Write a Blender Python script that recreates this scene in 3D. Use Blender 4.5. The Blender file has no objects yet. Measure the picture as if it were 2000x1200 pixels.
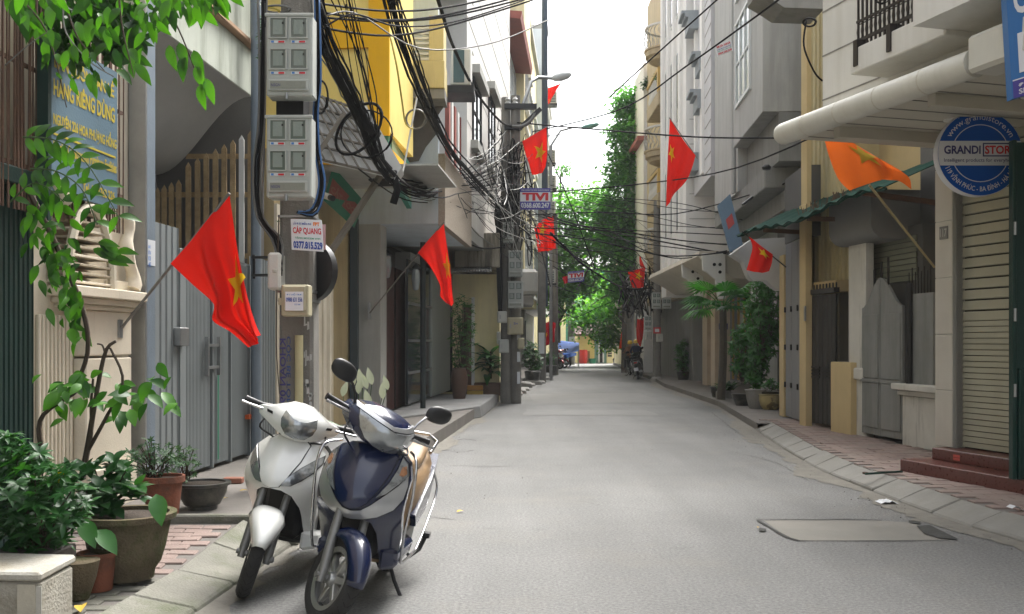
import bpy, bmesh, math, random
from mathutils import Vector, Matrix, Euler
from mathutils.geometry import delaunay_2d_cdt
R = math.radians
sin, cos, pi = math.sin, math.cos, math.pi
random.seed(7)
HAZE = 0.0006
sc = bpy.context.scene
COL = sc.collection
# ---------------------------------------------------------------- camera
F, HZ, CH = 1944.0, 668.0, 1.55          # focal length and horizon in photo pixels, eye height in metres
cam = bpy.data.cameras.new('camera')
cam.sensor_width = 36.0
cam.lens = F * 36.0 / 2000.0
cam.shift_y = (HZ - 600.0) / 2000.0
cam.clip_end = 3000
cam_o = bpy.data.objects.new('camera', cam)
cam_o.location = (0, 0, CH)
cam_o.rotation_euler = (R(90), 0, 0)
COL.objects.link(cam_o)
sc.camera = cam_o
# ---------------------------------------------------------------- sky and sun (bright overcast)
SUN_EL, SUN_AZ = R(56), R(30)
world = bpy.data.worlds.new('World')
sc.world = world
world.use_nodes = True
wn, wl = world.node_tree.nodes, world.node_tree.links
wn.clear()
sky = wn.new('ShaderNodeTexSky')
sky.sky_type = 'NISHITA'
sky.sun_disc = False
sky.sun_elevation = SUN_EL
sky.sun_rotation = SUN_AZ
sky.dust_density = 6.0
sky.air_density = 1.0
sky.ozone_density = 1.0
hs = wn.new('ShaderNodeHueSaturation')
hs.inputs['Saturation'].default_value = 0.3
hs.inputs['Value'].default_value = 1.0
bgn = wn.new('ShaderNodeBackground')
bgn.inputs['Strength'].default_value = 0.15
won = wn.new('ShaderNodeOutputWorld')
wl.new(sky.outputs[0], hs.inputs['Color'])
wl.new(hs.outputs[0], bgn.inputs['Color'])
wl.new(bgn.outputs[0], won.inputs['Surface'])
sun = bpy.data.lights.new('sun', 'SUN')
sun.energy = 1.5
sun.angle = R(35)
sun.color = (1.0, 0.985, 0.955)
sun_o = bpy.data.objects.new('sun', sun)
# light comes from azimuth SUN_AZ (from +Y towards +X), elevation SUN_EL
sun_o.rotation_euler = (R(90) - SUN_EL, 0, R(180) - SUN_AZ)
COL.objects.link(sun_o)
sc.view_settings.view_transform = 'Standard'
sc.view_settings.look = 'None'
sc.view_settings.gamma = 1.0
sc.view_settings.use_curve_mapping = False
sc.view_settings.exposure = 1.8
sc.render.engine = 'CYCLES'
sc.cycles.use_denoising = True
sc.cycles.max_bounces = 6
sc.cycles.diffuse_bounces = 4
sc.cycles.glossy_bounces = 3
sc.cycles.transmission_bounces = 4
sc.cycles.transparent_max_bounces = 6
sc.cycles.caustics_reflective = False
sc.cycles.caustics_refractive = False

# ---------------------------------------------------------------- helpers
V = Vector
def P(px, py, Y):
    return V(((px - 1000) * Y / F, Y, CH - (py - HZ) * Y / F))
def G(px, py, Z=0.0):
    return P(px, py, (CH - Z) * F / (py - HZ))
def lerp(a, b, t): return a + (b - a) * t
def interp(tab, x):
    if x <= tab[0][0]: return tab[0][1]
    for (a, va), (b, vb) in zip(tab, tab[1:]):
        if x <= b: return va + (vb - va) * (x - a) / (b - a)
    return tab[-1][1]

class Frame:
    """facade frame: u runs along the facade away from the camera, o towards the street, z up"""
    def __init__(s, ox, oy, dx, dy, side):
        n = math.hypot(dx, dy)
        s.ox, s.oy, s.d = ox, oy, (dx / n, dy / n)
        s.n = (s.d[1], -s.d[0]) if side == 'L' else (-s.d[1], s.d[0])
    def __call__(s, u, o, z):
        return V((s.ox + s.d[0] * u + s.n[0] * o, s.oy + s.d[1] * u + s.n[1] * o, z))
    def u(s, px, o=0.0):
        k = (px - 1000) / F
        ax, ay = s.ox + s.n[0] * o, s.oy + s.n[1] * o
        return (k * ay - ax) / (s.d[0] - k * s.d[1])
    def z(s, px, py, o=0.0):
        return CH - (py - HZ) * s(s.u(px, o), o, 0).y / F
    def uY(s, Y, o=0.0):
        return (Y - s.oy - s.n[1] * o) / s.d[1]
IDT = lambda x, y, z: V((x, y, z))

WLOC = {}
def link(o, parent=None):
    COL.objects.link(o)
    if parent is not None: o.parent = parent
    return o
def tag(o, label=None, cat=None, group=None, kind=None):
    if label: o['label'] = label
    if cat: o['category'] = cat
    if group: o['group'] = group
    if kind: o['kind'] = kind
    return o
def thing(name, label, cat, loc=(0, 0, 0), group=None, rot=None):
    o = bpy.data.objects.new(name, None)
    o.empty_display_size = 0.2
    o.location = loc
    if rot: o.rotation_euler = rot
    link(o); tag(o, label, cat, group)
    WLOC[o.name] = V(loc)
    return o
def dup(root, loc, rotz=None, label=None, group=None, scale=None):
    r = root.copy(); COL.objects.link(r); r.location = loc
    if rotz is not None: r.rotation_euler = (0, 0, rotz)
    if scale: r.scale = (scale,) * 3
    if label: r['label'] = label
    if group: r['group'] = group
    for ch in list(root.children):
        c = ch.copy(); COL.objects.link(c); c.parent = r
        for g in list(ch.children):
            d = g.copy(); COL.objects.link(d); d.parent = c
    return r

class MB:
    def __init__(s, T=IDT):
        s.v, s.f, s.T = [], [], T
    def add(s, vs, fs):
        b = len(s.v)
        s.v += [s.T(*p) for p in vs]
        s.f += [tuple(b + i for i in f) for f in fs]
        return s
    def box(s, x0, x1, y0, y1, z0, z1):
        return s.add([(x0, y0, z0), (x1, y0, z0), (x1, y1, z0), (x0, y1, z0), (x0, y0, z1), (x1, y0, z1), (x1, y1, z1), (x0, y1, z1)],
                     [(0, 3, 2, 1), (4, 5, 6, 7), (0, 1, 5, 4), (1, 2, 6, 5), (2, 3, 7, 6), (3, 0, 4, 7)])
    def hexa(s, p):     # 8 points, bottom ring then top ring
        return s.add([tuple(q) for q in p], [(0, 3, 2, 1), (4, 5, 6, 7), (0, 1, 5, 4), (1, 2, 6, 5), (2, 3, 7, 6), (3, 0, 4, 7)])
    def quad(s, a, b, c, d):
        return s.add([tuple(a), tuple(b), tuple(c), tuple(d)], [(0, 1, 2, 3)])
    def bar(s, a, b, w, h=None, up=(0, 0, 1)):
        """rectangular bar from a to b"""
        a, b = V(a), V(b); h = h or w
        d = (b - a).normalized(); up = V(up)
        if abs(d.dot(up)) > .98: up = V((0, 1, 0)) if abs(d.y) < .9 else V((1, 0, 0))
        x = d.cross(up).normalized() * w / 2; y = x.cross(d).normalized() * h / 2
        return s.hexa([a - x - y, a + x - y, a + x + y, a - x + y, b - x - y, b + x - y, b + x + y, b - x + y])
    def tube(s, pts, r, n=8, caps=True, sq=1.0):
        pts = [V(p) for p in pts]; m = len(pts)
        rr = r if isinstance(r, (list, tuple)) else [r] * m
        up = None; rings = []
        for i, p in enumerate(pts):
            d = (pts[min(i + 1, m - 1)] - pts[max(i - 1, 0)])
            if d.length < 1e-9: d = V((0, 0, 1))
            d.normalize()
            if up is None:
                up = V((0, 0, 1)) if abs(d.z) < .9 else V((1, 0, 0))
            x = d.cross(up).normalized(); y = x.cross(d).normalized(); up = y
            rings.append([p + x * rr[i] * cos(2 * pi * k / n) + y * rr[i] * sq * sin(2 * pi * k / n) for k in range(n)])
        return s.loft(rings, caps)
    def loft(s, rings, caps=True, closed=False):
        n = len(rings[0]); vs = [tuple(p) for r in rings for p in r]; fs = []
        m = len(rings)
        for i in range(m if closed else m - 1):
            j = (i + 1) % m
            for k in range(n):
                l = (k + 1) % n
                fs.append((i * n + k, i * n + l, j * n + l, j * n + k))
        if caps and not closed:
            fs.append(tuple(range(n))[::-1]); fs.append(tuple((m - 1) * n + k for k in range(n)))
        return s.add(vs, fs)
    def lathe(s, prof, n=24, c=(0, 0, 0), ax='z', caps=True):
        rings = []
        for r, h in prof:
            ring = []
            for k in range(n):
                a = 2 * pi * k / n
                if ax == 'z': q = (c[0] + r * cos(a), c[1] + r * sin(a), c[2] + h)
                elif ax == 'y': q = (c[0] + r * cos(a), c[1] + h, c[2] + r * sin(a))
                else: q = (c[0] + h, c[1] + r * cos(a), c[2] + r * sin(a))
                ring.append(q)
            rings.append(ring)
        return s.loft(rings, caps)
    def prism(s, poly, h0, h1, ax='z'):
        """extrude a 2D polygon: ax z -> (x,y), x -> (y,z), y -> (x,z)"""
        def q(p, h): return (p[0], p[1], h) if ax == 'z' else ((h, p[0], p[1]) if ax == 'x' else (p[0], h, p[1]))
        n = len(poly)
        return s.add([q(p, h0) for p in poly] + [q(p, h1) for p in poly],
                     [tuple(range(n))[::-1], tuple(range(n, 2 * n))] + [(k, (k + 1) % n, n + (k + 1) % n, n + k) for k in range(n)])
    def grid(s, fn, nu, nv):
        vs = [tuple(fn(i / nu, j / nv)) for i in range(nu + 1) for j in range(nv + 1)]
        w = nv + 1
        return s.add(vs, [(i * w + j, (i + 1) * w + j, (i + 1) * w + j + 1, i * w + j + 1) for i in range(nu) for j in range(nv)])
    def build(s, name, m, parent=None, smooth=None, bevel=0, kind=None, label=None, recalc=True, solid=0, loc=None, cat=None, group=None):
        off = V((0, 0, 0))
        if parent is not None: off = WLOC.get(parent.name, V((0, 0, 0)))
        elif loc is not None: off = V(loc)
        me = bpy.data.meshes.new(name)
        me.from_pydata([(p - off)[:] for p in s.v], [], s.f)
        if recalc or bevel:
            bm = bmesh.new(); bm.from_mesh(me)
            if recalc: bmesh.ops.recalc_face_normals(bm, faces=bm.faces)
            if bevel:
                try: bmesh.ops.bevel(bm, geom=[e for e in bm.edges if len(e.link_faces) == 2 and e.calc_face_angle(0) > .5], offset=bevel, segments=1, affect='EDGES', clamp_overlap=True)
                except Exception: pass
            bm.to_mesh(me); bm.free()
        for q in (m if isinstance(m, (list, tuple)) else [m]): me.materials.append(q)
        if smooth:
            me.polygons.foreach_set('use_smooth', [True] * len(me.polygons))
            if smooth < 3: me.set_sharp_from_angle(angle=smooth)
        o = bpy.data.objects.new(name, me)
        if parent is None: o.location = off
        link(o, parent)
        WLOC[o.name] = off
        if solid:
            md = o.modifiers.new('thickness', 'SOLIDIFY'); md.thickness = solid; md.offset = 0
        return tag(o, label, cat, group, kind)

def cdt_patch(mb, poly, fn, step=.02, skirt=None):
    """mesh a 2D polygon with interior points and map every (a,b) through fn; skirt(a,b) gives the back edge"""
    n = len(poly)
    pts = []
    for i in range(n):
        a, b = V(poly[i]), V(poly[(i + 1) % n]); k = max(1, int((b - a).length / step))
        pts += [a.lerp(b, j / k) for j in range(k)]
    m = len(pts)
    xs = [p[0] for p in pts]; ys = [p[1] for p in pts]
    def inside(x, y):
        c = False; j = m - 1
        for i in range(m):
            if (pts[i][1] > y) != (pts[j][1] > y) and x < (pts[j][0] - pts[i][0]) * (y - pts[i][1]) / (pts[j][1] - pts[i][1]) + pts[i][0]: c = not c
            j = i
        return c
    ins = []
    x = min(xs) + step * .5
    while x < max(xs):
        y = min(ys) + step * .5
        while y < max(ys):
            if inside(x, y) and min((V((x, y)) - p).length for p in pts) > step * .45: ins.append(V((x, y)))
            y += step
        x += step
    r = delaunay_2d_cdt(pts + ins, [], [list(range(m))], 1, 1e-6)
    vs, fs = r[0], r[2]
    mb.add([tuple(fn(v[0], v[1])) for v in vs], fs)
    if skirt:
        b = len(mb.v)
        mb.v += [mb.T(*fn(p[0], p[1])) for p in pts] + [mb.T(*skirt(p[0], p[1])) for p in pts]
        mb.f += [(b + k, b + (k + 1) % m, b + m + (k + 1) % m, b + m + k) for k in range(m)]
    return mb

TXT = {}
def text_pts(s, bold=0.0):
    key = (s, bold)
    if key in TXT: return TXT[key]
    c = bpy.data.curves.new('lettering', 'FONT'); c.body = s; c.resolution_u = 3; c.offset = bold
    o = bpy.data.objects.new('lettering', c); COL.objects.link(o)
    dg = bpy.context.evaluated_depsgraph_get()
    me = bpy.data.meshes.new_from_object(o.evaluated_get(dg))
    vs = [(v.co.x, v.co.y) for v in me.vertices]; fs = [tuple(p.vertices) for p in me.polygons]
    bpy.data.objects.remove(o); bpy.data.meshes.remove(me); bpy.data.curves.remove(c)
    x0 = min(v[0] for v in vs); x1 = max(v[0] for v in vs); y0 = min(v[1] for v in vs); y1 = max(v[1] for v in vs)
    TXT[key] = ([((v[0] - x0) / (x1 - x0), (v[1] - y0) / (y1 - y0)) for v in vs], fs)
    return TXT[key]
def lettering(parent, s, fn, m, bold=.015, name='lettering'):
    """fn(a,b) maps the unit text box (0..1 across, 0..1 up) to world"""
    vs, fs = text_pts(s, bold)
    mb = MB(); mb.add([tuple(fn(a, b)) for a, b in vs], fs)
    return mb.build(name, m, parent, recalc=False)
def plane_fn(o, ux, uz, off=None):
    o, ux, uz = V(o), V(ux), V(uz); n = V(off) if off is not None else V((0, 0, 0))
    return lambda a, b: o + ux * a + uz * b + n

# ---------------------------------------------------------------- materials
def lin(c):
    """srgb hex/255 triple -> linear"""
    if isinstance(c, str): c = [int(c[i:i + 2], 16) for i in (0, 2, 4)]
    return tuple(((x / 255) / 12.92 if x / 255 <= .04045 else ((x / 255 + .055) / 1.055) ** 2.4) for x in c)
MATS = {}
def mat(name, col, rough=.75, var=.18, scale=2.5, stain=0.0, scol=None, streak=False, bump=.15, bscale=60, metal=0.0, spec=.4, coat=0.0, sthr=(.46, .67), sscale=1.2):
    if name in MATS: return MATS[name]
    m = bpy.data.materials.new(name); m.use_nodes = True; MATS[name] = m
    n, l = m.node_tree.nodes, m.node_tree.links
    b = n['Principled BSDF']
    b.inputs['Roughness'].default_value = rough; b.inputs['Metallic'].default_value = metal
    b.inputs['Specular IOR Level'].default_value = spec; b.inputs['Coat Weight'].default_value = coat
    b.inputs['Coat Roughness'].default_value = .06
    b.inputs['Base Color'].default_value = (*col, 1)
    geo = n.new('ShaderNodeNewGeometry')
    if var > 0:
        nz = n.new('ShaderNodeTexNoise'); nz.inputs['Scale'].default_value = scale; nz.inputs['Detail'].default_value = 6; nz.inputs['Roughness'].default_value = .65
        l.new(geo.outputs['Position'], nz.inputs['Vector'])
        mr = n.new('ShaderNodeMapRange'); mr.inputs[1].default_value = .25; mr.inputs[2].default_value = .75
        mr.inputs[3].default_value = 1 - var; mr.inputs[4].default_value = 1 + var * .6
        l.new(nz.outputs['Fac'], mr.inputs['Value'])
        mx = n.new('ShaderNodeVectorMath'); mx.operation = 'SCALE'; mx.inputs[0].default_value = col
        l.new(mr.outputs[0], mx.inputs['Scale']); cur = mx.outputs[0]
        if stain > 0:
            mp = n.new('ShaderNodeMapping')
            mp.inputs['Scale'].default_value = (3.2, 3.2, .35) if streak else (1, 1, 1)
            l.new(geo.outputs['Position'], mp.inputs['Vector'])
            n2 = n.new('ShaderNodeTexNoise'); n2.inputs['Scale'].default_value = sscale; n2.inputs['Detail'].default_value = 8; n2.inputs['Roughness'].default_value = .7
            l.new(mp.outputs[0], n2.inputs['Vector'])
            m2 = n.new('ShaderNodeMapRange'); m2.inputs[1].default_value = sthr[0]; m2.inputs[2].default_value = sthr[1]; m2.inputs[4].default_value = stain
            l.new(n2.outputs['Fac'], m2.inputs['Value'])
            mc = n.new('ShaderNodeMix'); mc.data_type = 'RGBA'
            l.new(m2.outputs[0], mc.inputs['Factor']); l.new(cur, mc.inputs['A'])
            mc.inputs['B'].default_value = (*(scol or tuple(x * .35 for x in col)), 1)
            cur = mc.outputs['Result']
        l.new(cur, b.inputs['Base Color'])
        if not metal and coat == 0:
            rr = n.new('ShaderNodeMapRange'); rr.inputs[3].default_value = max(0, rough - .12); rr.inputs[4].default_value = min(1, rough + .12)
            l.new(nz.outputs['Fac'], rr.inputs['Value']); l.new(rr.outputs[0], b.inputs['Roughness'])
    if bump > 0:
        n3 = n.new('ShaderNodeTexNoise'); n3.inputs['Scale'].default_value = bscale; n3.inputs['Detail'].default_value = 3
        l.new(geo.outputs['Position'], n3.inputs['Vector'])
        bp = n.new('ShaderNodeBump'); bp.inputs['Strength'].default_value = bump; bp.inputs['Distance'].default_value = .02
        l.new(n3.outputs['Fac'], bp.inputs['Height']); l.new(bp.outputs[0], b.inputs['Normal'])
    return m
def leafmat(name, c1, c2, trans=.35, scale=4, rough=.42):
    if name in MATS: return MATS[name]
    m = bpy.data.materials.new(name); m.use_nodes = True; MATS[name] = m
    n, l = m.node_tree.nodes, m.node_tree.links
    b = n['Principled BSDF']; b.inputs['Roughness'].default_value = rough; b.inputs['Specular IOR Level'].default_value = .4
    geo = n.new('ShaderNodeNewGeometry')
    nz = n.new('ShaderNodeTexNoise'); nz.inputs['Scale'].default_value = scale; nz.inputs['Detail'].default_value = 3
    l.new(geo.outputs['Position'], nz.inputs['Vector'])
    ri = n.new('ShaderNodeMath'); ri.operation = 'MULTIPLY_ADD'; ri.inputs[1].default_value = .6; ri.inputs[2].default_value = -.3
    l.new(geo.outputs['Random Per Island'], ri.inputs[0])
    ad = n.new('ShaderNodeMath'); ad.operation = 'ADD'; l.new(nz.outputs['Fac'], ad.inputs[0]); l.new(ri.outputs[0], ad.inputs[1])
    mr = n.new('ShaderNodeMapRange'); mr.inputs[1].default_value = .2; mr.inputs[2].default_value = .8
    oi = n.new('ShaderNodeObjectInfo'); ra = n.new('ShaderNodeMath'); ra.operation = 'MULTIPLY_ADD'; ra.inputs[1].default_value = .7; ra.inputs[2].default_value = -.35
    l.new(oi.outputs['Random'], ra.inputs[0]); a2 = n.new('ShaderNodeMath'); a2.operation = 'ADD'; l.new(ad.outputs[0], a2.inputs[0]); l.new(ra.outputs[0], a2.inputs[1])
    l.new(a2.outputs[0], mr.inputs['Value'])
    mx = n.new('ShaderNodeMix'); mx.data_type = 'RGBA'; mx.inputs['A'].default_value = (*c1, 1); mx.inputs['B'].default_value = (*c2, 1)
    l.new(mr.outputs[0], mx.inputs['Factor']); l.new(mx.outputs['Result'], b.inputs['Base Color'])
    tr = n.new('ShaderNodeBsdfTranslucent')
    g2 = n.new('ShaderNodeVectorMath'); g2.operation = 'MULTIPLY'; g2.inputs[1].default_value = (1.5, 1.7, .5)
    l.new(mx.outputs['Result'], g2.inputs[0]); l.new(g2.outputs[0], tr.inputs['Color'])
    ms = n.new('ShaderNodeMixShader'); ms.inputs[0].default_value = trans
    l.new(b.outputs[0], ms.inputs[1]); l.new(tr.outputs[0], ms.inputs[2])
    l.new(ms.outputs[0], n['Material Output'].inputs['Surface'])
    return m
def plain(name, col, rough=.6, metal=0, spec=.4, coat=0): return mat(name, col, rough, var=0, bump=0, metal=metal, spec=spec, coat=coat)
def glass_mat(name, col, rough=.05):
    """window glass seen from outside in daylight: dark, glossy"""
    return mat(name, col, rough, var=.1, scale=.8, bump=.02, bscale=3, spec=.8)

M_CONC = mat('concrete_grey', (.27, .26, .24), .85, .22, 1.5, .5, (.12, .12, .10), True)
M_KERB = mat('kerb_concrete', (.25, .243, .22), .85, .2, 3, .5, (.2, .19, .16), bump=.3)
M_CABLE = mat('black_cable_rubber', (.011, .011, .012), .8, .2, 8, bump=0, spec=.12)
M_CABLEG = mat('grey_cable_rubber', (.14, .14, .13), .55, .2, 8, bump=0)
M_WHITEC = plain('white_cable', (.6, .6, .57), .5)
M_YELC = plain('yellow_cable', (.5, .38, .06), .5)
M_BLUEC = plain('blue_cable', (.03, .1, .25), .5)
M_DARK = plain('dark_interior', (.012, .012, .012), .9)
M_BLACKM = mat('black_metal', (.015, .015, .016), .45, .2, 5, bump=.05)
M_STEEL = mat('galvanised_steel', (.35, .36, .36), .4, .15, 6, metal=.8, bump=.05)
M_CHROME = plain('chrome', (.50, .50, .51), .16, 1.0)
M_WHITE = mat('white_paint', (.72, .72, .69), .6, .12, 2)
# ================================================================ GROUND, ROAD, PAVEMENTS
FL = Frame(-3.9, 0, .072, 1, 'L')
def kl(Y): return -2.2 + .072 * Y                       # left kerb line
KR = [(5.6, -3), (4.75, 3), (4.2, 6), (3.95, 7.69), (3.80, 8.43), (3.73, 9.82), (3.70, 11.93), (3.88, 14), (4.27, 17.3), (4.97, 24.1), (5.2, 33.9), (5.6, 39), (6.4, 58), (6.9, 68)]
def kr(Y): return interp([(b, a) for a, b in KR], Y)

def road_mat():
    m = bpy.data.materials.new('worn_dusty_asphalt'); m.use_nodes = True
    n, l = m.node_tree.nodes, m.node_tree.links; b = n['Principled BSDF']
    geo = n.new('ShaderNodeNewGeometry')
    def noise(s, d=6, r=.6, vec=None):
        q = n.new('ShaderNodeTexNoise'); q.inputs['Scale'].default_value = s; q.inputs['Detail'].default_value = d; q.inputs['Roughness'].default_value = r
        l.new(vec or geo.outputs['Position'], q.inputs['Vector']); return q.outputs['Fac']
    def ramp(x, stops):
        q = n.new('ShaderNodeValToRGB'); e = q.color_ramp.elements
        e[0].position, e[0].color = stops[0][0], (*stops[0][1], 1); e[1].position, e[1].color = stops[1][0], (*stops[1][1], 1)
        for p_, c_ in stops[2:]:
            k = e.new(p_); k.color = (*c_, 1)
        l.new(x, q.inputs[0]); return q.outputs[0]
    def mix(f, a, c, mode='MIX'):
        q = n.new('ShaderNodeMix'); q.data_type = 'RGBA'; q.blend_type = mode
        if isinstance(f, float): q.inputs['Factor'].default_value = f
        else: l.new(f, q.inputs['Factor'])
        l.new(a, q.inputs['A']); l.new(c, q.inputs['B']); return q.outputs['Result']
    base = ramp(noise(.55, 7), [(.3, (.160, .160, .155)), (.72, (.198, .197, .190))])
    mp = n.new('ShaderNodeMapping'); mp.inputs['Scale'].default_value = (1.2, .12, 1); l.new(geo.outputs['Position'], mp.inputs['Vector'])
    trk = ramp(noise(1.4, 4, .55, mp.outputs[0]), [(.38, (.92, .92, .92)), (.62, (1.03, 1.03, 1.03))])
    c1 = mix(1.0, base, trk, 'MULTIPLY')
    grit = ramp(noise(44, 4, .85), [(.32, (.58, .58, .58)), (.5, (1, 1, 1)), (.70, (1.5, 1.49, 1.44))])
    c2 = mix(1.0, c1, grit, 'MULTIPLY')
    dust = n.new('ShaderNodeMapRange'); dust.inputs[1].default_value = .52; dust.inputs[2].default_value = .68; dust.inputs[4].default_value = .35
    l.new(noise(.8, 8, .7), dust.inputs['Value'])
    sand = n.new('ShaderNodeRGB'); sand.outputs[0].default_value = (.215, .203, .175, 1)
    c3 = mix(dust.outputs[0], c2, sand.outputs[0])
    oil = n.new('ShaderNodeMapRange'); oil.inputs[1].default_value = .64; oil.inputs[2].default_value = .74; oil.inputs[4].default_value = .3
    l.new(noise(1.9, 5, .6), oil.inputs['Value'])
    dk = n.new('ShaderNodeRGB'); dk.outputs[0].default_value = (.07, .07, .068, 1)
    c4 = mix(oil.outputs[0], c3, dk.outputs[0])
    vo = n.new('ShaderNodeTexVoronoi'); vo.feature = 'DISTANCE_TO_EDGE'; vo.inputs['Scale'].default_value = .45
    wv = n.new('ShaderNodeVectorMath'); wv.operation = 'ADD'
    nz = n.new('ShaderNodeTexNoise'); nz.inputs['Scale'].default_value = 1.7; nz.inputs['Detail'].default_value = 6; l.new(geo.outputs['Position'], nz.inputs['Vector'])
    l.new(geo.outputs['Position'], wv.inputs[0]); l.new(nz.outputs['Color'], wv.inputs[1]); l.new(wv.outputs[0], vo.inputs['Vector'])
    ck = n.new('ShaderNodeMapRange'); ck.inputs[1].default_value = 0; ck.inputs[2].default_value = .008; ck.inputs[3].default_value = .5; ck.inputs[4].default_value = 0
    l.new(vo.outputs['Distance'], ck.inputs['Value'])
    gate = n.new('ShaderNodeMapRange'); gate.inputs[1].default_value = .55; gate.inputs[2].default_value = .65; l.new(noise(.3, 3), gate.inputs['Value'])
    cg = n.new('ShaderNodeMath'); cg.operation = 'MULTIPLY'; l.new(ck.outputs[0], cg.inputs[0]); l.new(gate.outputs[0], cg.inputs[1])
    c5 = mix(cg.outputs[0], c4, dk.outputs[0])
    l.new(c5, b.inputs['Base Color'])
    b.inputs['Roughness'].default_value = .8; b.inputs['Specular IOR Level'].default_value = .3
    bp = n.new('ShaderNodeBump'); bp.inputs['Strength'].default_value = .6; bp.inputs['Distance'].default_value = .02
    l.new(noise(34, 5, .75), bp.inputs['Height']); l.new(bp.outputs[0], b.inputs['Normal'])
    return m
M_ROAD = road_mat()
M_GROUND = mat('bare_ground', (.20, .19, .17), .9, .3, .6)
MB().quad((-70, -30, -.02), (70, -30, -.02), (70, 130, -.02), (-70, 130, -.02)).build('ground', M_GROUND, kind='structure', label='bare ground under the street')
mb = MB()
ys = [-3 + i * 1.5 for i in range(50)]
for a, b_ in zip(ys, ys[1:]):
    mb.quad((kl(a) - .3, a, 0), (kr(a) + .3, a, 0), (kr(b_) + .3, b_, 0), (kl(b_) - .3, b_, 0))
mb.quad((-30, 70.5, 0), (60, 70.5, 0), (60, 77, 0), (-30, 77, 0))
mb.build('road', M_ROAD, kind='structure', label='worn grey asphalt lane running away between the houses')

M_PAVE = mat('pavement_bed', (.17, .155, .14), .9, .25, 3, .4, (.10, .10, .08))
M_PAVER = mat('pink_paver', (.26, .195, .17), .85, .3, 2.2, .55, (.22, .20, .17), bump=.25, sscale=2.0)
M_PAVER2 = mat('grey_paver', (.15, .145, .12), .85, .3, 2.5, .7, (.13, .135, .095), bump=.25, sscale=1.5)  # lower left pavers, grey tone deepened for the shade under the plants
M_SLABG = mat('grey_step_slab', (.24, .24, .235), .8, .2, 2, .4, (.14, .14, .13))
# --- left pavement: lower yard, paved ramp and raised part
def lz(Y): return interp([(6.25, .06), (7.55, .17), (7.60, .21), (60, .17)], Y)
lp = MB()
ysl = [-3, 0, 3, 5, 6.25, 7.55, 7.60, 12, 20, 30, 45, 70]
for a, b_ in zip(ysl, ysl[1:]):
    xa, xb = kl(a) - .34, kl(b_) - .34
    if a > 7.5: xa, xb = kl(a), kl(b_)
    lp.quad((-5 + .072 * a, a, lz(a)), (xa, a, lz(a)), (xb, b_, lz(b_)), (-5 + .072 * b_, b_, lz(b_)))
    if a > 7.5: lp.quad((xa, a, lz(a)), (xb, b_, lz(b_)), (xb, b_, -.01), (xa, a, -.01))
pav_l = lp.build('pavement_left', M_PAVE, kind='structure', label='dirty paved strip along the gated houses')
M_KERBM = mat('shaded_mossy_kerb_concrete', (.19, .185, .155), .9, .3, 3, .8, (.085, .10, .05), bump=.4, sscale=2.2)  # left kerb tone darkened and greened to carry the shade of the plants
# kerb wedge, left
rng = random.Random(3)
Y = 3.2
while Y < 7.5:
    L = .62
    a, b_ = Y, min(Y + L, 7.56)
    j = rng.uniform(-.008, .008)
    mb = MB(); zi = lz(a) + .05; zj = lz(b_) + .05
    mb.hexa([(kl(a) - .42, a, -.02), (kl(a) + .0, a, -.02), (kl(b_) + .0, b_ - .012, -.02), (kl(b_) - .42, b_ - .012, -.02),
             (kl(a) - .38, a, zi + j), (kl(a) - .02, a, .035), (kl(b_) - .02, b_ - .012, .035), (kl(b_) - .38, b_ - .012, zj + j)])
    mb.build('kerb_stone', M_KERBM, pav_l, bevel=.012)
    Y += L
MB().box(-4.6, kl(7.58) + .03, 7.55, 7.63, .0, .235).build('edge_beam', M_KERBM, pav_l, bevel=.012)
# pavers, left
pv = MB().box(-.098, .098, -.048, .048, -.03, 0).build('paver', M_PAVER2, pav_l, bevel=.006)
cnt = 0
for r in range(30):
    y = 4.72 + r * .104
    if y > 7.5: break
    x0 = kl(y) - .42
    for c in range(7):
        x = x0 - .12 - c * .203 - (r % 2) * .1
        if cnt > 230 or x < -3.55 + .05 * y: continue
        o = pv if cnt == 0 else pv.copy()
        if cnt: COL.objects.link(o)
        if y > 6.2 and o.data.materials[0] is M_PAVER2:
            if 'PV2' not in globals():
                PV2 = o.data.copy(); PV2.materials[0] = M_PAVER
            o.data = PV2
        o.parent = pav_l; sl = math.atan2(lz(y + .05) - lz(y - .05), .1)
        o.location = (x, y, lz(y) + .012 + rng.uniform(-.003, .004)); o.rotation_euler = (sl, rng.uniform(-.02, .02), rng.uniform(-.02, .02))
        cnt += 1
# --- right pavement
rp = MB()
ysr = [-3, 0, 3, 6, 7.7, 8.4, 9.8, 11.9, 14, 17.3, 20, 24, 30, 34, 39, 48, 58, 68]
for a, b_ in zip(ysr, ysr[1:]):
    wa = .27 if b_ <= 17.4 else 0
    rp.quad((kr(a) + wa, a, .13), (kr(a) + 4.5, a, .13), (kr(b_) + 4.5, b_, .13), (kr(b_) + wa, b_, .13))
    if not wa: rp.quad((kr(a), a, .13), (kr(b_), b_, .13), (kr(b_), b_, -.01), (kr(a), a, -.01))
pav_r = rp.build('pavement_right', M_PAVE, kind='structure', label='pink paved strip along the shuttered shop and number 117')
Y = 5.0
while Y < 17.2:
    L = .66
    a, b_ = Y, Y + L - .014
    j = rng.uniform(-.012, .012); k = rng.uniform(-.012, .012)
    mb = MB()
    mb.hexa([(kr(a) - .01, a, -.02), (kr(a) + .30, a, -.02), (kr(b_) + .30, b_, -.02), (kr(b_) - .01, b_, -.02),
             (kr(a) + .0, a, .03 + j), (kr(a) + .27, a, .142 + k), (kr(b_) + .27, b_, .142 + k), (kr(b_) + .0, b_, .03 + j)])
    mb.build('kerb_stone', M_KERB, pav_r, bevel=.012)
    Y += L
pr = MB().box(-.148, .148, -.073, .073, -.03, 0).build('paver', M_PAVER, pav_r, bevel=.006)
cnt = 0
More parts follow.
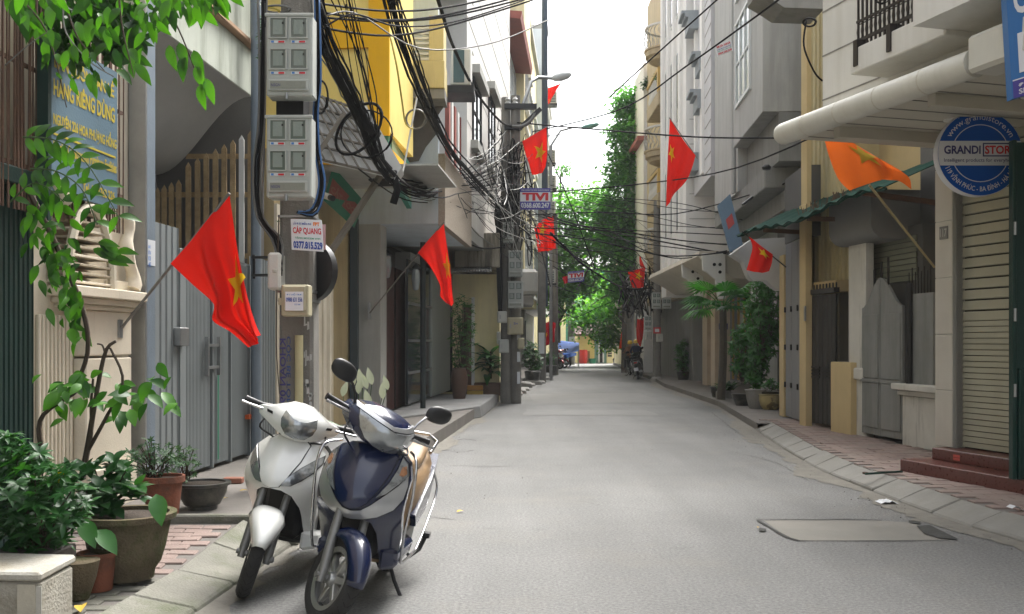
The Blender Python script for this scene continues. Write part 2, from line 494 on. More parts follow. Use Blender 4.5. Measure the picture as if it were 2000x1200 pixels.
for r in range(70):
    y = 7.6 + r * .152
    for c in range(9):
        x = kr(y) + .43 + c * .302 + (r % 2) * .15
        if cnt >= 280 or x > 5.35: continue
        o = pr if cnt == 0 else pr.copy()
        if cnt: COL.objects.link(o)
        o.parent = pav_r; o.location = (x, y, .142 + rng.uniform(-.003, .004)); o.rotation_euler = (rng.uniform(-.012, .012), rng.uniform(-.012, .012), -.02)
        cnt += 1
mb = MB()
for r in range(r, 70):
    y = 7.6 + r * .152
    for c in range(9):
        x = kr(y) + .45 + c * .302 - (r % 2) * .15
        if x < 5.3: mb.box(x - .148, x + .148, y - .073, y + .073, .11, .142)
if mb.v: mb.build('paver_field', M_PAVER, pav_r, kind='stuff')
# raised slabs in front of the left doors, far kerb line
mb = MB(); mb.hexa([(-2.3, 16.6, .0), (-.62, 20.3, .0), (-.35, 24.6, .0), (-2.1, 24.6, .0), (-2.3, 16.6, .25), (-.66, 20.3, .25), (-.39, 24.6, .25), (-2.1, 24.6, .25)])
mb.build('step_slab', M_SLABG, pav_l, bevel=.02)
# --- concrete patch in the road with its broken edge
M_PATCH = mat('patch_concrete', (.225, .215, .188), .85, .2, 1.5, .35, (.22, .2, .17), bump=.2)
M_CRACK = mat('crack_dirt', (.06, .06, .055), .95, .4, 9)
pt = [G(x, y) for x, y in [(1492, 1018), (1600, 1017), (1720, 1018), (1782, 1022), (1862, 1052), (1850, 1056), (1700, 1057), (1552, 1057), (1528, 1044)]]
mb = MB(); mb.add([(p.x, p.y, .004) for p in pt], [tuple(range(len(pt)))])
patch = mb.build('road_patch', M_PATCH, kind='structure', label='pale rectangular concrete patch in the asphalt')
def groove(px, w, nm='joint'):
    mb = MB(); q = [G(*p) for p in px]
    for a, b_ in zip(q, q[1:]):
        d = (b_ - a).normalized(); s_ = V((-d.y, d.x, 0)) * w * rng.uniform(.6, 1.2) / 2
        mb.quad((a.x - s_.x, a.y - s_.y, .008), (b_.x - s_.x, b_.y - s_.y, .008), (b_.x + s_.x, b_.y + s_.y, .008), (a.x + s_.x, a.y + s_.y, .008))
    mb.build(nm, M_CRACK, patch)
groove([(1476, 1016), (1530, 1016.5), (1600, 1017), (1660, 1016), (1722, 1018)], .035)
groove([(1480, 1018), (1497, 1028), (1520, 1042), (1540, 1052), (1560, 1058)], .03)
groove([(1560, 1058), (1640, 1058.5), (1700, 1058), (1790, 1058.5)], .012)
for poly in ([(1775, 1019), (1800, 1022), (1792, 1026), (1775, 1023)], [(1790, 1030), (1815, 1028), (1872, 1056), (1835, 1054), (1805, 1045)], [(1483, 1034), (1497, 1036), (1494, 1041), (1482, 1039)]):
    q = [G(*p) for p in poly]
    MB().add([(p.x, p.y, .012) for p in q], [tuple(range(len(q)))]).build('broken_edge', M_CRACK, patch)

# --- wear on the road: gutter dust, seams, grit
M_DUST = mat('gutter_dust', (.21, .198, .17), .95, .25, 6, .5, (.17, .16, .14), bump=.4, sscale=5)
rd = random.Random(14)
def gutter(fn, side, y0, y1, wmin, wmax, nm):
    mb = MB(); Y = y0; prev = None; w = .2
    while Y < y1:
        w = min(wmax, max(wmin, w + rd.uniform(-.07, .07)))
        cur = (fn(Y) + side * .02, fn(Y) - side * (w + rd.uniform(0, .05)), Y)
        if prev: mb.quad((prev[0], prev[2], .006), (prev[1], prev[2], .005), (cur[1], cur[2], .005), (cur[0], cur[2], .006))
        prev = cur; Y += .11
    o = mb.build(nm, M_DUST, None, recalc=False); o['kind'] = 'stuff'; o['label'] = 'drift of pale dust along the foot of the kerb'; o['category'] = 'dust'
gutter(kr, 1, 5, 40, .06, .42, 'dust')
gutter(kl, -1, 4.5, 30, .04, .28, 'dust')
def seam(pts, w, nm='seam', m=None):
    mb = MB(); q = []
    for a, b in zip(pts, pts[1:]):
        A, B = G(*a), G(*b); n_ = max(2, int((B - A).length / .12))
        q += [A.lerp(B, k / n_) + V((rd.uniform(-.012, .012), rd.uniform(-.02, .02), 0)) for k in range(n_)]
    q.append(G(*pts[-1]))
    for a, b in zip(q, q[1:]):
        d = (b - a).normalized(); s_ = V((-d.y, d.x, 0)) * w * rd.uniform(.3, 1.2) / 2
        mb.quad((a.x - s_.x, a.y - s_.y, .004), (b.x - s_.x, b.y - s_.y, .004), (b.x + s_.x, b.y + s_.y, .004), (a.x + s_.x, a.y + s_.y, .004))
    mb.build(nm, m or M_CRACK, bpy.data.objects['road'], recalc=False)
M_SEAM = mat('seam_tar', (.13, .128, .12), .9, .3, 6, bump=.2)
seam([(880, 910), (980, 912), (1060, 908), (1120, 911)], .02, m=M_SEAM)
seam([(870, 866), (905, 858), (930, 861)], .03)
seam([(860, 880), (900, 884), (925, 880)], .025)
seam([(1100, 862), (1250, 868), (1330, 866)], .018, m=M_SEAM)
seam([(1390, 806), (1440, 845), (1475, 860)], .03, m=M_SEAM)
seam([(1420, 880), (1520, 905), (1580, 940)], .015, m=M_SEAM)
seam([(820, 1010), (860, 1012), (900, 1016)], .014, m=M_SEAM)
def flat(poly, m, nm, z=.005):
    q = []
    for i in range(len(poly)):
        A, B = G(*poly[i]), G(*poly[(i + 1) % len(poly)])
        for k in range(6): q.append(A.lerp(B, k / 6) + V((rd.uniform(-.03, .03), rd.uniform(-.05, .05), 0)))
    MB().add([(p.x, p.y, z) for p in q], [tuple(range(len(q)))]).build(nm, m, bpy.data.objects['road'], recalc=False)
M_ASP2 = mat('fresh_asphalt_patch', (.155, .153, .146), .85, .2, 3, bump=.4)
M_ASP3 = mat('pale_asphalt_patch', (.195, .193, .183), .85, .15, 2, .3, (.22, .215, .2), bump=.3)
flat([(1030, 770), (1250, 768), (1290, 786), (1050, 790)], M_ASP3, 'pale_patch')
flat([(1030, 800), (1260, 802), (1290, 812), (1020, 812)], M_ASP3, 'pale_patch')
gr = MB()
for k in range(260):
    y = rd.uniform(5, 20); x = (kr(y) - abs(rd.gauss(0, .22)) - .02) if rd.random() < .55 else ((kl(y) + abs(rd.gauss(0, .18)) + .02) if rd.random() < .7 else rd.uniform(kl(y), kr(y)))
    s_ = rd.uniform(.003, .008); a = rd.uniform(0, 3)
    gr.hexa([(x + s_ * cos(a + q * pi / 2) * (1 if z == 0 else .6), y + s_ * sin(a + q * pi / 2) * (1 if z == 0 else .6), .004 + z * s_ * .9) for z in (0, 1) for q in range(4)])
gro = gr.build('gravel', mat('road_grit', (.16, .15, .13), .95, .5, 30), None, recalc=False); gro['kind'] = 'stuff'; gro['label'] = 'scattered small grit and crumbs on the road'; gro['category'] = 'grit'
# ================================================================ HOUSES, LEFT SIDE
M_CREAM = mat('cream_plaster', (.70, .63, .50), .85, .14, 2, .55, (.28, .22, .14), True, sthr=(.52, .75))
M_CREAMD = mat('dirty_cream_plaster', (.42, .36, .26), .9, .2, 2, .8, (.12, .10, .075), True)
M_GREENSH = mat('dark_green_shutter', (.008, .030, .024), .5, .2, 3)
M_RUST = mat('rusty_iron', (.12, .065, .04), .8, .4, 6, .6, (.05, .04, .035), bump=.3)
M_RUSTY = mat('rusted_picket_paint', (.40, .29, .15), .8, .35, 5, .6, (.10, .05, .025), bump=.25)
M_GREYGATE = mat('grey_painted_steel', (.20, .22, .222), .5, .12, 1.2, .4, (.12, .12, .11), True, bump=.06, sthr=(.56, .75))
M_PARAP = mat('greenish_parapet', (.46, .49, .42), .88, .15, 1.2, .65, (.20, .22, .17), True)
M_SOFFIT = mat('grey_soffit', (.40, .40, .39), .85, .12, 1.5)
M_LEDGE = mat('terracotta_ledge', (.42, .27, .17), .85, .2, 4)
M_PIPE = mat('blue_grey_pipe', (.17, .21, .25), .5, .15, 4, .3, (.1, .1, .1), True)
M_YEL = mat('orange_yellow_paint', (.82, .44, .0), .75, .08, 1.6, .3, (.66, .33, .0), True)
M_PALEY = mat('pale_yellow_paint', (.84, .66, .20), .8, .08, 1.6, .3, (.70, .52, .14), True)
M_OCHRE = mat('ochre_wall', (.44, .35, .19), .85, .15, 1.5, .45, (.25, .19, .10), True)
M_BLUEGREY = mat('pale_blue_grey_plaster', (.50, .56, .60), .85, .1, 1.4, .4, (.33, .35, .36), True)
M_PEBBLE = mat('pebble_dash', (.40, .34, .27), .95, .3, 45, bump=.9, bscale=120)
M_TILEW = mat('pale_tile_cladding', (.72, .70, .66), .5, .08, 1.2, .3, (.5, .47, .43), True)
M_LGREY = mat('light_grey_plaster', (.40, .40, .37), .85, .12, 1.6, .4, (.25, .25, .22), True)
M_YELB = mat('yellow_render', (.76, .68, .40), .85, .12, 1.2, .35, (.45, .40, .25), True)
M_PALEB = mat('pale_blue_render', (.70, .75, .77), .8, .1, 1.0, .3, (.5, .52, .52), True)
M_DKRED = mat('dark_red_door', (.07, .022, .016), .55, .25, 3)
M_WINDOW = glass_mat('window_glass', (.05, .065, .07))
M_WINDOWL = glass_mat('pale_window_glass', (.28, .33, .34), .1)
M_FRAME = mat('white_window_frame', (.62, .64, .63), .5, .1, 3)
M_REDBR = mat('red_brown_paint', (.30, .09, .07), .7, .2, 3)
M_GREENB = mat('green_sign_board', (.04, .20, .12), .55, .2, 2)
M_ACW = mat('aircon_casing', (.58, .58, .54), .5, .1, 3, .3, (.4, .37, .3), True)
M_DGREEN = mat('dark_teal_grille', (.06, .11, .12), .5, .2, 4)
M_TINROOF = mat('corrugated_tin', (.30, .31, .31), .5, .25, 4, .5, (.2, .13, .08), metal=.3)

def ribbed(mb, T, u0, u1, o, z0, z1, pitch, depth):
    """vertical ribbed metal sheet in facade coordinates"""
    n = max(2, int((u1 - u0) / pitch)); pts = []
    for i in range(n):
        a = u0 + (u1 - u0) * i / n; w = (u1 - u0) / n
        pts += [(a, o), (a + w * .55, o), (a + w * .65, o - depth), (a + w * .9, o - depth)]
    pts.append((u1, o))
    vs = [(a, b, z0) for a, b in pts] + [(a, b, z1) for a, b in pts]; m = len(pts)
    mb.T = T; mb.add(vs, [(k, k + 1, m + k + 1, m + k) for k in range(m - 1)])
    return mb
def window(parent, T, u0, u1, o, z0, z1, fm=None, gm=None, bars=1, rows=1, depth=.08, fw=.05, sill=False):
    """a window in a facade: dark pane set back, frame with mullions proud of the wall"""
    fm, gm = fm or M_FRAME, gm or M_WINDOW
    f = MB(T)
    f.box(u0, u1, o, o + .045, z1 - fw, z1); f.box(u0, u1, o, o + .045, z0, z0 + fw)
    f.box(u0, u0 + fw, o, o + .043, z0 + fw, z1 - fw); f.box(u1 - fw, u1, o, o + .043, z0 + fw, z1 - fw)
    for k in range(1, bars + 1):
        c = u0 + (u1 - u0) * k / (bars + 1); f.box(c - fw * .4, c + fw * .4, o, o + .04, z0 + fw, z1 - fw)
    for k in range(1, rows):
        c = z0 + (z1 - z0) * k / rows; f.box(u0 + fw, u1 - fw, o, o + .036, c - fw * .35, c + fw * .35)
    fr = f.build('window', fm, parent)
    MB(T).box(u0 + .01, u1 - .01, o + .004, o + .014, z0 + .01, z1 - .01).build('pane', gm, fr)
    if sill: MB(T).box(u0 - .08, u1 + .08, o, o + .14, z0 - .09, z0 - .002).build('sill', M_LGREY, fr)
    return fr
def aircon(parent_none, T, u, o, z, w=.8, h=.56, d=.3, label='', facing='out'):
    c = T(u + w / 2, o, z)
    t = thing('air_conditioner', label, 'air conditioner', c)
    MB(T).box(u, u + w, o + .05, o + d, z, z + h).build('casing', M_ACW, t, bevel=.02)
    fan = MB(T)
    for k in range(9):
        zz = z + .06 + k * (h - .12) / 8; fan.box(u + .06, u + w * .68, o + d + .002, o + d + .014, zz - .012, zz + .012)
    fan.build('grille', M_DGREEN, t)
    MB(T).box(u + .05, u + w - .05, o, o + d + .05, z - .06, z - .002).build('bracket', M_BLACKM, t)
    return t

# ---- L0: house with the dark green roller shutter (runs on behind the viewer)
U = lambda px, o=0: FL.u(px, o)
u70 = U(74)
t = thing('green_shutter_house', 'house at the edge with dark green ribbed shutter and iron rod cage above', 'house', FL(2, 0, 0))
MB(FL).box(-14, u70 + .02, -6, -.12, 0, 9).build('wall', M_CREAMD, t)
mb = ribbed(MB(FL), FL, u70 - 4.0, u70 - .02, -.02, .06, 2.62, .058, .022)
mb.build('shutter', M_GREENSH, t)
MB(FL).box(u70 - 4.0, u70 - .03, -.12, .06, 2.62, 2.74).build('shutter_box', M_GREENSH, t, bevel=.01)
# ---- L1: cream house front
uA, uB = u70, U(262)
t1 = thing('cream_house', 'cream plaster house front with fluted panel, moulded pilaster and blue sign', 'house', FL((uA + uB) / 2, 0, 0))
MB(FL).box(uA + .02, uB + .35, -6, -.06, 0, 9.2).build('wall', M_CREAM, t1)
flu = MB(FL)
uf0, uf1 = U(84), U(152)
for k in range(9):
    a = lerp(uf0, uf1, k / 9); flu.box(a, a + (uf1 - uf0) / 9 * .6, -.06, -.028, .3, 1.75)
flu.build('fluted_panel', M_CREAM, t1, bevel=.006)
up0, up1 = U(166, .04), U(255, .04)
MB(FL).box(up0, up1, -.06, .05, .06, 1.42).build('pilaster', M_CREAM, t1, bevel=.01)
MB(FL).box(up0, up1, -.06, .05, 1.437, 1.80).build('pilaster', M_CREAM, t1, bevel=.01)
MB(FL).box(up0 - .05, up1 + .0, -.06, .10, .06, .55).build('pilaster_base', M_CREAM, t1, bevel=.012)
cap = MB(FL)
for z0, z1, e in ((1.80, 1.84, .03), (1.84, 1.89, .07), (1.89, 1.97, .12)): cap.box(up0 - e - .25, up1 + e * .4, -.06, .05 + e, z0 + .001, z1)
cap.build('capital', M_CREAM, t1, bevel=.008)
# arched slatted hood on the capital
ua0, ua1 = U(135, .12), U(222, .12)
hood = MB(FL); hood2 = MB(FL)
N = 9
for k in range(N):
    z = 1.99 + k * .066
    hw = math.sqrt(max(.02, 1 - (k / (N + .2)) ** 2)) * .5
    uc = (ua0 + ua1) / 2; w = (ua1 - ua0) * hw
    MB(FL).box(uc - w, uc + w * .95, -.05, .08 + .08 * hw, z, z + .02).build('slat', M_CREAMD if k % 3 else M_CREAM, t1, bevel=.004)
pts = []
for k in range(13):
    a = pi * k / 12; pts.append(FL((ua0 + ua1) / 2 - (ua1 - ua0) * .5 * cos(a), .11, 1.97 + .62 * sin(a)))
MB().tube(pts, .035, 6).build('hood_arch', M_CREAM, t1)
scr = [FL(up1 - .02 - .12 * q + .05 * sin(q * 9), .06, 1.99 + .62 * q) for q in [k / 12 for k in range(13)]]
MB().tube(scr, [.07, .075, .06, .05, .05, .06, .07, .065, .05, .045, .05, .055, .04], 10).build('pediment_scroll', M_CREAM, t1, smooth=1)
MB(FL).box(up1 - .28, up1 + .02, -.05, .05, 1.975, 2.06).build('pediment_foot', M_CREAM, t1, bevel=.01)
MB().tube([FL(U(92, .1), .1, 2.72), FL(U(122, .1), .12, 2.58)], [.07, .07], 12).build('ornament_scroll', M_CREAM, t1, smooth=1)
# iron rods above (cage)
ru0, ru1 = U(-60, .05), U(243, .05)
k = 0; u = ru0
rr = random.Random(5)
cage = thing('rod_cage', 'overgrown cage of thin rusty upright iron rods above the green shutter', 'grille', FL((ru0 + ru1) / 2, .05, 2.45))
while u < ru1:
    p0 = FL(u, .05 + rr.uniform(-.01, .01), 2.45); p1 = FL(u + rr.uniform(-.02, .02), .05, 5.6)
    MB().tube([p0, (p0 + p1) / 2 + V((rr.uniform(-.012, .012), 0, 0)), p1], rr.uniform(.006, .012), 5).build('rod', M_RUST, cage)
    u += rr.uniform(.034, .06)
for z in (2.75, 3.45, 4.3, 5.0): MB(FL).box(ru0, ru1, .02, .035, z, z + .03).build('cross_rail', M_RUST, cage)
# blue sign with yellow lettering
us0, us1, so = U(96, .14), U(229, .14), .14
sg = thing('blue_grey_notice_board', 'faded blue-grey wall board with rows of yellow capitals under the hanging leaves', 'sign', FL((us0 + us1) / 2, so, 2.75))
M_BSIGN = mat('faded_blue_board', (.11, .18, .23), .5, .15, 2.5)
M_YTXT = mat('faded_yellow_letter', (.50, .39, .03), .6, .2, 6, bump=0)
MB(FL).box(us0, us1, so - .03, so, 2.62, 3.72).build('board', M_BSIGN, sg)
MB(FL).box(us0 - .05, us0 - .005, so - .06, so + .02, 2.4, 3.8).build('post', M_GREENSH, sg)
def wline(s, u0, u1, z, h, bold=.03):
    lettering(sg, s, lambda a, b: FL(lerp(u0, u1, a), so + .004, z + h * b), M_YTXT, bold)
du = us1 - us0
wline('BÁN BUÔN BÁN LẺ', us0 + .06, us1 - .06, 3.50, .13)
wline('HÀNG RIÊNG DÙNG', us0 + .05 * du, us1 - .05, 3.30, .15)
wline('NGUYÊN 226 HOA PHƯỢNG HỒNG', us0 + .05, us1 - .02, 3.075, .14)
MB(FL).box(us0 + .05, us1 - .04, so + .002, so + .006, 3.02, 3.035).build('underline', M_YTXT, sg)
wline('Interior Construction Furniture Facilities', us0 + .05, us1 - .02, 2.90, .085)
wline('Tel. 04 3762 226', us0 + .45 * du, us1 - .05, 2.68, .07)
# downpipe pair at the boundary
dp = thing('square_downpipe', 'blue-grey square downpipe with a blue sticker between cream pillar and grey gate', 'downpipe', FL(U(274), .06, .2))
MB(FL).box(U(266), U(285), -.05, .09, .2, 4.6).build('duct', M_PIPE, dp, bevel=.01)
MB(FL).box(U(262), U(266) - .005, -.05, .10, .2, 4.6).build('corner_strip', M_STEEL, dp)
M_STICK = plain('blue_print_sticker', (.06, .20, .52), .5)
M_STICKW = plain('white_sticker', (.62, .64, .66), .5)
stk = MB(FL).box(U(268), U(283), .092, .095, CH + 150 * 8.7 / F, CH + 200 * 8.7 / F).build('sticker', M_STICKW, dp)
for k in range(4):
    lettering(dp, ['KHOAN CẮT', 'BÊ TÔNG', '0912 338', '4455'][k], lambda a, b, k=k: FL(U(268) + .01 + a * .05, .0965, CH + (192 - k * 12) * 8.7 / F + .04 * b - .04), M_STICK, .03)
# ---- L2: grey steel gate house
ug0, ug1 = U(292), U(537)
uw1 = U(500)
t2 = thing('grey_gate_house', 'recessed house with greenish parapet and curved grey soffit behind the steel gate', 'house', FL((ug0 + ug1) / 2, -1, 0))
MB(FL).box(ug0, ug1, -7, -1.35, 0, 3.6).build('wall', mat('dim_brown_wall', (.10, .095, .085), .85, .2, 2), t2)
MB(FL).box(ug0 - .0, U(500, -.05), -7, -1.3, 3.55, 9.5).build('upper_wall', M_LGREY, t2)
MB(FL).box(U(288), U(303), -1.4, -.01, .2, 9.5).build('party_wall', M_LGREY, t2)
uf = U(492, -.05); un = U(303, -.05) + .01
pro = []
for k in range(17):
    q = k / 16
    o = lerp(-.06, -1.3, q); z = 4.47 - .92 * (.5 - .5 * cos(pi * min(1, q * 1.05)))
    pro.append((o, z))
sf = MB(FL); m_ = len(pro)
sf.add([(un, o, z) for o, z in pro] + [(uf, o, z) for o, z in pro], [(k, k + 1, m_ + k + 1, m_ + k) for k in range(m_ - 1)])
sf.add([(uf, o, z) for o, z in pro] + [(uf, -1.3, 4.5), (uf, -.06, 4.5)], [tuple(range(m_ + 2))])
sf.build('curved_soffit', M_SOFFIT, t2, smooth=.7)
MB(FL).box(un, uf, -.22, -.05, 4.47, 5.02).build('parapet', M_PARAP, t2, bevel=.01)
MB(FL).box(un, uf, -.26, .03, 5.022, 5.08).build('ledge', M_LEDGE, t2, bevel=.01)
MB(FL).box(un, uf, -.24, -.07, 5.082, 6.4).build('upper_parapet', M_PARAP, t2)
# gate
gt = thing('steel_gate', 'tall grey ribbed steel gate with bolts, rust streaks and iron pickets above', 'gate', FL((ug0 + ug1) / 2, 0, .2))
mb = MB(FL)
gp0, gp1 = U(297), U(343)
ribbed(mb, FL, gp0, gp1, .03, .2, CH + 228 * 9.25 / F, .13, .012).build('wide_rib_post', M_GREYGATE, gt)
MB(FL).box(gp0, gp1, -.06, .016, .2, CH + 227 * 9.25 / F).build('post_core', M_GREYGATE, gt)
def gz(u): return 2.42
segs = [(346, 358, 0), (359, 411, .035), (414, 447, .035), (450, 484, .034), (487, 508, .05), (510, 545, .09)]
for i, (a, b, p_) in enumerate(segs):
    ua_, ub_ = U(a), U(b) - .008
    if p_ == 0: MB(FL).box(ua_, ub_, -.05, .03, .22, 2.45).build('gate_stile', M_GREYGATE, gt, bevel=.005)
    else: ribbed(MB(FL), FL, ua_, ub_, .0, .26 + .0, 2.42 if i < 4 else 2.55, p_, .014).build('ribbed_leaf', M_GREYGATE, gt)
for a in (412, 448, 485): MB(FL).box(U(a) - .006, U(a) + .03, -.05, .022, .23, 2.44).build('gate_stile', M_GREYGATE, gt, bevel=.004)
MB(FL).box(gp1, U(540), -.07, -.02, 2.40, 2.46).build('top_rail', M_GREYGATE, gt)
MB(FL).box(U(422), U(424), .016, .02, .3, 1.2).build('green_strip', plain('green_strip_paint', (.02, .18, .10)), gt)
bx = MB(FL); bx.box(U(339, .03), U(356, .03), .03, .10, CH - 8 * 9.5 / F, CH + 28 * 9.5 / F); bx.build('lock_box', M_STEEL, gt, bevel=.008)
hd = MB(FL)
uh0, uh1 = U(402, .03), U(425, .03)
for z in (1.27, 1.50): hd.box(uh0, uh1 + .03, .02, .05, z, z + .03)
for u_ in (uh0, uh1): hd.box(u_, u_ + .02, .02, .06, 1.2, 1.6)
hd.build('sliding_bolt', M_STEEL, gt)
MB(FL).box(U(482, .03), U(498, .03), .01, .06, .66, .71).build('orange_handle', plain('orange_plastic', (.50, .10, .03)), gt)
# rusty pickets
xs_ = [308, 321, 335, 349, 368, 386, 403, 421, 438, 455, 472, 489]
fcY = 11.9
pf = thing('picket_fence', 'rusty iron picket fence crossing the yard above and behind the grey gate', 'fence', V((P(400, 0, fcY).x, fcY, .2)))
for i, x in enumerate(xs_):
    top = P(0, (lerp(352, 255, i / 11) if i > 3 else 366 - i * 5), fcY).z
    c = P(x, 0, fcY).x; w = .03
    m_ = M_WHITE if i == 10 else M_RUSTY
    mb = MB().box(c - w, c + w, fcY - .015, fcY + .015, .3, top - .06)
    mb.add([(c - w, fcY - .015, top - .06), (c + w, fcY - .015, top - .06), (c + w, fcY + .015, top - .06), (c - w, fcY + .015, top - .06), (c, fcY, top)], [(0, 1, 4), (1, 2, 4), (2, 3, 4), (3, 0, 4)])
    mb.build('picket', m_, pf)
for py, a, b in ((380, 300, 500), (305, 362, 500), (500, 300, 500)): MB().box(P(a, 0, fcY).x, P(b, 0, fcY).x, fcY + .017, fcY + .04, P(0, py, fcY).z - .03, P(0, py, fcY).z + .03).build('picket_rail', M_RUSTY, pf)
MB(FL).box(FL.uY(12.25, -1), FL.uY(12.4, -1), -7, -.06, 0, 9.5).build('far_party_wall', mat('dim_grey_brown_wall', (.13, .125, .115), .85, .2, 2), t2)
# tall round pipe at the far end of the gate house
pp = thing('round_downpipe', 'tall grey round downpipe rising behind the meter boxes', 'downpipe', FL(U(498), .1, .2))
MB().tube([FL(U(500, .1), .1, .2), FL(U(500, .1), .1, 8.2)], .06, 12).build('pipe', M_PIPE, pp, smooth=1)
# ---- L3: yellow house
uy0, uy1 = U(538), U(690)
t3 = thing('yellow_house', 'yellow house with orange frame bands jutting over the pavement beside the meter pole', 'house', FL((uy0 + uy1) / 2, -1, 0))
MB(FL).box(uy0, uy1, -7, -.02, 0, 4.0).build('ground_wall', M_OCHRE, t3)
MB(FL).box(uy0, U(609), -.02, .02, .2, 3.3).build('cream_pier', M_CREAM, t3)
sY = 14.0
us = FL.uY(sY, .5); ue = us + 2.0
O1 = P(760, 0, sY); o1 = (O1.x - FL(us, 0, 0).x) / FL.n[0]
zb = 4.49
MB(FL).box(us, ue, -7, o1, zb + .02, 9.8).build('jutting_floor', M_PALEY, t3)
def yz(py): return CH + (668 - py) * sY / F
oo = lambda px: (P(px, 0, sY).x - FL(us, 0, 0).x) / FL.n[0]
MB(FL).box(us - .06, us - .002, oo(722), o1 + .02, zb - .05, 9.8).build('orange_column', M_YEL, t3)
MB(FL).box(us - .05, us - .002, -.6, oo(722) - .002, yz(96), yz(42)).build('orange_band', M_YEL, t3)
MB(FL).box(us - .035, us - .002, -.6, oo(632), yz(300), yz(96)).build('orange_reveal', M_PALEY, t3)
MB(FL).box(us - .062, ue, -.8, o1 + .04, yz(322), yz(293)).build('orange_beam', M_YEL, t3)
MB(FL).box(us - .02, ue, -.8, o1 + .7, yz(322) - .03, yz(322) - .004).build('canopy_soffit', M_LGREY, t3)
MB(FL).box(us + 1.0, us + 1.6, oo(690), oo(725), yz(322) - .06, yz(322) - .033).build('soffit_vent', M_DARK, t3)
# sloping lattice screen in front of it
M_LATW = mat('white_lattice_backing', (.62, .62, .60), .6, .1, 2)
M_LATB = mat('grey_brown_lattice_bar', (.17, .15, .12), .75, .15, 4)
la = thing('lattice_awning', 'sloping white lattice awning panel under the yellow wall', 'awning', P(690, 300, 13.6))
A, B, C_, D = P(606, 186, 13.5), P(690, 214, 13.5), P(768, 348, 13.2), P(612, 312, 13.2)
nrm = (B - A).cross(D - A).normalized()
if nrm.y > 0: nrm = -nrm
def bil(s, t_): return A.lerp(B, s).lerp(D.lerp(C_, s), t_)
MB().hexa([bil(0, 1), bil(1, 1), bil(1, 1) - nrm * .02, bil(0, 1) - nrm * .02, bil(0, 0), bil(1, 0), bil(1, 0) - nrm * .02, bil(0, 0) - nrm * .02]).build('backing', M_LATW, la)
for k in range(6):
    s0 = k / 5
    MB().bar(bil(0, s0) + nrm * .05, bil(1, s0) + nrm * .05, .02, .035, up=nrm).build('lattice_bar', M_LATB, la)
for k in range(-3, 7):
    a_, b_ = k / 7., (k + 3) / 7.
    t0_, t1_ = 0., 1.
    if a_ < 0: t0_ = -a_ / (b_ - a_); a_ = 0
    if b_ > 1: t1_ = t0_ + (1 - a_) / ((b_ - a_) / (1 - t0_)) if False else min(1, (1 - k / 7.) / (3 / 7.)); b_ = 1
    MB().bar(bil(a_, t0_) + nrm * .075, bil(b_, t1_) + nrm * .075, .02, .035, up=nrm).build('lattice_bar', M_LATB, la)
Bq, Cq = P(690, 214, 13.5), P(770, 350, 13.2)
MB().hexa([Bq, Cq, Cq + V((.0, .25, -.05)), Bq + V((0, .25, -.05)), Bq + V((.13, 0, .13)), Cq + V((.1, 0, .16)), Cq + V((.1, .25, .1)), Bq + V((.13, .25, .1))]).build('fascia', M_LATW, la)
MB().bar(P(610, 318, 12.9), P(672, 222, 13.1), .07, .05).build('strut', M_LATB, la)
MB().bar(P(628, 520, 13.2), P(742, 345, 14.2), .08, .06).build('strut', M_LATB, la)
# green signboards
gs = thing('green_red_signboard', 'tilted green signboard with a faded red panel beneath the lattice awning', 'sign', P(675, 390, 14.8))
A, B, C_, D = P(650, 324, 14.4), P(709, 392, 15.2), P(690, 444, 15.1), P(632, 392, 14.3)
th = V((0, .12, 0))
MB().hexa([D, C_, C_ + th, D + th, A, B, B + th, A + th]).build('board', M_GREENB, gs)
M_FRED = mat('faded_red_panel', (.30, .10, .08), .7, .2, 8)
q = lambda s, t_: D.lerp(C_, s).lerp(A.lerp(B, s), t_) + V((0, -.012, 0))
MB().quad(q(.08, .28), q(.95, .28), q(.95, .72), q(.08, .72)).build('red_panel', M_FRED, gs)
lettering(gs, 'CẮT TÓC', lambda a, b: q(.12 + .76 * a, .36 + .28 * b) + V((0, -.006, 0)), plain('dull_cream_letter', (.30, .17, .12)), .02)
gs2 = thing('teal_signboard', 'teal and green hanging signboard at the corner of the yellow house', 'sign', P(775, 320, 15.5))
A, B, C_, D = P(758, 244, 14.1), P(802, 322, 16.6), P(804, 408, 16.6), P(760, 330, 14.1)
th = V((-.08, .0, 0))
MB().hexa([D, C_, C_ + th, D + th, A, B, B + th, A + th]).build('board', mat('teal_board', (.06, .27, .20), .5, .15, 2), gs2)
q2 = lambda s, t_: D.lerp(C_, s).lerp(A.lerp(B, s), t_) + V((.012, -.004, 0))
MB().quad(q2(.1, .12), q2(.93, .12), q2(.93, .85), q2(.1, .85)).build('face', mat('pale_green_face', (.30, .38, .22), .5, .2, 3), gs2)
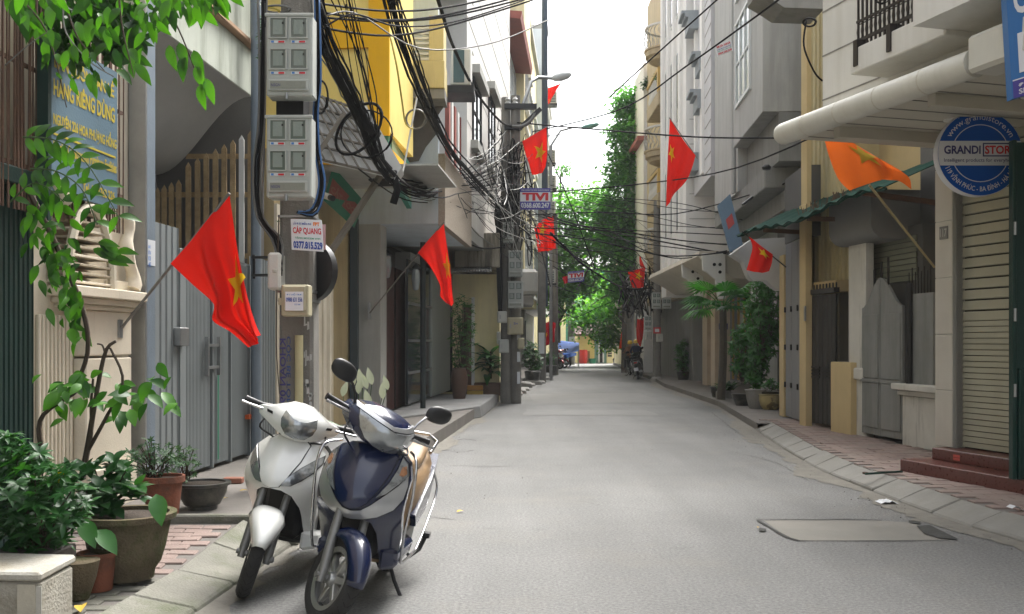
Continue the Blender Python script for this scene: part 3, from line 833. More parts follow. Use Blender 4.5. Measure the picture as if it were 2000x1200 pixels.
# folded cream gate leaf, dark post, camera
fg = thing('folded_cream_gate', 'cream folded gate leaf standing beside the meter pole', 'gate', P(628, 790, 13.0))
ff = Frame(P(612, 0, 12.9).x, 12.9, .4, .5, 'L')
ribbed(MB(ff), ff, 0, .34, 0, .2, 2.35, .085, .02).build('ribbed_leaf', M_CREAM, fg)
MB().box(P(636, 0, 13.15).x, P(646, 0, 13.15).x, 13.1, 13.17, .2, 2.4).build('stile', M_CREAM, fg)
dpst = thing('dark_steel_post', 'dark blue-grey steel post between ochre wall and grey column', 'post', P(692, 800, 16.6))
MB().box(P(684, 0, 16.6).x, P(699, 0, 16.6).x, 16.55, 16.7, .2, 3.6).build('post', mat('dark_blue_steel', (.04, .055, .065), .5, .15, 3), dpst)
cc = thing('security_camera', 'small white security camera under the green signboard', 'camera', P(640, 388, 13.9))
MB().tube([P(628, 380, 13.9), P(645, 386, 13.6)], .045, 10).build('body', M_WHITE, cc, smooth=1)
MB().tube([P(645, 386, 13.6), P(650, 388, 13.5)], .04, 10).build('lens_hood', M_BLACKM, cc)
MB().bar(P(628, 380, 13.9), P(622, 400, 14.0), .04).build('bracket', M_WHITE, cc)
# ---- L4: grey column house with jutting pale blue upper floor
cY = 17.0
t4 = thing('pale_blue_house', 'pale blue-grey house whose upper floor juts out on a grey column over dark doors', 'house', P(800, 780, 19))
uc = FL.uY(cY, .3); 
oc = lambda px, Yq=cY: (P(px, 0, Yq).x - FL(FL.uY(Yq, .3), 0, 0).x) / FL.n[0]
MB(FL).box(uc, uc + .5, oc(699), oc(744), .2, 3.56).build('column', M_LGREY, t4, bevel=.01)
MB(FL).box(uc, uc + 12.5, -7, -.25, 0, 3.6).build('back_wall', mat('grey_brown_wall', (.16, .15, .135), .8, .2, 2), t4)
oF = oc(870)
uE = FL.u(921, oF)
zb = CH + (668 - 438) * cY / F
MB(FL).box(uc, uE, -7, oF - .12, zb, zb + .32).build('floor_slab', M_BLUEGREY, t4)
MB(FL).box(uc + .002, uE, oF - .118, oF, zb - .03, CH + (668 - 302) * cY / F).build('pebble_parapet', M_PEBBLE, t4)
MB(FL).box(uc + .0, uc + .15, .3, oF - .12, zb + .322, 8.8).build('side_wall', M_BLUEGREY, t4)
MB(FL).box(uc + .16, uE, -7, .3, zb + .322, 8.8).build('upper_wall', M_BLUEGREY, t4)
MB(FL).box(uc, uE, -7, oF + .05, 8.8, 9.0).build('roof_slab', M_LGREY, t4)
# bare damaged render
dam = MB(FL); rr = random.Random(9)
ou = [(-.2, .0), (-.2, 1.75), (.15, 1.8), (.42, 1.75), (.66, 1.5), (.55, 1.2), (.62, .95), (.48, .75), (.5, .5), (.32, .28), (.2, .05)]
o_b = oc(796)
dam.add([(uc - .012, o_b + a, CH + (668 - 322) * cY / F + b) for a, b in ou], [tuple(range(len(ou)))])
dam.build('bare_render_patch', mat('bare_dark_render', (.12, .11, .10), .95, .3, 3, bump=.4), t4)
# pale yellow balcony beside the orange column
yb = thing('pale_yellow_balcony', 'small pale yellow balcony with white louvres beside the orange column', 'balcony', P(820, 170, 16.4))
Xb = lambda px: P(px, 0, 16.3).x
Zb = lambda py: P(0, py, 16.3).z
MB().box(Xb(766), Xb(868), 16.3, 17.0, Zb(172), Zb(118)).build('parapet', mat('cream_yellow_render', (.60, .50, .24), .8, .12, 1.5, .6, (.36, .30, .16), True), yb, bevel=.01)
MB().box(Xb(838), Xb(866), 16.32, 17.0, Zb(117), Zb(30)).build('pier', MATS['cream_yellow_render'], yb)
MB().box(Xb(766), Xb(868), 16.34, 17.0, Zb(172) - .16, Zb(172) - .005).build('slab', M_CONC, yb)
for k in range(7): MB().box(Xb(788), Xb(837), 16.33, 16.40, Zb(116) + k * .085, Zb(116) + k * .085 + .035).build('louvre', M_WHITE, yb)
# dark door recess and door leaves
ud = FL.uY(17.6, .2)
MB(FL).box(ud, FL.u(800, .2), .1, .2, .25, 3.0).build('door', M_DKRED, t4)
MB(FL).box(FL.u(772, .22), FL.u(774, .22), .2, .215, .25, 3.0).build('door_joint', M_DARK, t4)
MB(FL).box(FL.u(800, .3), FL.u(822, .3), .0, .32, .25, 3.4).build('grey_pier', M_LGREY, t4)
gl0, gl1 = FL.u(802, .45), FL.u(845, .45)
MB(FL).box(gl0, gl1, .36, .40, .3, 3.2).build('glass_front', M_WINDOW, t4)
for z in (.9, 1.55, 2.3): MB(FL).box(gl0, gl1, .40, .43, z, z + .05).build('glass_rail', M_STEEL, t4)
MB(FL).box(FL.u(845, .45), FL.u(880, .45), .30, .44, .3, 3.2).build('grey_panel', mat('sage_grey_panel', (.30, .32, .29), .6, .12, 2), t4)
MB(FL).box(FL.u(880, .45), FL.u(887, .45), .3, .50, .25, 3.3).build('dark_frame', M_BLACKM, t4)
pst = thing('black_pipe_post', 'black round post in front of the dark glass doorway', 'post', P(826, 800, 19.5))
MB().tube([P(826, 0, 19.5) * 1 + V((0, 0, -P(826, 0, 19.5).z + .25)), V((P(826, 0, 19.5).x, 19.5, 3.5))], .055, 10).build('post', mat('dark_teal_post', (.02, .03, .03), .5), pst, smooth=1)
# wall lantern, lamp-size meter boxes beside door
for k, (px, py) in enumerate(((756, 520), (812, 545))):
    wl_ = thing('wall_lantern', ['small wall lantern left of the dark red door', 'small wall lantern on the pier by the glass doorway'][k], 'lantern', P(px, py, 17.8 + k))
    c = P(px, py, 17.8 + k)
    MB().lathe([(.02, .22), (.07, .16), (.085, 0), (.05, -.2), (.02, -.22)], 8, tuple(c)).build('glass', M_WINDOWL, wl_)
    MB().lathe([(.0, .30), (.10, .2), (.02, .19)], 8, tuple(c)).build('cap', M_BLACKM, wl_)
# red/white curtain bars in the upper loggia, AC unit
for k in range(6):
    u_ = FL.u(874 + k * 6, oF - .25)
    MB(FL).box(u_, u_ + .22, oF - .3, oF - .22, CH + (668 - 330) * 18 / F - .2, CH + (668 - 185) * 19 / F).build('loggia_slat', M_REDBR if k % 2 == 0 else M_WHITE, t4)
ac = thing('air_conditioner', 'outdoor air conditioner on a black bracket beside the pebble-dash balcony', 'air conditioner', P(897, 180, 17.6))
acx0, acx1 = P(880, 0, 17.4), P(919, 0, 17.4)
zt, zb_ = CH + (668 - 95) * 17.4 / F, CH + (668 - 166) * 17.4 / F
MB().box(acx0.x, acx1.x, 17.4, 18.15, zb_, zt).build('casing', M_ACW, ac, bevel=.015)
MB().box(acx0.x + .05, acx0.x + .24, 17.385, 17.4, zb_ + .04, zt - .03).build('side_grille', M_DGREEN, ac)
MB().lathe([(.0, .0), (.26, .0), (.27, .03), (.24, .05), (.0, .06)], 18, (acx0.x - .0, 17.75, (zb_ + zt) / 2), ax='x').build('fan_guard', M_ACW, ac)
MB().box(acx0.x - .3, acx1.x + .06, 17.38, 18.1, zb_ - .14, zb_ - .01).build('bracket', M_BLACKM, ac)
# ---- L5: stained low balcony house with the doorway behind the plants
t5 = thing('stained_balcony_house', 'low house with a stained cream balcony, tin eave and yellow doorway behind potted plants', 'house', P(930, 740, 25))
Y5 = 24.5
MB().box(P(880, 0, 26).x - 4, P(976, 0, 26).x, 25.8, 31, .0, 3.3).build('wall', M_YELB, t5)
MB().box(P(888, 0, Y5).x, P(976, 0, Y5).x, Y5, 31, CH + (668 - 522) * Y5 / F, CH + (668 - 455) * Y5 / F).build('balcony', mat('stained_cream_concrete', (.45, .41, .32), .9, .15, 1.5, .9, (.08, .075, .06), True, sthr=(.46, .62)), t5, bevel=.02)
MB().box(P(905, 0, 25.75).x, P(921, 0, 25.75).x, 25.7, 25.79, .2, 2.5).build('door', mat('brown_door', (.13, .07, .045), .6), t5)
MB().box(P(921, 0, 25.75).x, P(927, 0, 25.75).x, 25.68, 25.79, .2, 2.7).build('door_frame', M_WHITE, t5)
tr = MB(); xa, xb = P(884, 0, 24.2).x, P(960, 0, 24.2).x
nn = 14
for k in range(nn):
    a = lerp(xa, xb, k / nn); w = (xb - xa) / nn
    tr.hexa([(a, 23.7, 3.20), (a + w * .5, 23.7, 3.24), (a + w * .5, 25.5, 3.5), (a, 25.5, 3.46), (a, 23.7, 3.22), (a + w * .5, 23.7, 3.26), (a + w * .5, 25.5, 3.52), (a, 25.5, 3.48)])
    tr.hexa([(a + w * .5, 23.7, 3.24), (a + w, 23.7, 3.20), (a + w, 25.5, 3.46), (a + w * .5, 25.5, 3.5), (a + w * .5, 23.7, 3.26), (a + w, 23.7, 3.22), (a + w, 25.5, 3.48), (a + w * .5, 25.5, 3.52)])
tr.build('tin_eave', M_TINROOF, t5)
# ---- L6: white tiled house with two framed windows
oT = oF - .1
u0, u1 = uE + .02, FL.u(996, oT)
t6 = thing('white_tiled_house', 'narrow pale tiled house with two dark upright windows under stone hoods', 'house', FL((u0 + u1) / 2, oT, 0))
MB(FL).box(u0, u1, -7, oT, CH + (668 - 445) * 22 / F, 16).build('wall', M_TILEW, t6)
MB(FL).box(u0, u1, -7, -.5, .0, CH + (668 - 446) * 22 / F).build('ground_wall', M_LGREY, t6)
MB(FL).box(u0 - .02, u1, -7, oT - .01, CH + (668 - 470) * 22 / F, CH + (668 - 446) * 22 / F).build('floor_slab', M_LGREY, t6)
for (a, b, zt_, zb_) in ((921.5, 938, 148, 275), (953, 965, 178, 318)):
    ua_, ub_ = FL.u(a, oT), FL.u(b, oT)
    zt_ = FL.z(a, zt_, oT); zb_ = FL.z(a, zb_, oT)
    w = window(t6, FL, ua_ + .05, ub_, oT, zb_, zt_, M_BLACKM, M_WINDOW, bars=1, rows=2)
    MB(FL).box(ua_ - .2, ub_ + .2, oT, oT + .2, zt_ + .02, zt_ + .2).build('hood', M_LGREY, w)
    MB(FL).box(ua_ - .2, ub_ + .2, oT, oT + .16, zb_ - .2, zb_ - .02).build('sill', M_LGREY, w)
for k in range(9):
    z = 4.6 + k * 1.1
    MB(FL).box(u0 + 1.0, u0 + 1.18, oT, oT + .012, z, z + .05).build('tile_joint', M_LGREY, t6)
    MB(FL).box(u0 - .004, u1, oT + .002, oT + .008, z + .5, z + .515).build('tile_joint', M_LGREY, t6)
# ---- L7: house with tall glazed bay under a red-brown eave
u2, u3 = u1 + .02, FL.u(1021, oT)
t7 = thing('glazed_bay_house', 'house with tall white glazed balcony bay under a red-brown eave', 'house', FL((u2 + u3) / 2, oT, 0))
MB(FL).box(u2, u3, -7, oT - .5, 0, 15).build('wall', M_LGREY, t7)
z0_, z1_ = FL.z(1000, 205, oT), FL.z(1000, 60, oT)
for k in range(4):
    a = lerp(u2, u3, k / 4); window(t7, FL, a + .05, a + (u3 - u2) / 4 - .03, oT - .3, z0_, z1_, M_FRAME, M_WINDOWL, bars=1, rows=2)
MB(FL).box(u2, u3, -3, oT - .31, z0_, z1_).build('bay', M_PALEB, t7)
MB(FL).box(u2, u3 - .2, -3, oT - .1, z0_ - 1.6, z0_ - .02).build('balcony', M_LGREY, t7)
ev = MB(FL); ev.hexa([(u2, -1, z1_ + .4), (u3, -1, z1_ + .4), (u3, oT + .35, z1_ + .1), (u2, oT + .35, z1_ + .1), (u2, -1, z1_ + .6), (u3, -1, z1_ + .6), (u3, oT + .4, z1_ + .35), (u2, oT + .4, z1_ + .35)])
ev.build('eave', M_REDBR, t7)
# ---- L8.. far left row
far = [
    (1021, 1036, oT + .05, 17.5, M_YELB, 'tall_yellow_house', 'tall pale yellow house with ornate window frames beyond the double pole', 3),
    (1036, 1050, oT - .1, 16.0, M_YELB, 'yellow_balcony_house', 'second yellow house, narrower, with dark ground floor and air conditioners', 3),
    (1050, 1064, oT + .35, 18.5, M_PALEB, 'pale_blue_tower_house', 'pale blue-white tower house far down the lane on the side of the blue tarp', 4),
    (1064, 1074, oT + .1, 17.0, M_TILEW, 'white_end_house', 'last white house before the lane opens on the side of the blue tarp', 4),
]
pu = u3 + .02
for (pa, pb, o_, h, m_, nm, lb, nf) in far:
    ue_ = FL.u(pb, o_)
    t = thing(nm, lb, 'house', FL((pu + ue_) / 2, o_, 0))
    MB(FL).box(pu, ue_, -8, o_, 3.3, h).build('wall', m_, t)
    MB(FL).box(pu, ue_, -8, o_ - 1.1, 0, 3.32).build('ground_floor', M_CONC, t)
    MB(FL).box(pu - .01, ue_ + .01, -8, o_ + .16, h, h + .25).build('cornice', M_LGREY, t)
    L = ue_ - pu
    for f in range(nf):
        z = 4.6 + f * 3.3
        if z + 2 > h: break
        for k in range(2):
            a = pu + L * (.12 + .46 * k)
            w = window(t, FL, a, a + L * .32, o_, z, z + 1.7, M_FRAME, M_WINDOW, bars=1, rows=2)
            MB(FL).box(a - .1, a + L * .32 + .1, o_, o_ + .14, z + 1.74, z + 1.86).build('hood', M_WHITE, w)
            MB(FL).box(a - .1, a + L * .32 + .1, o_, o_ + .14, z - .12, z - .02).build('sill', M_WHITE, w)
        MB(FL).box(pu, ue_, o_, o_ + .1, z - .9, z - .75).build('string_course', M_WHITE, t)
    MB(FL).box(pu + L * .2, pu + L * .8, o_ - 1.12, o_ - 1.05, .2, 2.7).build('shutter', M_BLACKM, t)
    pu = ue_ + .02
# dark downpipe on the far row, air conditioners
dpf = thing('dark_blue_downpipe', 'thick dark blue-grey drainpipe running up the far left facades against the sky', 'downpipe', P(1064, 700, 41))
MB().tube([V((P(1064, 0, 41).x, 41, 3)), V((P(1064, 0, 41).x, 41, 17.5))], .13, 10).build('pipe', mat('dark_blue_pipe', (.045, .07, .10), .55), dpf, smooth=1)
def acbox(px, py, Y, lb):
    c = P(px, py, Y)
    t = thing('air_conditioner', lb, 'air conditioner', c)
    MB().box(c.x - .38, c.x + .05, c.y, c.y + .8, c.z - .3, c.z + .3).build('casing', M_ACW, t, bevel=.02)
    g = MB()
    for k in range(7): g.box(c.x - .3, c.x - .02, c.y - .014, c.y - .001, c.z - .24 + k * .075, c.z - .2 + k * .075)
    g.build('grille', M_DGREEN, t)
    MB().box(c.x - .5, c.x + .08, c.y, c.y + .75, c.z - .38, c.z - .31).build('bracket', M_BLACKM, t)
acbox(1086, 190, 50, 'air conditioner high up beside the small red flag')
acbox(1083, 305, 48, 'air conditioner on the far left wall beside the nearest star flag')
acbox(1084, 355, 47, 'air conditioner just below another one right of the TIVI banner')
acbox(1083, 540, 44, 'white air conditioner above the lane left of the far TIVI banner')
acbox(1083, 405, 46, 'dark-mounted air conditioner right of the TIVI banner')
# balcony box low on the far row
t8 = thing('concrete_balcony', 'rounded concrete balcony box above the dark far doorway', 'balcony', P(1045, 560, 36))
c0, c1 = P(1022, 455, 35), P(1062, 575, 35)
MB().box(c0.x - .3, c1.x - .2, 35, 38, c1.z, c1.z + .9).build('parapet', M_LGREY, t8, bevel=.12)
MB().box(c0.x - .3, c1.x - .35, 35.2, 38, c1.z - .35, c1.z - .02).build('slab', M_CONC, t8)
# ================================================================ HOUSES, RIGHT SIDE
M_SHUT = mat('beige_shutter_slat', (.37, .36, .28), .5, .1, 2, .3, (.30, .28, .2), True, bump=.03)
M_GRAN = mat('red_granite', (.12, .038, .03), .3, .35, 30, bump=.03, spec=.6)
M_TILEB = mat('beige_pilaster_tile', (.50, .475, .42), .4, .1, 2, .25, (.4, .37, .3), True, bump=.03)
M_OFFW = mat('off_white_wall', (.66, .65, .61), .7, .08, 1.4, .35, (.48, .46, .40), True)
M_CANOPY = mat('canopy_metal', (.56, .55, .49), .55, .1, 1.2, .35, (.42, .40, .33), True, bump=.05)
M_SOFW = mat('canopy_soffit_board', (.50, .47, .39), .6, .08, 1.5)
M_IRON = mat('wrought_iron', (.028, .022, .02), .6, .3, 8)
M_DKGREEN = mat('dark_green_paint', (.006, .035, .027), .35, .2, 3)
M_GATEG = mat('old_grey_gate', (.23, .235, .225), .6, .2, 2, .6, (.12, .125, .115), True)
M_PIERW = mat('mouldy_white_pier', (.55, .54, .49), .85, .15, 2, .8, (.13, .13, .11), True, sthr=(.55, .72))
M_CREAMY = mat('cream_yellow_wall', (.55, .43, .23), .8, .1, 2, .3, (.40, .31, .17), True)
M_BEIGER = mat('beige_ribbed_sheet', (.46, .40, .23), .6, .12, 2, .3, (.33, .28, .15), True)
M_DGATE = mat('dark_brown_gate', (.035, .033, .03), .5, .25, 3, .4, (.06, .05, .045), True)
M_GREYH = mat('grey_house_render', (.40, .40, .385), .85, .12, 1.2, .5, (.25, .25, .235), True)
M_GREYC = mat('dark_grey_concrete', (.24, .24, .23), .85, .15, 1.5, .45, (.13, .13, .12), True)
M_GRNTIN = mat('weathered_green_tin', (.012, .05, .038), .8, .4, 4, .6, (.05, .055, .046), bump=.1, sscale=4, spec=.04)
M_WHITEB = mat('bright_white_render', (.78, .77, .74), .8, .06, 1, .25, (.64, .62, .58), True)
M_MARBLE = mat('beige_marble', (.50, .41, .30), .35, .2, 2.5, .4, (.38, .29, .2), bump=.02)
M_BALC = mat('balcony_tan', (.47, .38, .24), .8, .12, 1.5, .5, (.28, .22, .14), True)
M_BRASS = mat('ochre_gold_paint', (.55, .36, .10), .6, .15, 2)

FR0 = Frame(4.70, 11.04, -.28, .96, 'R')
U0 = lambda px, o=0: FR0.u(px, o)
s0 = thing('corner_shop', 'shop with beige roller shutter, red granite steps and rolled canopy edge', 'shop', FR0(-2, 0, .13))
up_ = U0(1828) ; uq = U0(1862); uS = U0(1873, -.14)
MB(FR0).box(-18, up_, -7, -.16, .13, 3.9).build('wall', M_OFFW, s0)
# pilaster of tiles
zz = [.40, 1.02, 1.63, 2.25, 2.87, 3.45, 3.78]
for a, b in zip(zz, zz[1:]):
    MB(FR0).box(uq + .005, up_, -.16, .012, a + .004, b - .004).build('pilaster_tile', M_TILEB, s0, bevel=.004)
MB(FR0).box(uq + .0, up_ - .003, -.165, .002, .40, 3.78).build('pilaster', M_LGREY, s0)
MB(FR0).box(uS, uq - .0, -.16, -.04, .40, 3.78).build('reveal', M_OFFW, s0)
# shutter slats
z = .41; k = 0
MB(FR0).box(uS - 5, uS - .002, -.158, -.15, .4, 3.78).build('shutter_backing', M_DARK, s0)
while z < 3.7:
    h = .062 if z < 1.72 else .115
    g = .0035 if z < 1.72 else .014
    mb = MB(FR0)
    mb.hexa([(uS - 5, -.149, z), (uS - .004, -.149, z), (uS - .004, -.118, z + .006), (uS - 5, -.118, z + .006), (uS - 5, -.149, z + h - g), (uS - .004, -.149, z + h - g), (uS - .004, -.124, z + h - g), (uS - 5, -.124, z + h - g)])
    mb.build('shutter_slat', M_SHUT, s0)
    z += h; k += 1
MB(FR0).box(uS - 5, U0(1758, .50), -.3, .50, .11, .272).build('granite_step', M_GRAN, s0, bevel=.006)
MB(FR0).box(uS - 5, U0(1820, .17), -.3, .17, .274, .398).build('granite_step', M_GRAN, s0, bevel=.006)
st = lettering(s0, '=====', lambda a, b: FR0(U0(1862, .17) - .1 * a, .173, .30 + .06 * b), plain('red_white_sticker', (.55, .12, .10)), .05, 'sticker')
# upper floor
oU = 1.30
uU = U0(1607, oU)
zU = 3.86
MB(FR0).box(-18, uU, -7, oU, zU, 9.5).build('upper_wall', M_OFFW, s0)
for k in range(7):
    z = 4.18 + k * .48
    MB(FR0).box(-14, uU + .004, oU + .001, oU + .006, z, z + .014).build('wall_groove', M_CONC, s0)
uB1, uB0 = U0(1660, 1.72), U0(1783, 1.72)
zB = FR0.z(1662, 146, 1.72)
MB(FR0).box(uB0 - .4, uB1, oU, 1.72, zB, zB + .24).build('balcony_slab', M_OFFW, s0, bevel=.01)
MB(FR0).box(uB0 - 4, U0(1783, 2.02), oU, 2.02, FR0.z(1783, 52, 2.02), 9.5).build('bay_box', M_OFFW, s0)
rl = thing('balcony_railing', 'black wrought iron balcony railing with curled scrollwork above the rolled canopy', 'railing', FR0((uB0 + uB1) / 2, 1.68, zB + .24))
zr = zB + .26
for z in (zr + .05, zr + .24, zr + .95): MB(FR0).box(uB0, uB1 - .02, 1.64, 1.665, z, z + .022).build('rail', M_IRON, rl)
n = 13
for k in range(n + 1):
    u_ = lerp(uB0 + .02, uB1 - .04, k / n)
    MB(FR0).box(u_ - .008, u_ + .008, 1.643, 1.662, zr, zr + .95).build('baluster', M_IRON, rl)
    if k < n:
        c = FR0(u_ + (uB1 - uB0) / n / 2, 1.652, zr + .15)
        ring = [c + V((FR0.d[0] * .05 * cos(a), FR0.d[1] * .05 * cos(a), .075 * sin(a))) for a in [2 * pi * j / 10 for j in range(11)]]
        MB().tube(ring, .007, 5).build('scroll', M_IRON, rl)
for u_ in (uB1 - .1, lerp(uB0, uB1, .35)):
    MB(FR0).box(u_ - .03, u_ + .03, 1.60, 1.735, zB + .06, zr + .05).build('foot_block', M_IRON, rl)
rr = random.Random(4)
for j in range(5):
    c = FR0(lerp(uB0, uB1, rr.uniform(.45, .85)), 1.66, zr + rr.uniform(.5, .8)); r0 = rr.uniform(.12, .22)
    MB().tube([c + V((FR0.d[0] * r0 * cos(a), FR0.d[1] * r0 * cos(a), r0 * 1.4 * sin(a))) for a in [2 * pi * q / 14 for q in range(15)]], .006, 4).build('wire_coil', M_CABLE, rl)
# canopy with rolled edge
oC = 1.84; zC = 3.77; rC = .115
uc1, uc0 = U0(1532, oC), U0(1905, oC)
cp = thing('rolled_edge_canopy', 'cream shop canopy with a fat rolled tube edge and boarded soffit', 'canopy', FR0((uc0 + uc1) / 2, .9, zC))
pts = [FR0(uc1 + .10 * s_, oC, zC) for s_ in (1, .8, .4, 0)] + [FR0(lerp(uc1, uc0, k / 6), oC, zC) for k in range(1, 7)]
MB().tube(pts, [.05, .085, .108, rC] + [rC] * 6, 18).build('rolled_edge', M_CANOPY, cp, smooth=1)
for k in (1, 2.2, 3.5, 4.8):
    u_ = lerp(uc1, uc0, k / 6); MB().tube([FR0(u_ - .006, oC, zC), FR0(u_ + .006, oC, zC)], rC + .002, 18).build('seam_ring', M_SOFW, cp)
MB(FR0).box(uc0 - 3, uc1, -.15, oC - .02, zC - .05, zC + .09).build('soffit', M_SOFW, cp)
for k in range(1, 9):
    u_ = lerp(uc0, uc1, k / 8.5); MB(FR0).box(u_ - .008, u_ + .008, -.1, oC - .12, zC - .056, zC - .051).build('board_joint', M_CONC, cp)
for k in (.2, .55): 
    c = FR0(lerp(uc0, uc1, k), .75, zC - .062); MB().lathe([(.0, 0), (.09, 0), (.09, .012), (0, .012)], 16, tuple(c)).build('downlight', M_WHITE, cp)
MB(FR0).box(uc0 - 1.2, uc0 - .01, oC - .2, oC + .1, zC - .1, zC + .2).build('end_box', M_CANOPY, cp, bevel=.03)
for k in range(3):
    MB(FR0).box(-.6 - k * 1.4, -.5 - k * 1.4, -.1, oC - .2, zC - .16, zC - .052).build('beam', M_SOFW, cp)
# dark green folded shutter leaf at the frame edge
gl = thing('dark_green_door_leaf', 'tall dark green metal door leaf on the granite step beside the beige shutter', 'door leaf', P(1990, 920, 9.25))
xg = P(1974, 0, 9.25).x
MB().box(xg, xg + .04, 9.21, 9.29, .275, 3.42).build('stile', M_DKGREEN, gl, bevel=.006)
MB().box(xg + .045, xg + .40, 9.23, 9.27, .275, 3.40).build('panel', M_DKGREEN, gl)
for z in (1.1, 1.8, 2.6): MB().tube([(xg + .02, 9.205, z - .06), (xg + .02, 9.205, z + .06)], .014, 8).build('hinge', M_STEEL, gl)
MB().box(xg + .05, xg + .09, 9.19, 9.225, .28, 1.3).build('side_bar', M_DKGREEN, gl, bevel=.006)

# round hanging sign
M_SGB = plain('sign_blue', (.004, .075, .36), .55, spec=.15)
M_SGW = plain('sign_white', (.62, .63, .66), .35)
M_NAVY = plain('sign_navy', (.04, .04, .15), .4)
M_SRED = plain('sign_red', (.55, .02, .03), .4)
c = P(1914, 300, 9.6); rS = 83 * 9.6 / F
rs = thing('round_shop_sign', 'round blue hanging shop sign with a white band reading GRANDI STORE', 'sign', c)
MB().lathe([(0, .0), (rS, .0), (rS + .002, .01), (rS + .002, .09), (rS, .10), (0, .10)], 48, (c.x, c.y + .0, c.z), ax='y').build('case', M_SGW, rs, smooth=.5)
MB().lathe([(0, -.006), (rS - .004, -.006), (rS - .004, -.001), (0, -.001)], 48, tuple(c), ax='y').build('blue_face', M_SGB, rs)
def sg_(x, z, d=.009): return V((c.x + x, c.y - d, c.z + z))
ring = MB(); ri = rS * .66
for k in range(48):
    a, b = 2 * pi * k / 48, 2 * pi * (k + 1) / 48
    ring.quad(sg_(ri * cos(a), ri * sin(a)), sg_(ri * cos(b), ri * sin(b)), sg_((ri + .008) * cos(b), (ri + .008) * sin(b)), sg_((ri + .008) * cos(a), (ri + .008) * sin(a)))
ring.build('white_ring', M_SGW, rs, recalc=False)
hb = rS * .29
poly = [(rS * .995 * cos(a), rS * .995 * sin(a)) for a in [math.asin(hb * k / 4 / rS) for k in range(-4, 5)]]
poly += [(-x, y) for x, y in poly[::-1]]
MB().add([tuple(sg_(x, y, .012)) for x, y in poly], [tuple(range(len(poly)))]).build('white_band', M_SGW, rs, recalc=False)
lettering(rs, 'GRANDI', lambda a, b: sg_(-rS * .86 + a * rS * .86, -rS * .02 + b * rS * .2, .015), M_NAVY, .03)
lettering(rs, 'STORE', lambda a, b: sg_(rS * .10 + a * rS * .72, -rS * .02 + b * rS * .2, .015), M_SRED, .03)
bxm = MB()
for (x0, x1, y0, y1) in ((.05, .87, .21, .24), (.05, .87, -.08, -.05), (.05, .08, -.05, .21), (.84, .87, -.05, .21)):
    bxm.quad(sg_(rS * x0, rS * y0, .015), sg_(rS * x1, rS * y0, .015), sg_(rS * x1, rS * y1, .015), sg_(rS * x0, rS * y1, .015))
bxm.build('box_outline', M_NAVY, rs, recalc=False)
lettering(rs, 'Intelligent products for everyhome', lambda a, b: sg_(-rS * .86 + a * rS * 1.72, -rS * .23 + b * rS * .11, .015), M_NAVY, .005)
def arc(a0, a1, r0, r1, flip=False):
    def fn(a, b):
        t_ = lerp(a0, a1, a); r_ = lerp(r0, r1, b); return sg_(r_ * cos(t_), r_ * sin(t_), .01)
    return fn
lettering(rs, 'www.grandistore.vn', arc(R(152), R(28), rS * .74, rS * .92), M_SGW, .0)
lettering(rs, '119 VĨNH PHÚC - BA ĐÌNH - HÀ NỘI', arc(R(203), R(337), rS * .93, rS * .74), M_SGW, .01)
rod = MB(); rod.tube([P(1868, 196, 9.6), P(2030, 200, 9.6)], .012, 8); rod.build('hanger_rod', M_STEEL, rs)
for px in (1878, 1958):
    ch = MB()
    p0, p1 = P(px - 10, 198, 9.59), P(px - 6 if px < 1900 else px + 2, 232, 9.6)
    ch.tube([p0, p0.lerp(p1, .5) + V((.02, 0, 0)), p1], .008, 6); ch.build('chain', M_STEEL, rs)
# blue company sign at the frame corner
bs = thing('blue_company_sign', 'tall blue sign board with white panel cut off at the top corner', 'sign', P(2000, 190, 7.4))
A, B, C_, D = P(1962, -60, 7.4), P(2180, -150, 6.9), P(2190, 130, 6.9), P(1977, 194, 7.4)
M_SB2 = plain('sign_mid_blue', (.02, .13, .36), .35); M_PUR = plain('sign_purple', (.05, .04, .25), .4)
q = lambda s, t_, d=0: D.lerp(C_, s).lerp(A.lerp(B, s), t_) + V((0, -d, 0))
MB().hexa([q(0, 0), q(1, 0), q(1, 0, -.08), q(0, 0, -.08), q(0, 1), q(1, 1), q(1, 1, -.08), q(0, 1, -.08)]).build('board', M_SB2, bs)
MB().quad(q(.08, .18, .006), q(1, .18, .006), q(1, .48, .006), q(.08, .48, .006)).build('white_panel', M_SGW, bs)
MB().quad(q(0.01, 0, .006), q(1, 0, .006), q(1, .13, .006), q(0.01, .13, .006)).build('purple_band', M_PUR, bs)
MB().quad(q(0.01, .131, .007), q(1, .131, .007), q(1, .14, .007), q(0.01, .14, .007)).build('white_line', M_SGW, bs)
lettering(bs, 'CÔNG TY', lambda a, b: q(.06 + a * .9, .62 + b * .3, .008), M_SGW, .03)
lettering(bs, 'GRANDI', lambda a, b: q(.14 + a * .8, .28 + b * .12, .012), plain('sign_green', (.0, .26, .13)), .02)
lettering(bs, 'ĐC: SỐ 119 VĨNH PHÚC', lambda a, b: q(.06 + a * .9, .075 + b * .04, .012), M_SGW, .02)
lettering(bs, 'SHOWROOM 119', lambda a, b: q(.06 + a * .7, .02 + b * .04, .012), M_SGW, .02)

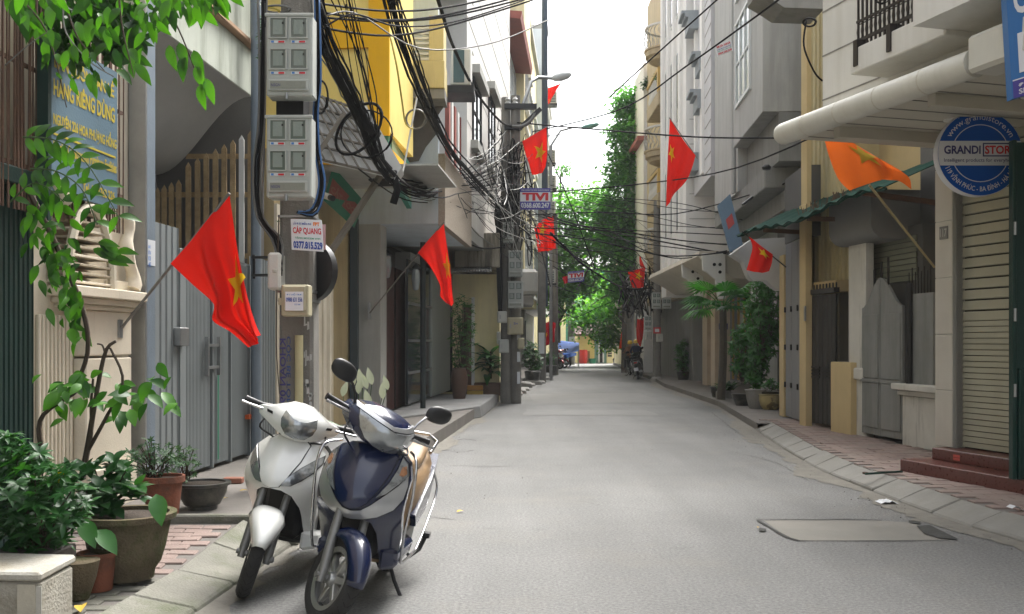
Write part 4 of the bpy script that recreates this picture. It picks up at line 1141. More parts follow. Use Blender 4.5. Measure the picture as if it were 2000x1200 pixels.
# ---- R1: number 117
FR1 = Frame(5.5, 12.9, -.13, 1, 'R')
U1 = lambda px, o=0: FR1.u(px, o)
h1 = thing('number_117_house', 'house number 117 with grey double gate, mouldy white piers and beige ribbed wall', 'house', FR1(2, 0, .13))
MB(FR1).box(-2.0, U1(1572), -7, -.9, .1, 9).build('wall', M_CREAMY, h1)
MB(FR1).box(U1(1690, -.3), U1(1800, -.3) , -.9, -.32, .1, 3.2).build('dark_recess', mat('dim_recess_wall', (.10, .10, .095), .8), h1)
z740 = FR1.z(1790, 752, .1)
MB(FR1).box(U1(1828) - .6, U1(1762, .03), -.25, .03, .13, z740 - .16).build('gate_pedestal', M_PIERW, h1, bevel=.012)
for e, za, zb_ in ((.05, z740 - .158, z740 - .09), (.11, z740 - .088, z740)): MB(FR1).box(U1(1828) - .6, U1(1762, .03) + e, -.25 - e * .5, .03 + e, za, zb_).build('pedestal_cap', M_PIERW, h1, bevel=.01)
# gate leaves with swept tops
def leaf_gate(pa, pb, rise_at_b):
    ua, ub = U1(pa, .0), U1(pb, .0)
    pts = [(ua, .2), (ub, .2)]
    n_ = 10; top = []
    for k in range(n_ + 1):
        t_ = k / n_; s_ = t_ if rise_at_b else 1 - t_
        top.append((lerp(ua, ub, t_), 2.05 + .42 * (3 * s_ ** 2 - 2 * s_ ** 3)))
    mb = MB(FR1)
    mb.prism([(a, b) for a, b in pts[:1]] + top + [pts[1]], -.02, .02, ax='y')
    lf = mb.build('gate_leaf', M_GATEG, h1)
    MB(FR1).box(min(ua, ub) + .04, max(ua, ub) - .04, 0.022, .035, .3, .95).build('gate_panel', M_GATEG, lf, bevel=.006)
    MB(FR1).box(min(ua, ub) + .04, max(ua, ub) - .04, 0.022, .035, 1.02, 1.95).build('gate_panel', M_GATEG, lf, bevel=.006)
    MB(FR1).box(min(ua, ub), max(ua, ub), 0.021, .045, .96, 1.01).build('gate_rail', M_GATEG, lf)
leaf_gate(1765, 1722, True); leaf_gate(1721, 1686, False)
for px, zt in ((1735, 2.75), (1722, 2.7), (1708, 2.6)):
    u_ = U1(px, 0); MB(FR1).box(u_ - .015, u_ + .015, -.01, .01, 2.2, zt).build('spear', M_BLACKM, h1)
for k in range(8):
    u_ = U1(1775 + k * 6, -.05)
    MB(FR1).box(u_ - .006, u_ + .006, -.06, -.05, 2.2, 2.5 + .06 * (k % 2)).build('spike', M_BLACKM, h1)
MB(FR1).box(U1(1825, -.05), U1(1772, -.05), -.09, -.03, z740, 2.2).build('side_panel', M_GATEG, h1)
MB().tube([FR1(U1(1776, 0), 0, z740), FR1(U1(1776, 0), 0, 2.35)], .045, 10).build('gate_post', M_BLACKM, h1)
MB(FR1).box(U1(1690), U1(1657), -.14, .0, .13, 3.1).build('gate_pier', M_PIERW, h1, bevel=.012)
MB(FR1).box(U1(1690), U1(1657) + .14, -.2, .05, .98, 1.16).build('pier_console', M_PIERW, h1, bevel=.02)
MB(FR1).box(U1(1673), U1(1634), -.12, .10, .13, FR1.z(1650, 708, .1)).build('low_wall', M_CREAMY, h1, bevel=.01)
# dark gate beside it
dg = thing('dark_brown_gate', 'narrow dark brown metal gate with louvre vents beside the yellow post', 'gate', FR1(U1(1606), 0, .13))
d0, d1 = U1(1634, -.05), U1(1583, -.05)
for k in range(2):
    a, b = lerp(d0, d1, k / 2) + .01, lerp(d0, d1, (k + 1) / 2) - .01
    ribbed(MB(FR1), FR1, a, b, -.03, .2, 2.32, .14, .012).build('ribbed_leaf', M_DGATE, dg)
    MB(FR1).box(a, b, -.07, -.045, .2, 2.32).build('leaf_core', M_DGATE, dg)
    for j in range(4): MB(FR1).box(a + .06, b - .06, -.028, -.012, .95 + j * .055, .98 + j * .055).build('louvre', M_BLACKM, dg)
MB(FR1).box(d0, d1, -.1, .0, 2.34, 2.42).build('top_rail', M_DGATE, dg)
for k in range(9): MB(FR1).box(lerp(d0, d1, k / 8.2) , lerp(d0, d1, k / 8.2) + .02, -.06, -.04, 2.42, 2.5).build('spike', M_BLACKM, dg)
# yellow post, beige ribbed wall
yp = thing('yellow_post', 'slim pale yellow upright post between dark gate and grey shutter', 'post', FR1(U1(1577), 0, .13))
MB(FR1).box(U1(1583), U1(1571), -.03, .09, .13, 3.86).build('shaft', M_CREAMY, yp, bevel=.008)
MB(FR1).box(U1(1583) + .01, U1(1571) - .01, -.02, .06, 3.86, 9).build('upper_shaft', M_CREAMY, yp)
MB(FR1).box(U1(1575, .09), U1(1572, .09), .092, .11, 1.9, 2.15).build('switch_plate', M_STEEL, yp)
bw = MB(FR1); ribbed(bw, FR1, U1(1668, -.35), U1(1584, -.35), -.35, 2.55, 9, .16, .03); bw.build('ribbed_wall', M_BEIGER, h1)
MB(FR1).box(U1(1672, -.5), U1(1584, -.5), -.9, -.42, 2.4, 9).build('ribbed_wall_core', M_BEIGER, h1)
MB(FR1).box(U1(1634, -.1), U1(1583, -.1), -.36, -.08, 2.36, 2.54).build('beam', M_CREAMY, h1)
# rounded dark grey box canopy
gc = thing('rounded_grey_canopy', 'dark grey canopy box with a rounded underside over the gate of number 117', 'canopy', FR1(2.6, 0, 3))
un_, uf_ = U1(1700, .25), U1(1618, .25)
pf = [(-.85, 3.02), (.02, 3.02)] + [(.02 + .22 * sin(a), 3.24 - .22 * cos(a)) for a in [pi / 2 * k / 6 for k in range(1, 7)]] + [(.24, 3.72), (-.85, 3.72)]
MB(FR1).prism(pf, un_, uf_, ax='x').build('box', mat('dark_grey_render', (.17, .17, .165), .75, .12, 2), gc, smooth=.6)
sf_ = MB(FR1); sf_.box(un_ - 1.8, un_ - .01, -.95, -.5, 3.0, 5).build('back_wall', mat('dim_grey_wall', (.13, .13, .125), .8), gc)
# small slatted transom shutter behind
for k in range(8):
    z = 2.42 + k * .08
    MB(FR1).box(U1(1790, -.3), U1(1700, -.3), -.31, -.29, z, z + .068).build('transom_slat', mat('olive_slat', (.20, .21, .16), .6), h1)
# green tin awning
aw = thing('green_tin_awning', 'sagging weathered green corrugated awning over the gates of number 117', 'awning', FR1(3, .4, 3.7))
ua, ub = FR1.uY(12.7, .75), FR1.uY(18.3, .75)
def awf(s_, t_):
    u_ = lerp(ua, ub, s_); o_ = lerp(-.35, .78 - .12 * s_, t_)
    return FR1(u_, o_, 4.02 - .50 * t_ - .05 * s_ + .022 * sin(s_ * 70) + .05 * sin(s_ * 9) * t_)
am = MB(); am.grid(awf, 90, 4); am.build('corrugated_sheet', M_GRNTIN, aw, solid=.012)
MB().tube([awf(k / 20, .97) - V((0, 0, .03)) for k in range(21)], .02, 6).build('edge_tube', M_GRNTIN, aw)
for s_ in (.12, .45, .78): MB().bar(awf(s_, .95) - V((0, 0, .05)), FR1(lerp(ua, ub, s_), -.5, 3.42), .05, .07).build('bracket', M_RUST, aw)
for k in range(60):
    p_ = awf(rr.uniform(.35, .62), rr.uniform(.45, .75)); 
    if k == 0: dl = MB()
    dl.tube([p_, p_ + V((rr.uniform(-.05, .05), 0, rr.uniform(.05, .14)))], .006, 3)
dl.build('dead_twigs', M_RUST, aw, kind='stuff')
# 117 plate
pl = thing('number_117_plate', 'small grey house number plate 117 on the tiled pilaster', 'number plate', FR0((up_ + uq) / 2, .02, 2.5))
zp = FR0.z(1843, 455, .02)
MB(FR0).box(U0(1851, .02), U0(1835, .02), .013, .022, zp - .07, zp + .07).build('plate', mat('zinc_plate', (.17, .17, .16), .5), pl)
lettering(pl, '117', lambda a, b: FR0(lerp(U0(1836.5, .02), U0(1849.5, .02), a), .024, zp - .045 + .09 * b), M_LGREY, .03)

# ---- R2: grey house with the boxed bay window
FR2 = Frame(5.13, 18.6, .067, 1, 'R')
U2 = lambda px, o=0: FR2.u(px, o)
h2 = thing('grey_bay_house', 'grey house with a projecting boxed bay window over a grey folding shutter', 'house', FR2(3, 0, .13))
ug = FR2.uY(17.15)
uN, uFr = 0.0, FR2.uY(22.1)
MB(FR2).box(ug, 7.4, -7, -.6, .1, 12).build('wall', M_GREYH, h2)
for k in range(3):
    a, b = lerp(ug, U2(1533), k / 3), lerp(ug, U2(1533), (k + 1) / 3) - .015
    sp = MB(FR2).box(a, b, -.06, -.01, .16, FR2.z(1552, 470)).build('shutter_leaf', mat('mid_grey_shutter', (.20, .205, .215), .5, .1, 2, .3, (.13, .13, .13), True), h2, bevel=.004)
    for z in (.7, 1.4, 2.1): MB(FR2).box(b - .03, b + .01, -.009, .02, z, z + .1).build('hinge', M_BLACKM, sp)
MB(FR2).box(ug, U2(1533), -.3, .0, FR2.z(1552, 470) + .01, 4.6).build('lintel', mat('dark_lintel', (.10, .10, .10), .8), h2)
MB(FR2).box(U2(1532), U2(1524), -.4, .02, .13, 3.2).build('cream_pillar', M_CREAMY, h2, bevel=.01)
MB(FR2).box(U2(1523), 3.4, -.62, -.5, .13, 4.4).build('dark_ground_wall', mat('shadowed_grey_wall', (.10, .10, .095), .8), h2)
ob = (P(1490, 0, 18.6).x - 5.13) * -1
zb_ = CH + (668 - 218) * 18.6 / F
MB(FR2).box(uN, uFr, -.6, ob, zb_, 12.2).build('bay', M_GREYH, h2, bevel=.01)
w0, w1 = U2(1488, ob), U2(1437, ob)
for j in range(2):
    zlo = zb_ + .75 + j * 2.3
    window(h2, FR2, U2(1467, ob), U2(1439, ob), ob, zlo, zlo + 1.85, M_FRAME, M_WINDOWL, bars=2, rows=2, fw=.07)
MB(FR2).box(uFr + .01, 7.3, -.6, ob - .10, 4.9, 12.2).build('side_pilaster', M_GREYH, h2)
MB().tube([FR2(uFr + .35, ob - .05, 4.9), FR2(uFr + .35, ob - .05, 12)], .05, 8).build('drain', M_GREYH, h2)
# stepped slab below the bay
sl = MB(FR2); zs = CH + (668 - 300) * 18.6 / F
sl.box(uN + .6, 7.6, -.6, ob - .15, zs - .55, zs - .15); sl.build('canopy_slab', M_GREYC, h2, bevel=.02)
MB(FR2).box(uN + .3, 7.2, -.6, ob - .55, zs - .95, zs - .56).build('canopy_step', M_GREYC, h2, bevel=.02)
MB(FR2).box(uN - .0, uFr, -.6, ob - .3, zs - .14, zb_ - .01).build('bay_neck', M_GREYC, h2)
MB().lathe([(.02, 0), (.07, .0), (.09, .05), (.05, .09)], 12, tuple(P(1497, 332, 18.7))).build('lamp', M_BLACKM, h2)
# upper near balcony in the corner of the frame top
tb = thing('grey_upper_balcony', 'dark rounded underside of a balcony at the top edge beside the cream wall', 'balcony', P(1540, 30, 14.5))
MB().prism([(P(1482, 0, 14.5).x + .0, 8), (P(1482, 0, 14.5).x, 6.65), (P(1505, 0, 14.5).x, 6.55), (P(1532, 0, 14.5).x, 6.42), (P(1610, 0, 14.5).x, 6.40), (P(1610, 0, 14.5).x, 8)], 14.5, 15.2, ax='y').build('slab', M_GREYC, tb)
# ---- R2b classical strip with cornices
h3 = thing('stuccoed_pilaster_house', 'narrow grey-white house with grooved wall and bracketed cornice blocks', 'house', FR2(9.5, 0, .13))
u9, u10 = 7.42, 11.2
MB(FR2).box(u9, u10, -7, ob - .02, 5.9, 13).build('wall', mat('groove_wall_paint', (.56, .56, .57), .8, .08, 1.4, .4, (.42, .42, .42), True), h3)
MB(FR2).box(u9, u10, -7, -1.4, .1, 5.9).build('ground_wall', M_GREYC, h3)
for k in range(16):
    z = 6.1 + k * .42
    MB(FR2).box(u9 + .02, u9 + 1.25, ob - .022, ob - .012, z, z + .03).build('wall_groove', M_CONC, h3)
for k, (z, e) in enumerate(((6.5, .42), (10.6, .42), (9.1, .25), (8.05, .3))):
    a = u10 - 1.1 if k < 2 else u10 - 2.2
    for d_, za, zb2 in ((e, 0, .34), (e + .1, .342, .44), (e + .2, .442, .52)): MB(FR2).box(a, a + 1.0, ob - .02, ob + d_ - .15, z + za, z + zb2).build('cornice_block', mat('cornice_grey', (.30, .33, .35), .75), h3)
MB(FR2).box(u10 - .9, u10 - .55, ob - .02, ob + .06, 6.6, 13).build('pilaster', M_WHITEB, h3)
MB(FR2).box(u9 + 1.4, u9 + 1.85, ob - .02, ob + .05, 6.2, 12.8).build('pilaster', M_WHITEB, h3)
# ---- R3: white building with number 107
h4 = thing('white_corner_building', 'bright white building with a marble-fronted ground floor and deep bracketed canopy', 'building', V((5.6, 32, .13)))
x3 = P(1340, 0, 30).x
MB().box(x3, 11, 30, 35.2, 3.95, 15.5).build('wall', M_WHITEB, h4)
for k in range(6):
    z = 4.5 + k * .75
    MB().box(x3 + .1, 11, 29.988, 29.999, z, z + .02).build('wall_joint', M_LGREY, h4)
for k in range(4):
    y = 30.6 + k * 1.15
    MB().box(x3 - .10, x3 - .001, y, y + .28, 4.0, 15.4).build('pilaster', M_WHITEB, h4)
for k in range(3):
    for j in range(3):
        y = 30.92 + k * 1.15; z = 5.0 + j * 3.4
        fr_ = MB().box(x3 - .03, x3 - .001, y, y + .7, z, z + 2.3).build('window', M_FRAME, h4)
        MB().box(x3 - .04, x3 - .031, y + .07, y + .63, z + .08, z + 2.22).build('pane', M_WINDOW, fr_)
MB().box(8.0, 11, 30.05, 35.2, .1, 3.95).build('ground_wall', M_LGREY, h4)
MB().box(P(1396, 0, 29.6).x, P(1426, 0, 29.6).x, 29.6, 30.2, .13, 3.3).build('marble_pillar', M_MARBLE, h4, bevel=.01)
MB().box(P(1381, 0, 32.5).x, P(1396, 0, 32.5).x, 32.5, 33.3, .13, 3.3).build('marble_pillar', M_MARBLE, h4)
cn = MB()
prof = [(x3 - .22, 3.98), (x3 - .28, 3.84), (x3 - .2, 3.76), (x3 + .1, 3.62), (x3 + .7, 3.25), (8.0, 3.20), (8.0, 3.98)]
cn.prism(prof, 26.6, 36.2, ax='y'); cn.build('canopy', mat('canopy_cream', (.50, .46, .38), .75, .1, 1.4, .4, (.36, .32, .25), True), h4, smooth=.5)
for k, px in enumerate((1352,)):
    pass
for (Yb, xx) in ((26.55, P(1370, 0, 26.5).x), (29.3, P(1330, 0, 29.3).x)):
    pr_ = [(xx, 3.9), (xx + .62, 3.9), (xx + .62, 2.7), (xx + .45, 2.68), (xx + .38, 2.9), (xx + .36, 3.2), (xx + .15, 3.38), (xx + .02, 3.45)]
    b_ = MB().prism(pr_, Yb - .15, Yb - .01, ax='y').build('scroll_bracket', M_OFFW, h4, bevel=.01)
    for (dx, dz) in ((.32, 3.6), (.47, 3.6), (.47, 3.4)): MB().lathe([(0, -.012), (.045, -.012), (.045, .0), (0, .0)], 10, (xx + dx, Yb - .16, dz), ax='y').build('bracket_hole', M_DARK, b_)
for k in range(6):
    y = 31 + k * .8
    MB().box(7.4, 7.46, y, y + .1, .3, 3.0).build('grille_bar', M_BRASS, h4)
np_ = thing('number_107_plate', 'small blue house number plate 107 on the beige marble pillar', 'number plate', P(1413, 640, 29.55))
cc_ = P(1413, 638, 29.55)
MB().box(cc_.x - .13, cc_.x + .13, 29.56, 29.59, cc_.z - .09, cc_.z + .09).build('plate', plain('plate_blue', (.015, .03, .16)), np_)
lettering(np_, '107', lambda a, b: V((cc_.x - .1 + .2 * a, 29.552, cc_.z - .055 + .11 * b)), M_SGW, .03)
# white rounded wing panel and blue light-box near the plants
wg = thing('white_wing_panel', 'white rounded end panel of a canopy behind the small red flag', 'panel', P(1500, 500, 19))
X = lambda px: P(px, 0, 19.2).x
Z = lambda py: CH + (668 - py) * 19.2 / F
pw = [(X(1428), Z(497)), (X(1468), Z(468)), (X(1535), Z(464)), (X(1535), Z(566)), (X(1522), Z(568)), (X(1510), Z(560)), (X(1496), Z(548)), (X(1470), Z(548)), (X(1462), Z(538)), (X(1452), Z(512))]
MB().prism(pw, 19.2, 19.5, ax='y').build('panel', mat('dull_white_panel', (.48, .48, .47), .7, .1, 2), wg)
bb = thing('blue_light_box_sign', 'narrow tilted blue sign board with a small red logo hanging above the plants', 'sign', P(1425, 440, 19))
A, B, C_, D = P(1401, 402, 18.9), P(1426, 379, 18.8), P(1451, 478, 18.8), P(1426, 493, 18.9)
th = V((.02, .14, 0))
MB().hexa([D, C_, C_ + th, D + th, A, B, B + th, A + th]).build('board', mat('slate_blue_sign', (.10, .17, .26), .45, .15, 3), bb)
q = lambda s, t_: D.lerp(C_, s).lerp(A.lerp(B, s), t_) + V((-.004, -.012, 0))
MB().quad(q(.3, .42), q(.8, .45), q(.8, .66), q(.3, .63)).build('logo', plain('logo_red', (.35, .05, .05)), bb)
MB().quad(q(.4, .48), q(.7, .5), q(.7, .6), q(.4, .58)).v
MB().bar(P(1450, 400, 19.2), P(1470, 385, 19.3), .04).build('bracket', M_BLACKM, bb)
# ---- R4: building with round balconies
h5 = thing('round_balcony_building', 'tall white building with tan half-round balconies and curly iron railings', 'building', V((6.3, 40, .13)))
MB().box(5.62, 12, 36.3, 37.4, 3.2, 17).build('front_pier', M_WHITEB, h5)
MB().box(6.25, 12, 37.4, 46, 3.2, 17).build('wall', M_BALC, h5)
MB().box(6.6, 12, 36.3, 46, .1, 3.2).build('ground_wall', M_GREYC, h5)
def round_balcony(z, lb):
    cx, cy, r = 6.3, 39.6, .95
    n_ = 16
    prof = [(.55, -.55), (.85, -.42), (.88, -.3), (1.0, -.26), (1.0, -.06), (1.05, -.04), (1.05, .02), (0.02, .02)]
    MB().lathe([(.02, -.55)] + prof, 24, (cx, cy, z)).build('balcony', M_BALC, h5, smooth=.6)
    b_ = MB().lathe([(.95, 0), (1.02, 0), (1.02, .07), (.95, .07)], 24, (cx, cy, z + .85), caps=False).build('hand_rail', M_OFFW, h5)
    for k in range(15):
        a = R(95) + R(170) * k / 14
        pts = [V((cx + (.95 + .09 * sin(pi * q / 6)) * cos(a + .12 * sin(2 * pi * q / 6)), cy + (.95 + .09 * sin(pi * q / 6)) * sin(a + .12 * sin(2 * pi * q / 6)), z + .86 * q / 6)) for q in range(7)]
        MB().tube(pts, .016, 4).build('curl_bar', M_LGREY, b_)
for z in (5.1, 9.1, 13.1): round_balcony(z, '')
for z in (7.3, 11.2):
    MB().box(5.6, 6.25, 38.2, 41.4, z - .55, z).build('square_balcony', M_BALC, h5, bevel=.03)
    bl = MB().box(5.6, 5.75, 38.2, 41.4, z + .8, z + .92).build('balustrade_rail', M_BRASS, h5)
    MB().box(5.6, 5.9, 38.2, 38.5, z, z + .8).build('balustrade_post', M_BRASS, h5)
    for k in range(9):
        MB().lathe([(.05, 0), (.08, .2), (.035, .45), (.06, .7), (.05, .8)], 6, (5.7, 38.7 + k * .3, z)).build('baluster', M_OFFW, bl)
    MB().box(6.21, 6.249, 38.6, 40.8, z + .1, z + 2.4).build('french_window', M_WINDOW, h5)
for z in (4.4, 8.4): 
    for k in range(10): MB().box(6.21, 6.242, 42.2, 44.6, z - .9 + k * .16, z - .82 + k * .16).build('louvre', mat('brown_louvre', (.22, .17, .12), .7), h5)
# white side building behind
h6 = thing('thin_white_building', 'thin white gable wall rising behind the round balconies', 'building', V((6.6, 47, .1)))
MB().box(P(1257, 0, 46.2).x, 9, 46.2, 49.5, .1, 14.5).build('wall', M_WHITEB, h6)
MB().box(P(1257, 0, 46.2).x - .3, 9, 46.1, 49.6, 10.9, 11.1).build('eave', M_REDBR, h6)
h7 = thing('ivy_covered_house', 'house wall swallowed by the tall green creeper beyond the round balconies', 'house', V((7, 54, .1)))
MB().box(6.6, 10, 51, 58, .1, 13).build('wall', M_CREAMD, h7)
h8 = thing('cream_lane_house', 'low cream house with a small balcony below the creeper', 'house', V((7, 61, .1)))
MB().box(6.9, 11, 58.05, 67, .1, 7.5).build('wall', M_YELB, h8)
MB().box(6.3, 6.9, 59, 62, 3.6, 4.6).build('balcony', M_CREAM, h8)
window(h8, lambda u, o, z: V((6.9 - o, 59 + u, z)), .3, 1.6, .01, 1.0, 2.4, M_FRAME, M_WINDOW)

# ---- end of the lane
E_Y = 72.0
he = thing('yellow_end_house', 'single-storey yellow house with a dark tiled roof closing the end of the lane', 'house', V((5.5, E_Y, 0)))
X = lambda px: P(px, 0, E_Y).x
Z = lambda py: CH + (668 - py) * E_Y / F
MB().box(X(1128), X(1161), E_Y, E_Y + 5, 0, Z(655)).build('wall', mat('faded_yellow_wall', (.60, .50, .20), .85, .15, .8, .5, (.42, .34, .13), True), he)
MB().box(X(1161), X(1185), E_Y + .1, E_Y + 5, 0, Z(653)).build('door_bay', mat('teal_paint', (.16, .30, .28), .7, .15, 1), he)
MB().box(X(1169), X(1177), E_Y + .02, E_Y + .09, .05, Z(672)).build('door', M_DARK, he)
for px in (1168.6, 1177): MB().box(X(px), X(px) + .1, E_Y - .02, E_Y + .09, .05, Z(670)).build('door_post', M_FRAME, he)
MB().box(X(1185), X(1199), E_Y + .0, E_Y + 5, 0, Z(655)).build('wall', M_YELB, he)
sgn = MB().box(X(1161.5), X(1186), E_Y - .1, E_Y - .01, Z(668), Z(659)).build('signboard', plain('navy_board', (.03, .05, .12)), he)
lettering(he, 'MAY ĐO', lambda a, b: V((lerp(X(1168), X(1180), a), E_Y - .11, Z(666) + .16 * b)), M_SGW, .02)
for k in range(7):
    MB().box(X(1187), X(1195), E_Y - .03, E_Y - .001, Z(697) + k * .17, Z(697) + k * .17 + .13).build('notice_row', M_SGW if k in (4, 6) else mat('notice_dark', (.06, .06, .07), .6), he)
MB().box(X(1143), X(1152), E_Y - .06, E_Y - .001, .1, Z(686)).build('brown_board', mat('brown_board', (.22, .11, .05), .8), he)
rf = MB(); ro0, ro1 = X(1118), X(1205)
rf.hexa([(ro0, E_Y - .8, Z(657)), (ro1, E_Y - .8, Z(655)), (ro1, E_Y + 3, Z(655) + .9), (ro0, E_Y + 3, Z(657) + .9), (ro0, E_Y - .8, Z(657) + .15), (ro1, E_Y - .8, Z(655) + .15), (ro1, E_Y + 3, Z(655) + 1.05), (ro0, E_Y + 3, Z(657) + 1.05)])
rf.build('roof', mat('dark_red_tiles', (.10, .045, .04), .8, .3, 3), he)
MB().box(X(1199), X(1225), E_Y + .2, E_Y + 5, 0, Z(650)).build('grey_bay', M_GREYC, he)
# buildings behind the trees at the end
hb_ = thing('green_netted_block', 'building wrapped in green scaffold netting glimpsed behind the trees', 'building', V((4, 88, 0)))
MB().box(P(1060, 0, 90).x, P(1260, 0, 90).x, 90, 96, 0, P(0, 525, 90).z).build('net_wrap', mat('green_scaffold_net', (.06, .26, .19), .9, .25, .5), hb_)
for k in range(5): MB().box(P(1060, 0, 90).x, P(1260, 0, 90).x, 89.9, 89.99, 1.5 + k * 1.7, 1.6 + k * 1.7).build('scaffold_rail', M_STEEL, hb_)
hy = thing('distant_yellow_block', 'pale yellow block at the end of the lane behind the blue tarp', 'building', V((3, 80, 0)))
MB().box(P(1020, 0, 80).x, P(1105, 0, 80).x, 80, 86, 0, P(0, 590, 80).z).build('wall', M_YELB, hy)
# ================================================================ POLES, METER BOXES, SIGNS ON POLES
M_POLE = mat('weathered_concrete_pole', (.20, .19, .17), .9, .25, 3, .6, (.09, .085, .075), True, bump=.4)
M_BOXG = mat('grey_meter_case', (.42, .44, .41), .5, .08, 2, .35, (.30, .30, .26), True, bump=.03)
M_BOXW = mat('pale_box_case', (.52, .52, .47), .55, .1, 2, .35, (.34, .32, .26), True)
M_BOXC = mat('cream_box_case', (.44, .40, .27), .6, .1, 2, .4, (.28, .24, .16), True)
M_METGL = glass_mat('meter_window', (.10, .13, .115), .15)
M_INK = plain('blue_ink', (.02, .06, .32), .5)
M_REDINK = plain('red_ink', (.55, .02, .03), .5)
M_GRNINK = plain('green_ink', (.03, .28, .16), .5)
M_PAPER = mat('sign_paper', (.68, .70, .72), .6, .06, 6, bump=0)
M_PVC = mat('pale_yellow_conduit', (.50, .45, .26), .55, .12, 5)

def meter_box(px, Y, x0, y0, x1, y1, lb, label4=True):
    """grey case with four meter windows, stickers and a breaker flap; pixel box at depth Y"""
    a, b = P(x0, y1, Y), P(x1, y0, Y); w, h = b.x - a.x, b.z - a.z
    t = thing('meter_box', lb, 'meter box', V((a.x + w / 2, Y + .2, a.z)))
    f = lambda u, v, d=0: V((a.x + w * u, Y - d, a.z + h * v))
    MB().box(a.x, b.x, Y, Y + .2, a.z, b.z).build('case', M_BOXG, t, bevel=.012)
    MB().box(a.x - .012, b.x + .012, Y - .012, Y + .012, b.z - .02, b.z + .008).build('top_lip', M_BOXG, t, bevel=.004)
    for r in range(2):
        for c in range(2):
            u0, u1 = .06 + .45 * c, .46 + .45 * c; v1, v0 = .96 - .38 * r, .70 - .38 * r
            fr = MB()
            for (q0, q1, e0, e1) in ((u0, u1, v1 - .015, v1), (u0, u1, v0, v0 + .015), (u0, u0 + .035, v0 + .015, v1 - .015), (u1 - .035, u1, v0 + .015, v1 - .015)):
                p_, q_ = f(q0, e0), f(q1, e1); fr.box(p_.x, q_.x, Y - .016, Y - .001, p_.z, q_.z)
            w_ = fr.build('meter_window', M_BOXG, t)
            p_, q_ = f(u0 + .03, v0 + .012), f(u1 - .03, v1 - .012)
            MB().box(p_.x, q_.x, Y - .006, Y - .001, p_.z, q_.z).build('pane', M_METGL, w_)
            p2, q2 = f(u0 + .09, v0 + .05), f(u1 - .10, v1 - .03)
            MB().box(p2.x, q2.x, Y - .009, Y - .0065, p2.z, q2.z).build('meter', mat('meter_face', (.24, .28, .25), .4, .1, 9), w_)
            p3 = f(u1 - .10, v1 - .085); MB().box(p3.x - .006, p3.x + .010, Y - .011, Y - .0095, p3.z, p3.z + .018).build('dial', M_DARK, w_)
            if label4:
                p_, q_ = f(u0 + .03, v0 - .055), f(u1 - .05, v0 - .022)
                MB().box(p_.x, q_.x, Y - .005, Y - .001, p_.z, q_.z).build('sticker', M_PAPER, t)
                MB().quad((lerp(p_.x, q_.x, .55), Y - .007, p_.z + .003), (q_.x - .005, Y - .007, p_.z + .003), (q_.x - .005, Y - .007, q_.z - .004), (lerp(p_.x, q_.x, .55), Y - .007, q_.z - .004)).build('red_print', M_REDINK, t)
                MB().quad((lerp(p_.x, q_.x, .06), Y - .007, p_.z + .003), (lerp(p_.x, q_.x, .25), Y - .007, p_.z + .003), (lerp(p_.x, q_.x, .25), Y - .007, q_.z - .003), (lerp(p_.x, q_.x, .06), Y - .007, q_.z - .003)).build('blue_print', M_STICK, t)
    p_, q_ = f(.06, .06), f(.92, .20)
    fl = MB().box(p_.x, q_.x, Y - .022, Y - .001, p_.z, q_.z).build('breaker_flap', M_BOXG, t, bevel=.006)
    p_, q_ = f(.10, .085), f(.87, .175)
    MB().box(p_.x, q_.x, Y - .026, Y - .0225, p_.z, q_.z).build('flap_glass', mat('flap_glass', (.24, .25, .21), .2, .1, 5), fl)
    if label4: lettering(t, 'NSGN', lambda u, v: f(.12 + .2 * u, .11 + .035 * v, .028), M_NAVY, .01)
    p_ = f(.45, .0); MB().tube([p_ + V((0, -.02, .025)), p_ + V((0, -.02, -.03))], .014, 8).build('latch', M_STEEL, t)
    return t
# main pole
pY = 9.05
pole = thing('utility_pole', 'square concrete utility pole carrying two grey meter boxes and a tangle of cables', 'utility pole', V((P(578, 0, pY).x, pY, .2)))
cx = P(578, 0, pY).x
hw = 33 * pY / F
ch = .03
def sqring(z, w): return [(cx + a, pY + .15 + b, z) for a, b in ((-w + ch, -w), (w - ch, -w), (w, -w + ch), (w, w - ch), (w - ch, w), (-w + ch, w), (-w, w - ch), (-w, -w + ch))]
MB().loft([sqring(.0, hw * 1.05), sqring(8.6, hw * .85)]).build('shaft', M_POLE, pole)
yf = pY + .15 - hw * 1.04
lettering(pole, 'CỌC BÊ TÔNG', lambda a, b: V((cx - hw * .30 - .055 * b + .01, yf - .004, 1.60 - .72 * a)), mat('faded_blue_stencil', (.05, .09, .25), .8, .5, 12), .02)
lettering(pole, 'KHOAN 0913', lambda a, b: V((cx - hw * .64 - .055 * b + .01, yf - .004, 1.58 - .70 * a)), mat('faded_violet_stencil', (.08, .07, .22), .8, .5, 12), .02)
for k in range(14):
    rr = random.Random(50 + k)
    pk = MB()
    x_ = cx + hw * rr.uniform(.5, .9); z_ = rr.uniform(.9, 1.75); w_ = rr.uniform(.008, .03); h_ = rr.uniform(.02, .1)
    w_ *= .6; pk.quad((x_ - w_, yf - .003, z_), (x_ + w_, yf - .003, z_ + .01), (x_ + w_ * .7, yf - .003, z_ + h_), (x_ - w_ * .8, yf - .003, z_ + h_))
    pk.build('peeled_paper', mat('peeled_paper', (.5, .5, .48), .9, .3, 20), pole)
for py in (572, 590, 425): MB().box(cx - hw * 1.06, cx + hw * 1.06, yf - .006, pY + .15 + hw * 1.06, P(0, py, pY).z, P(0, py, pY).z + .02).build('steel_band', M_STEEL, pole)
MB().tube([V((P(577, 0, 8.86).x, yf - .03, .25)), V((P(577, 0, 8.86).x, yf - .03, P(0, 655, 8.86).z))], .038, 12).build('conduit', M_PVC, pole, smooth=1)
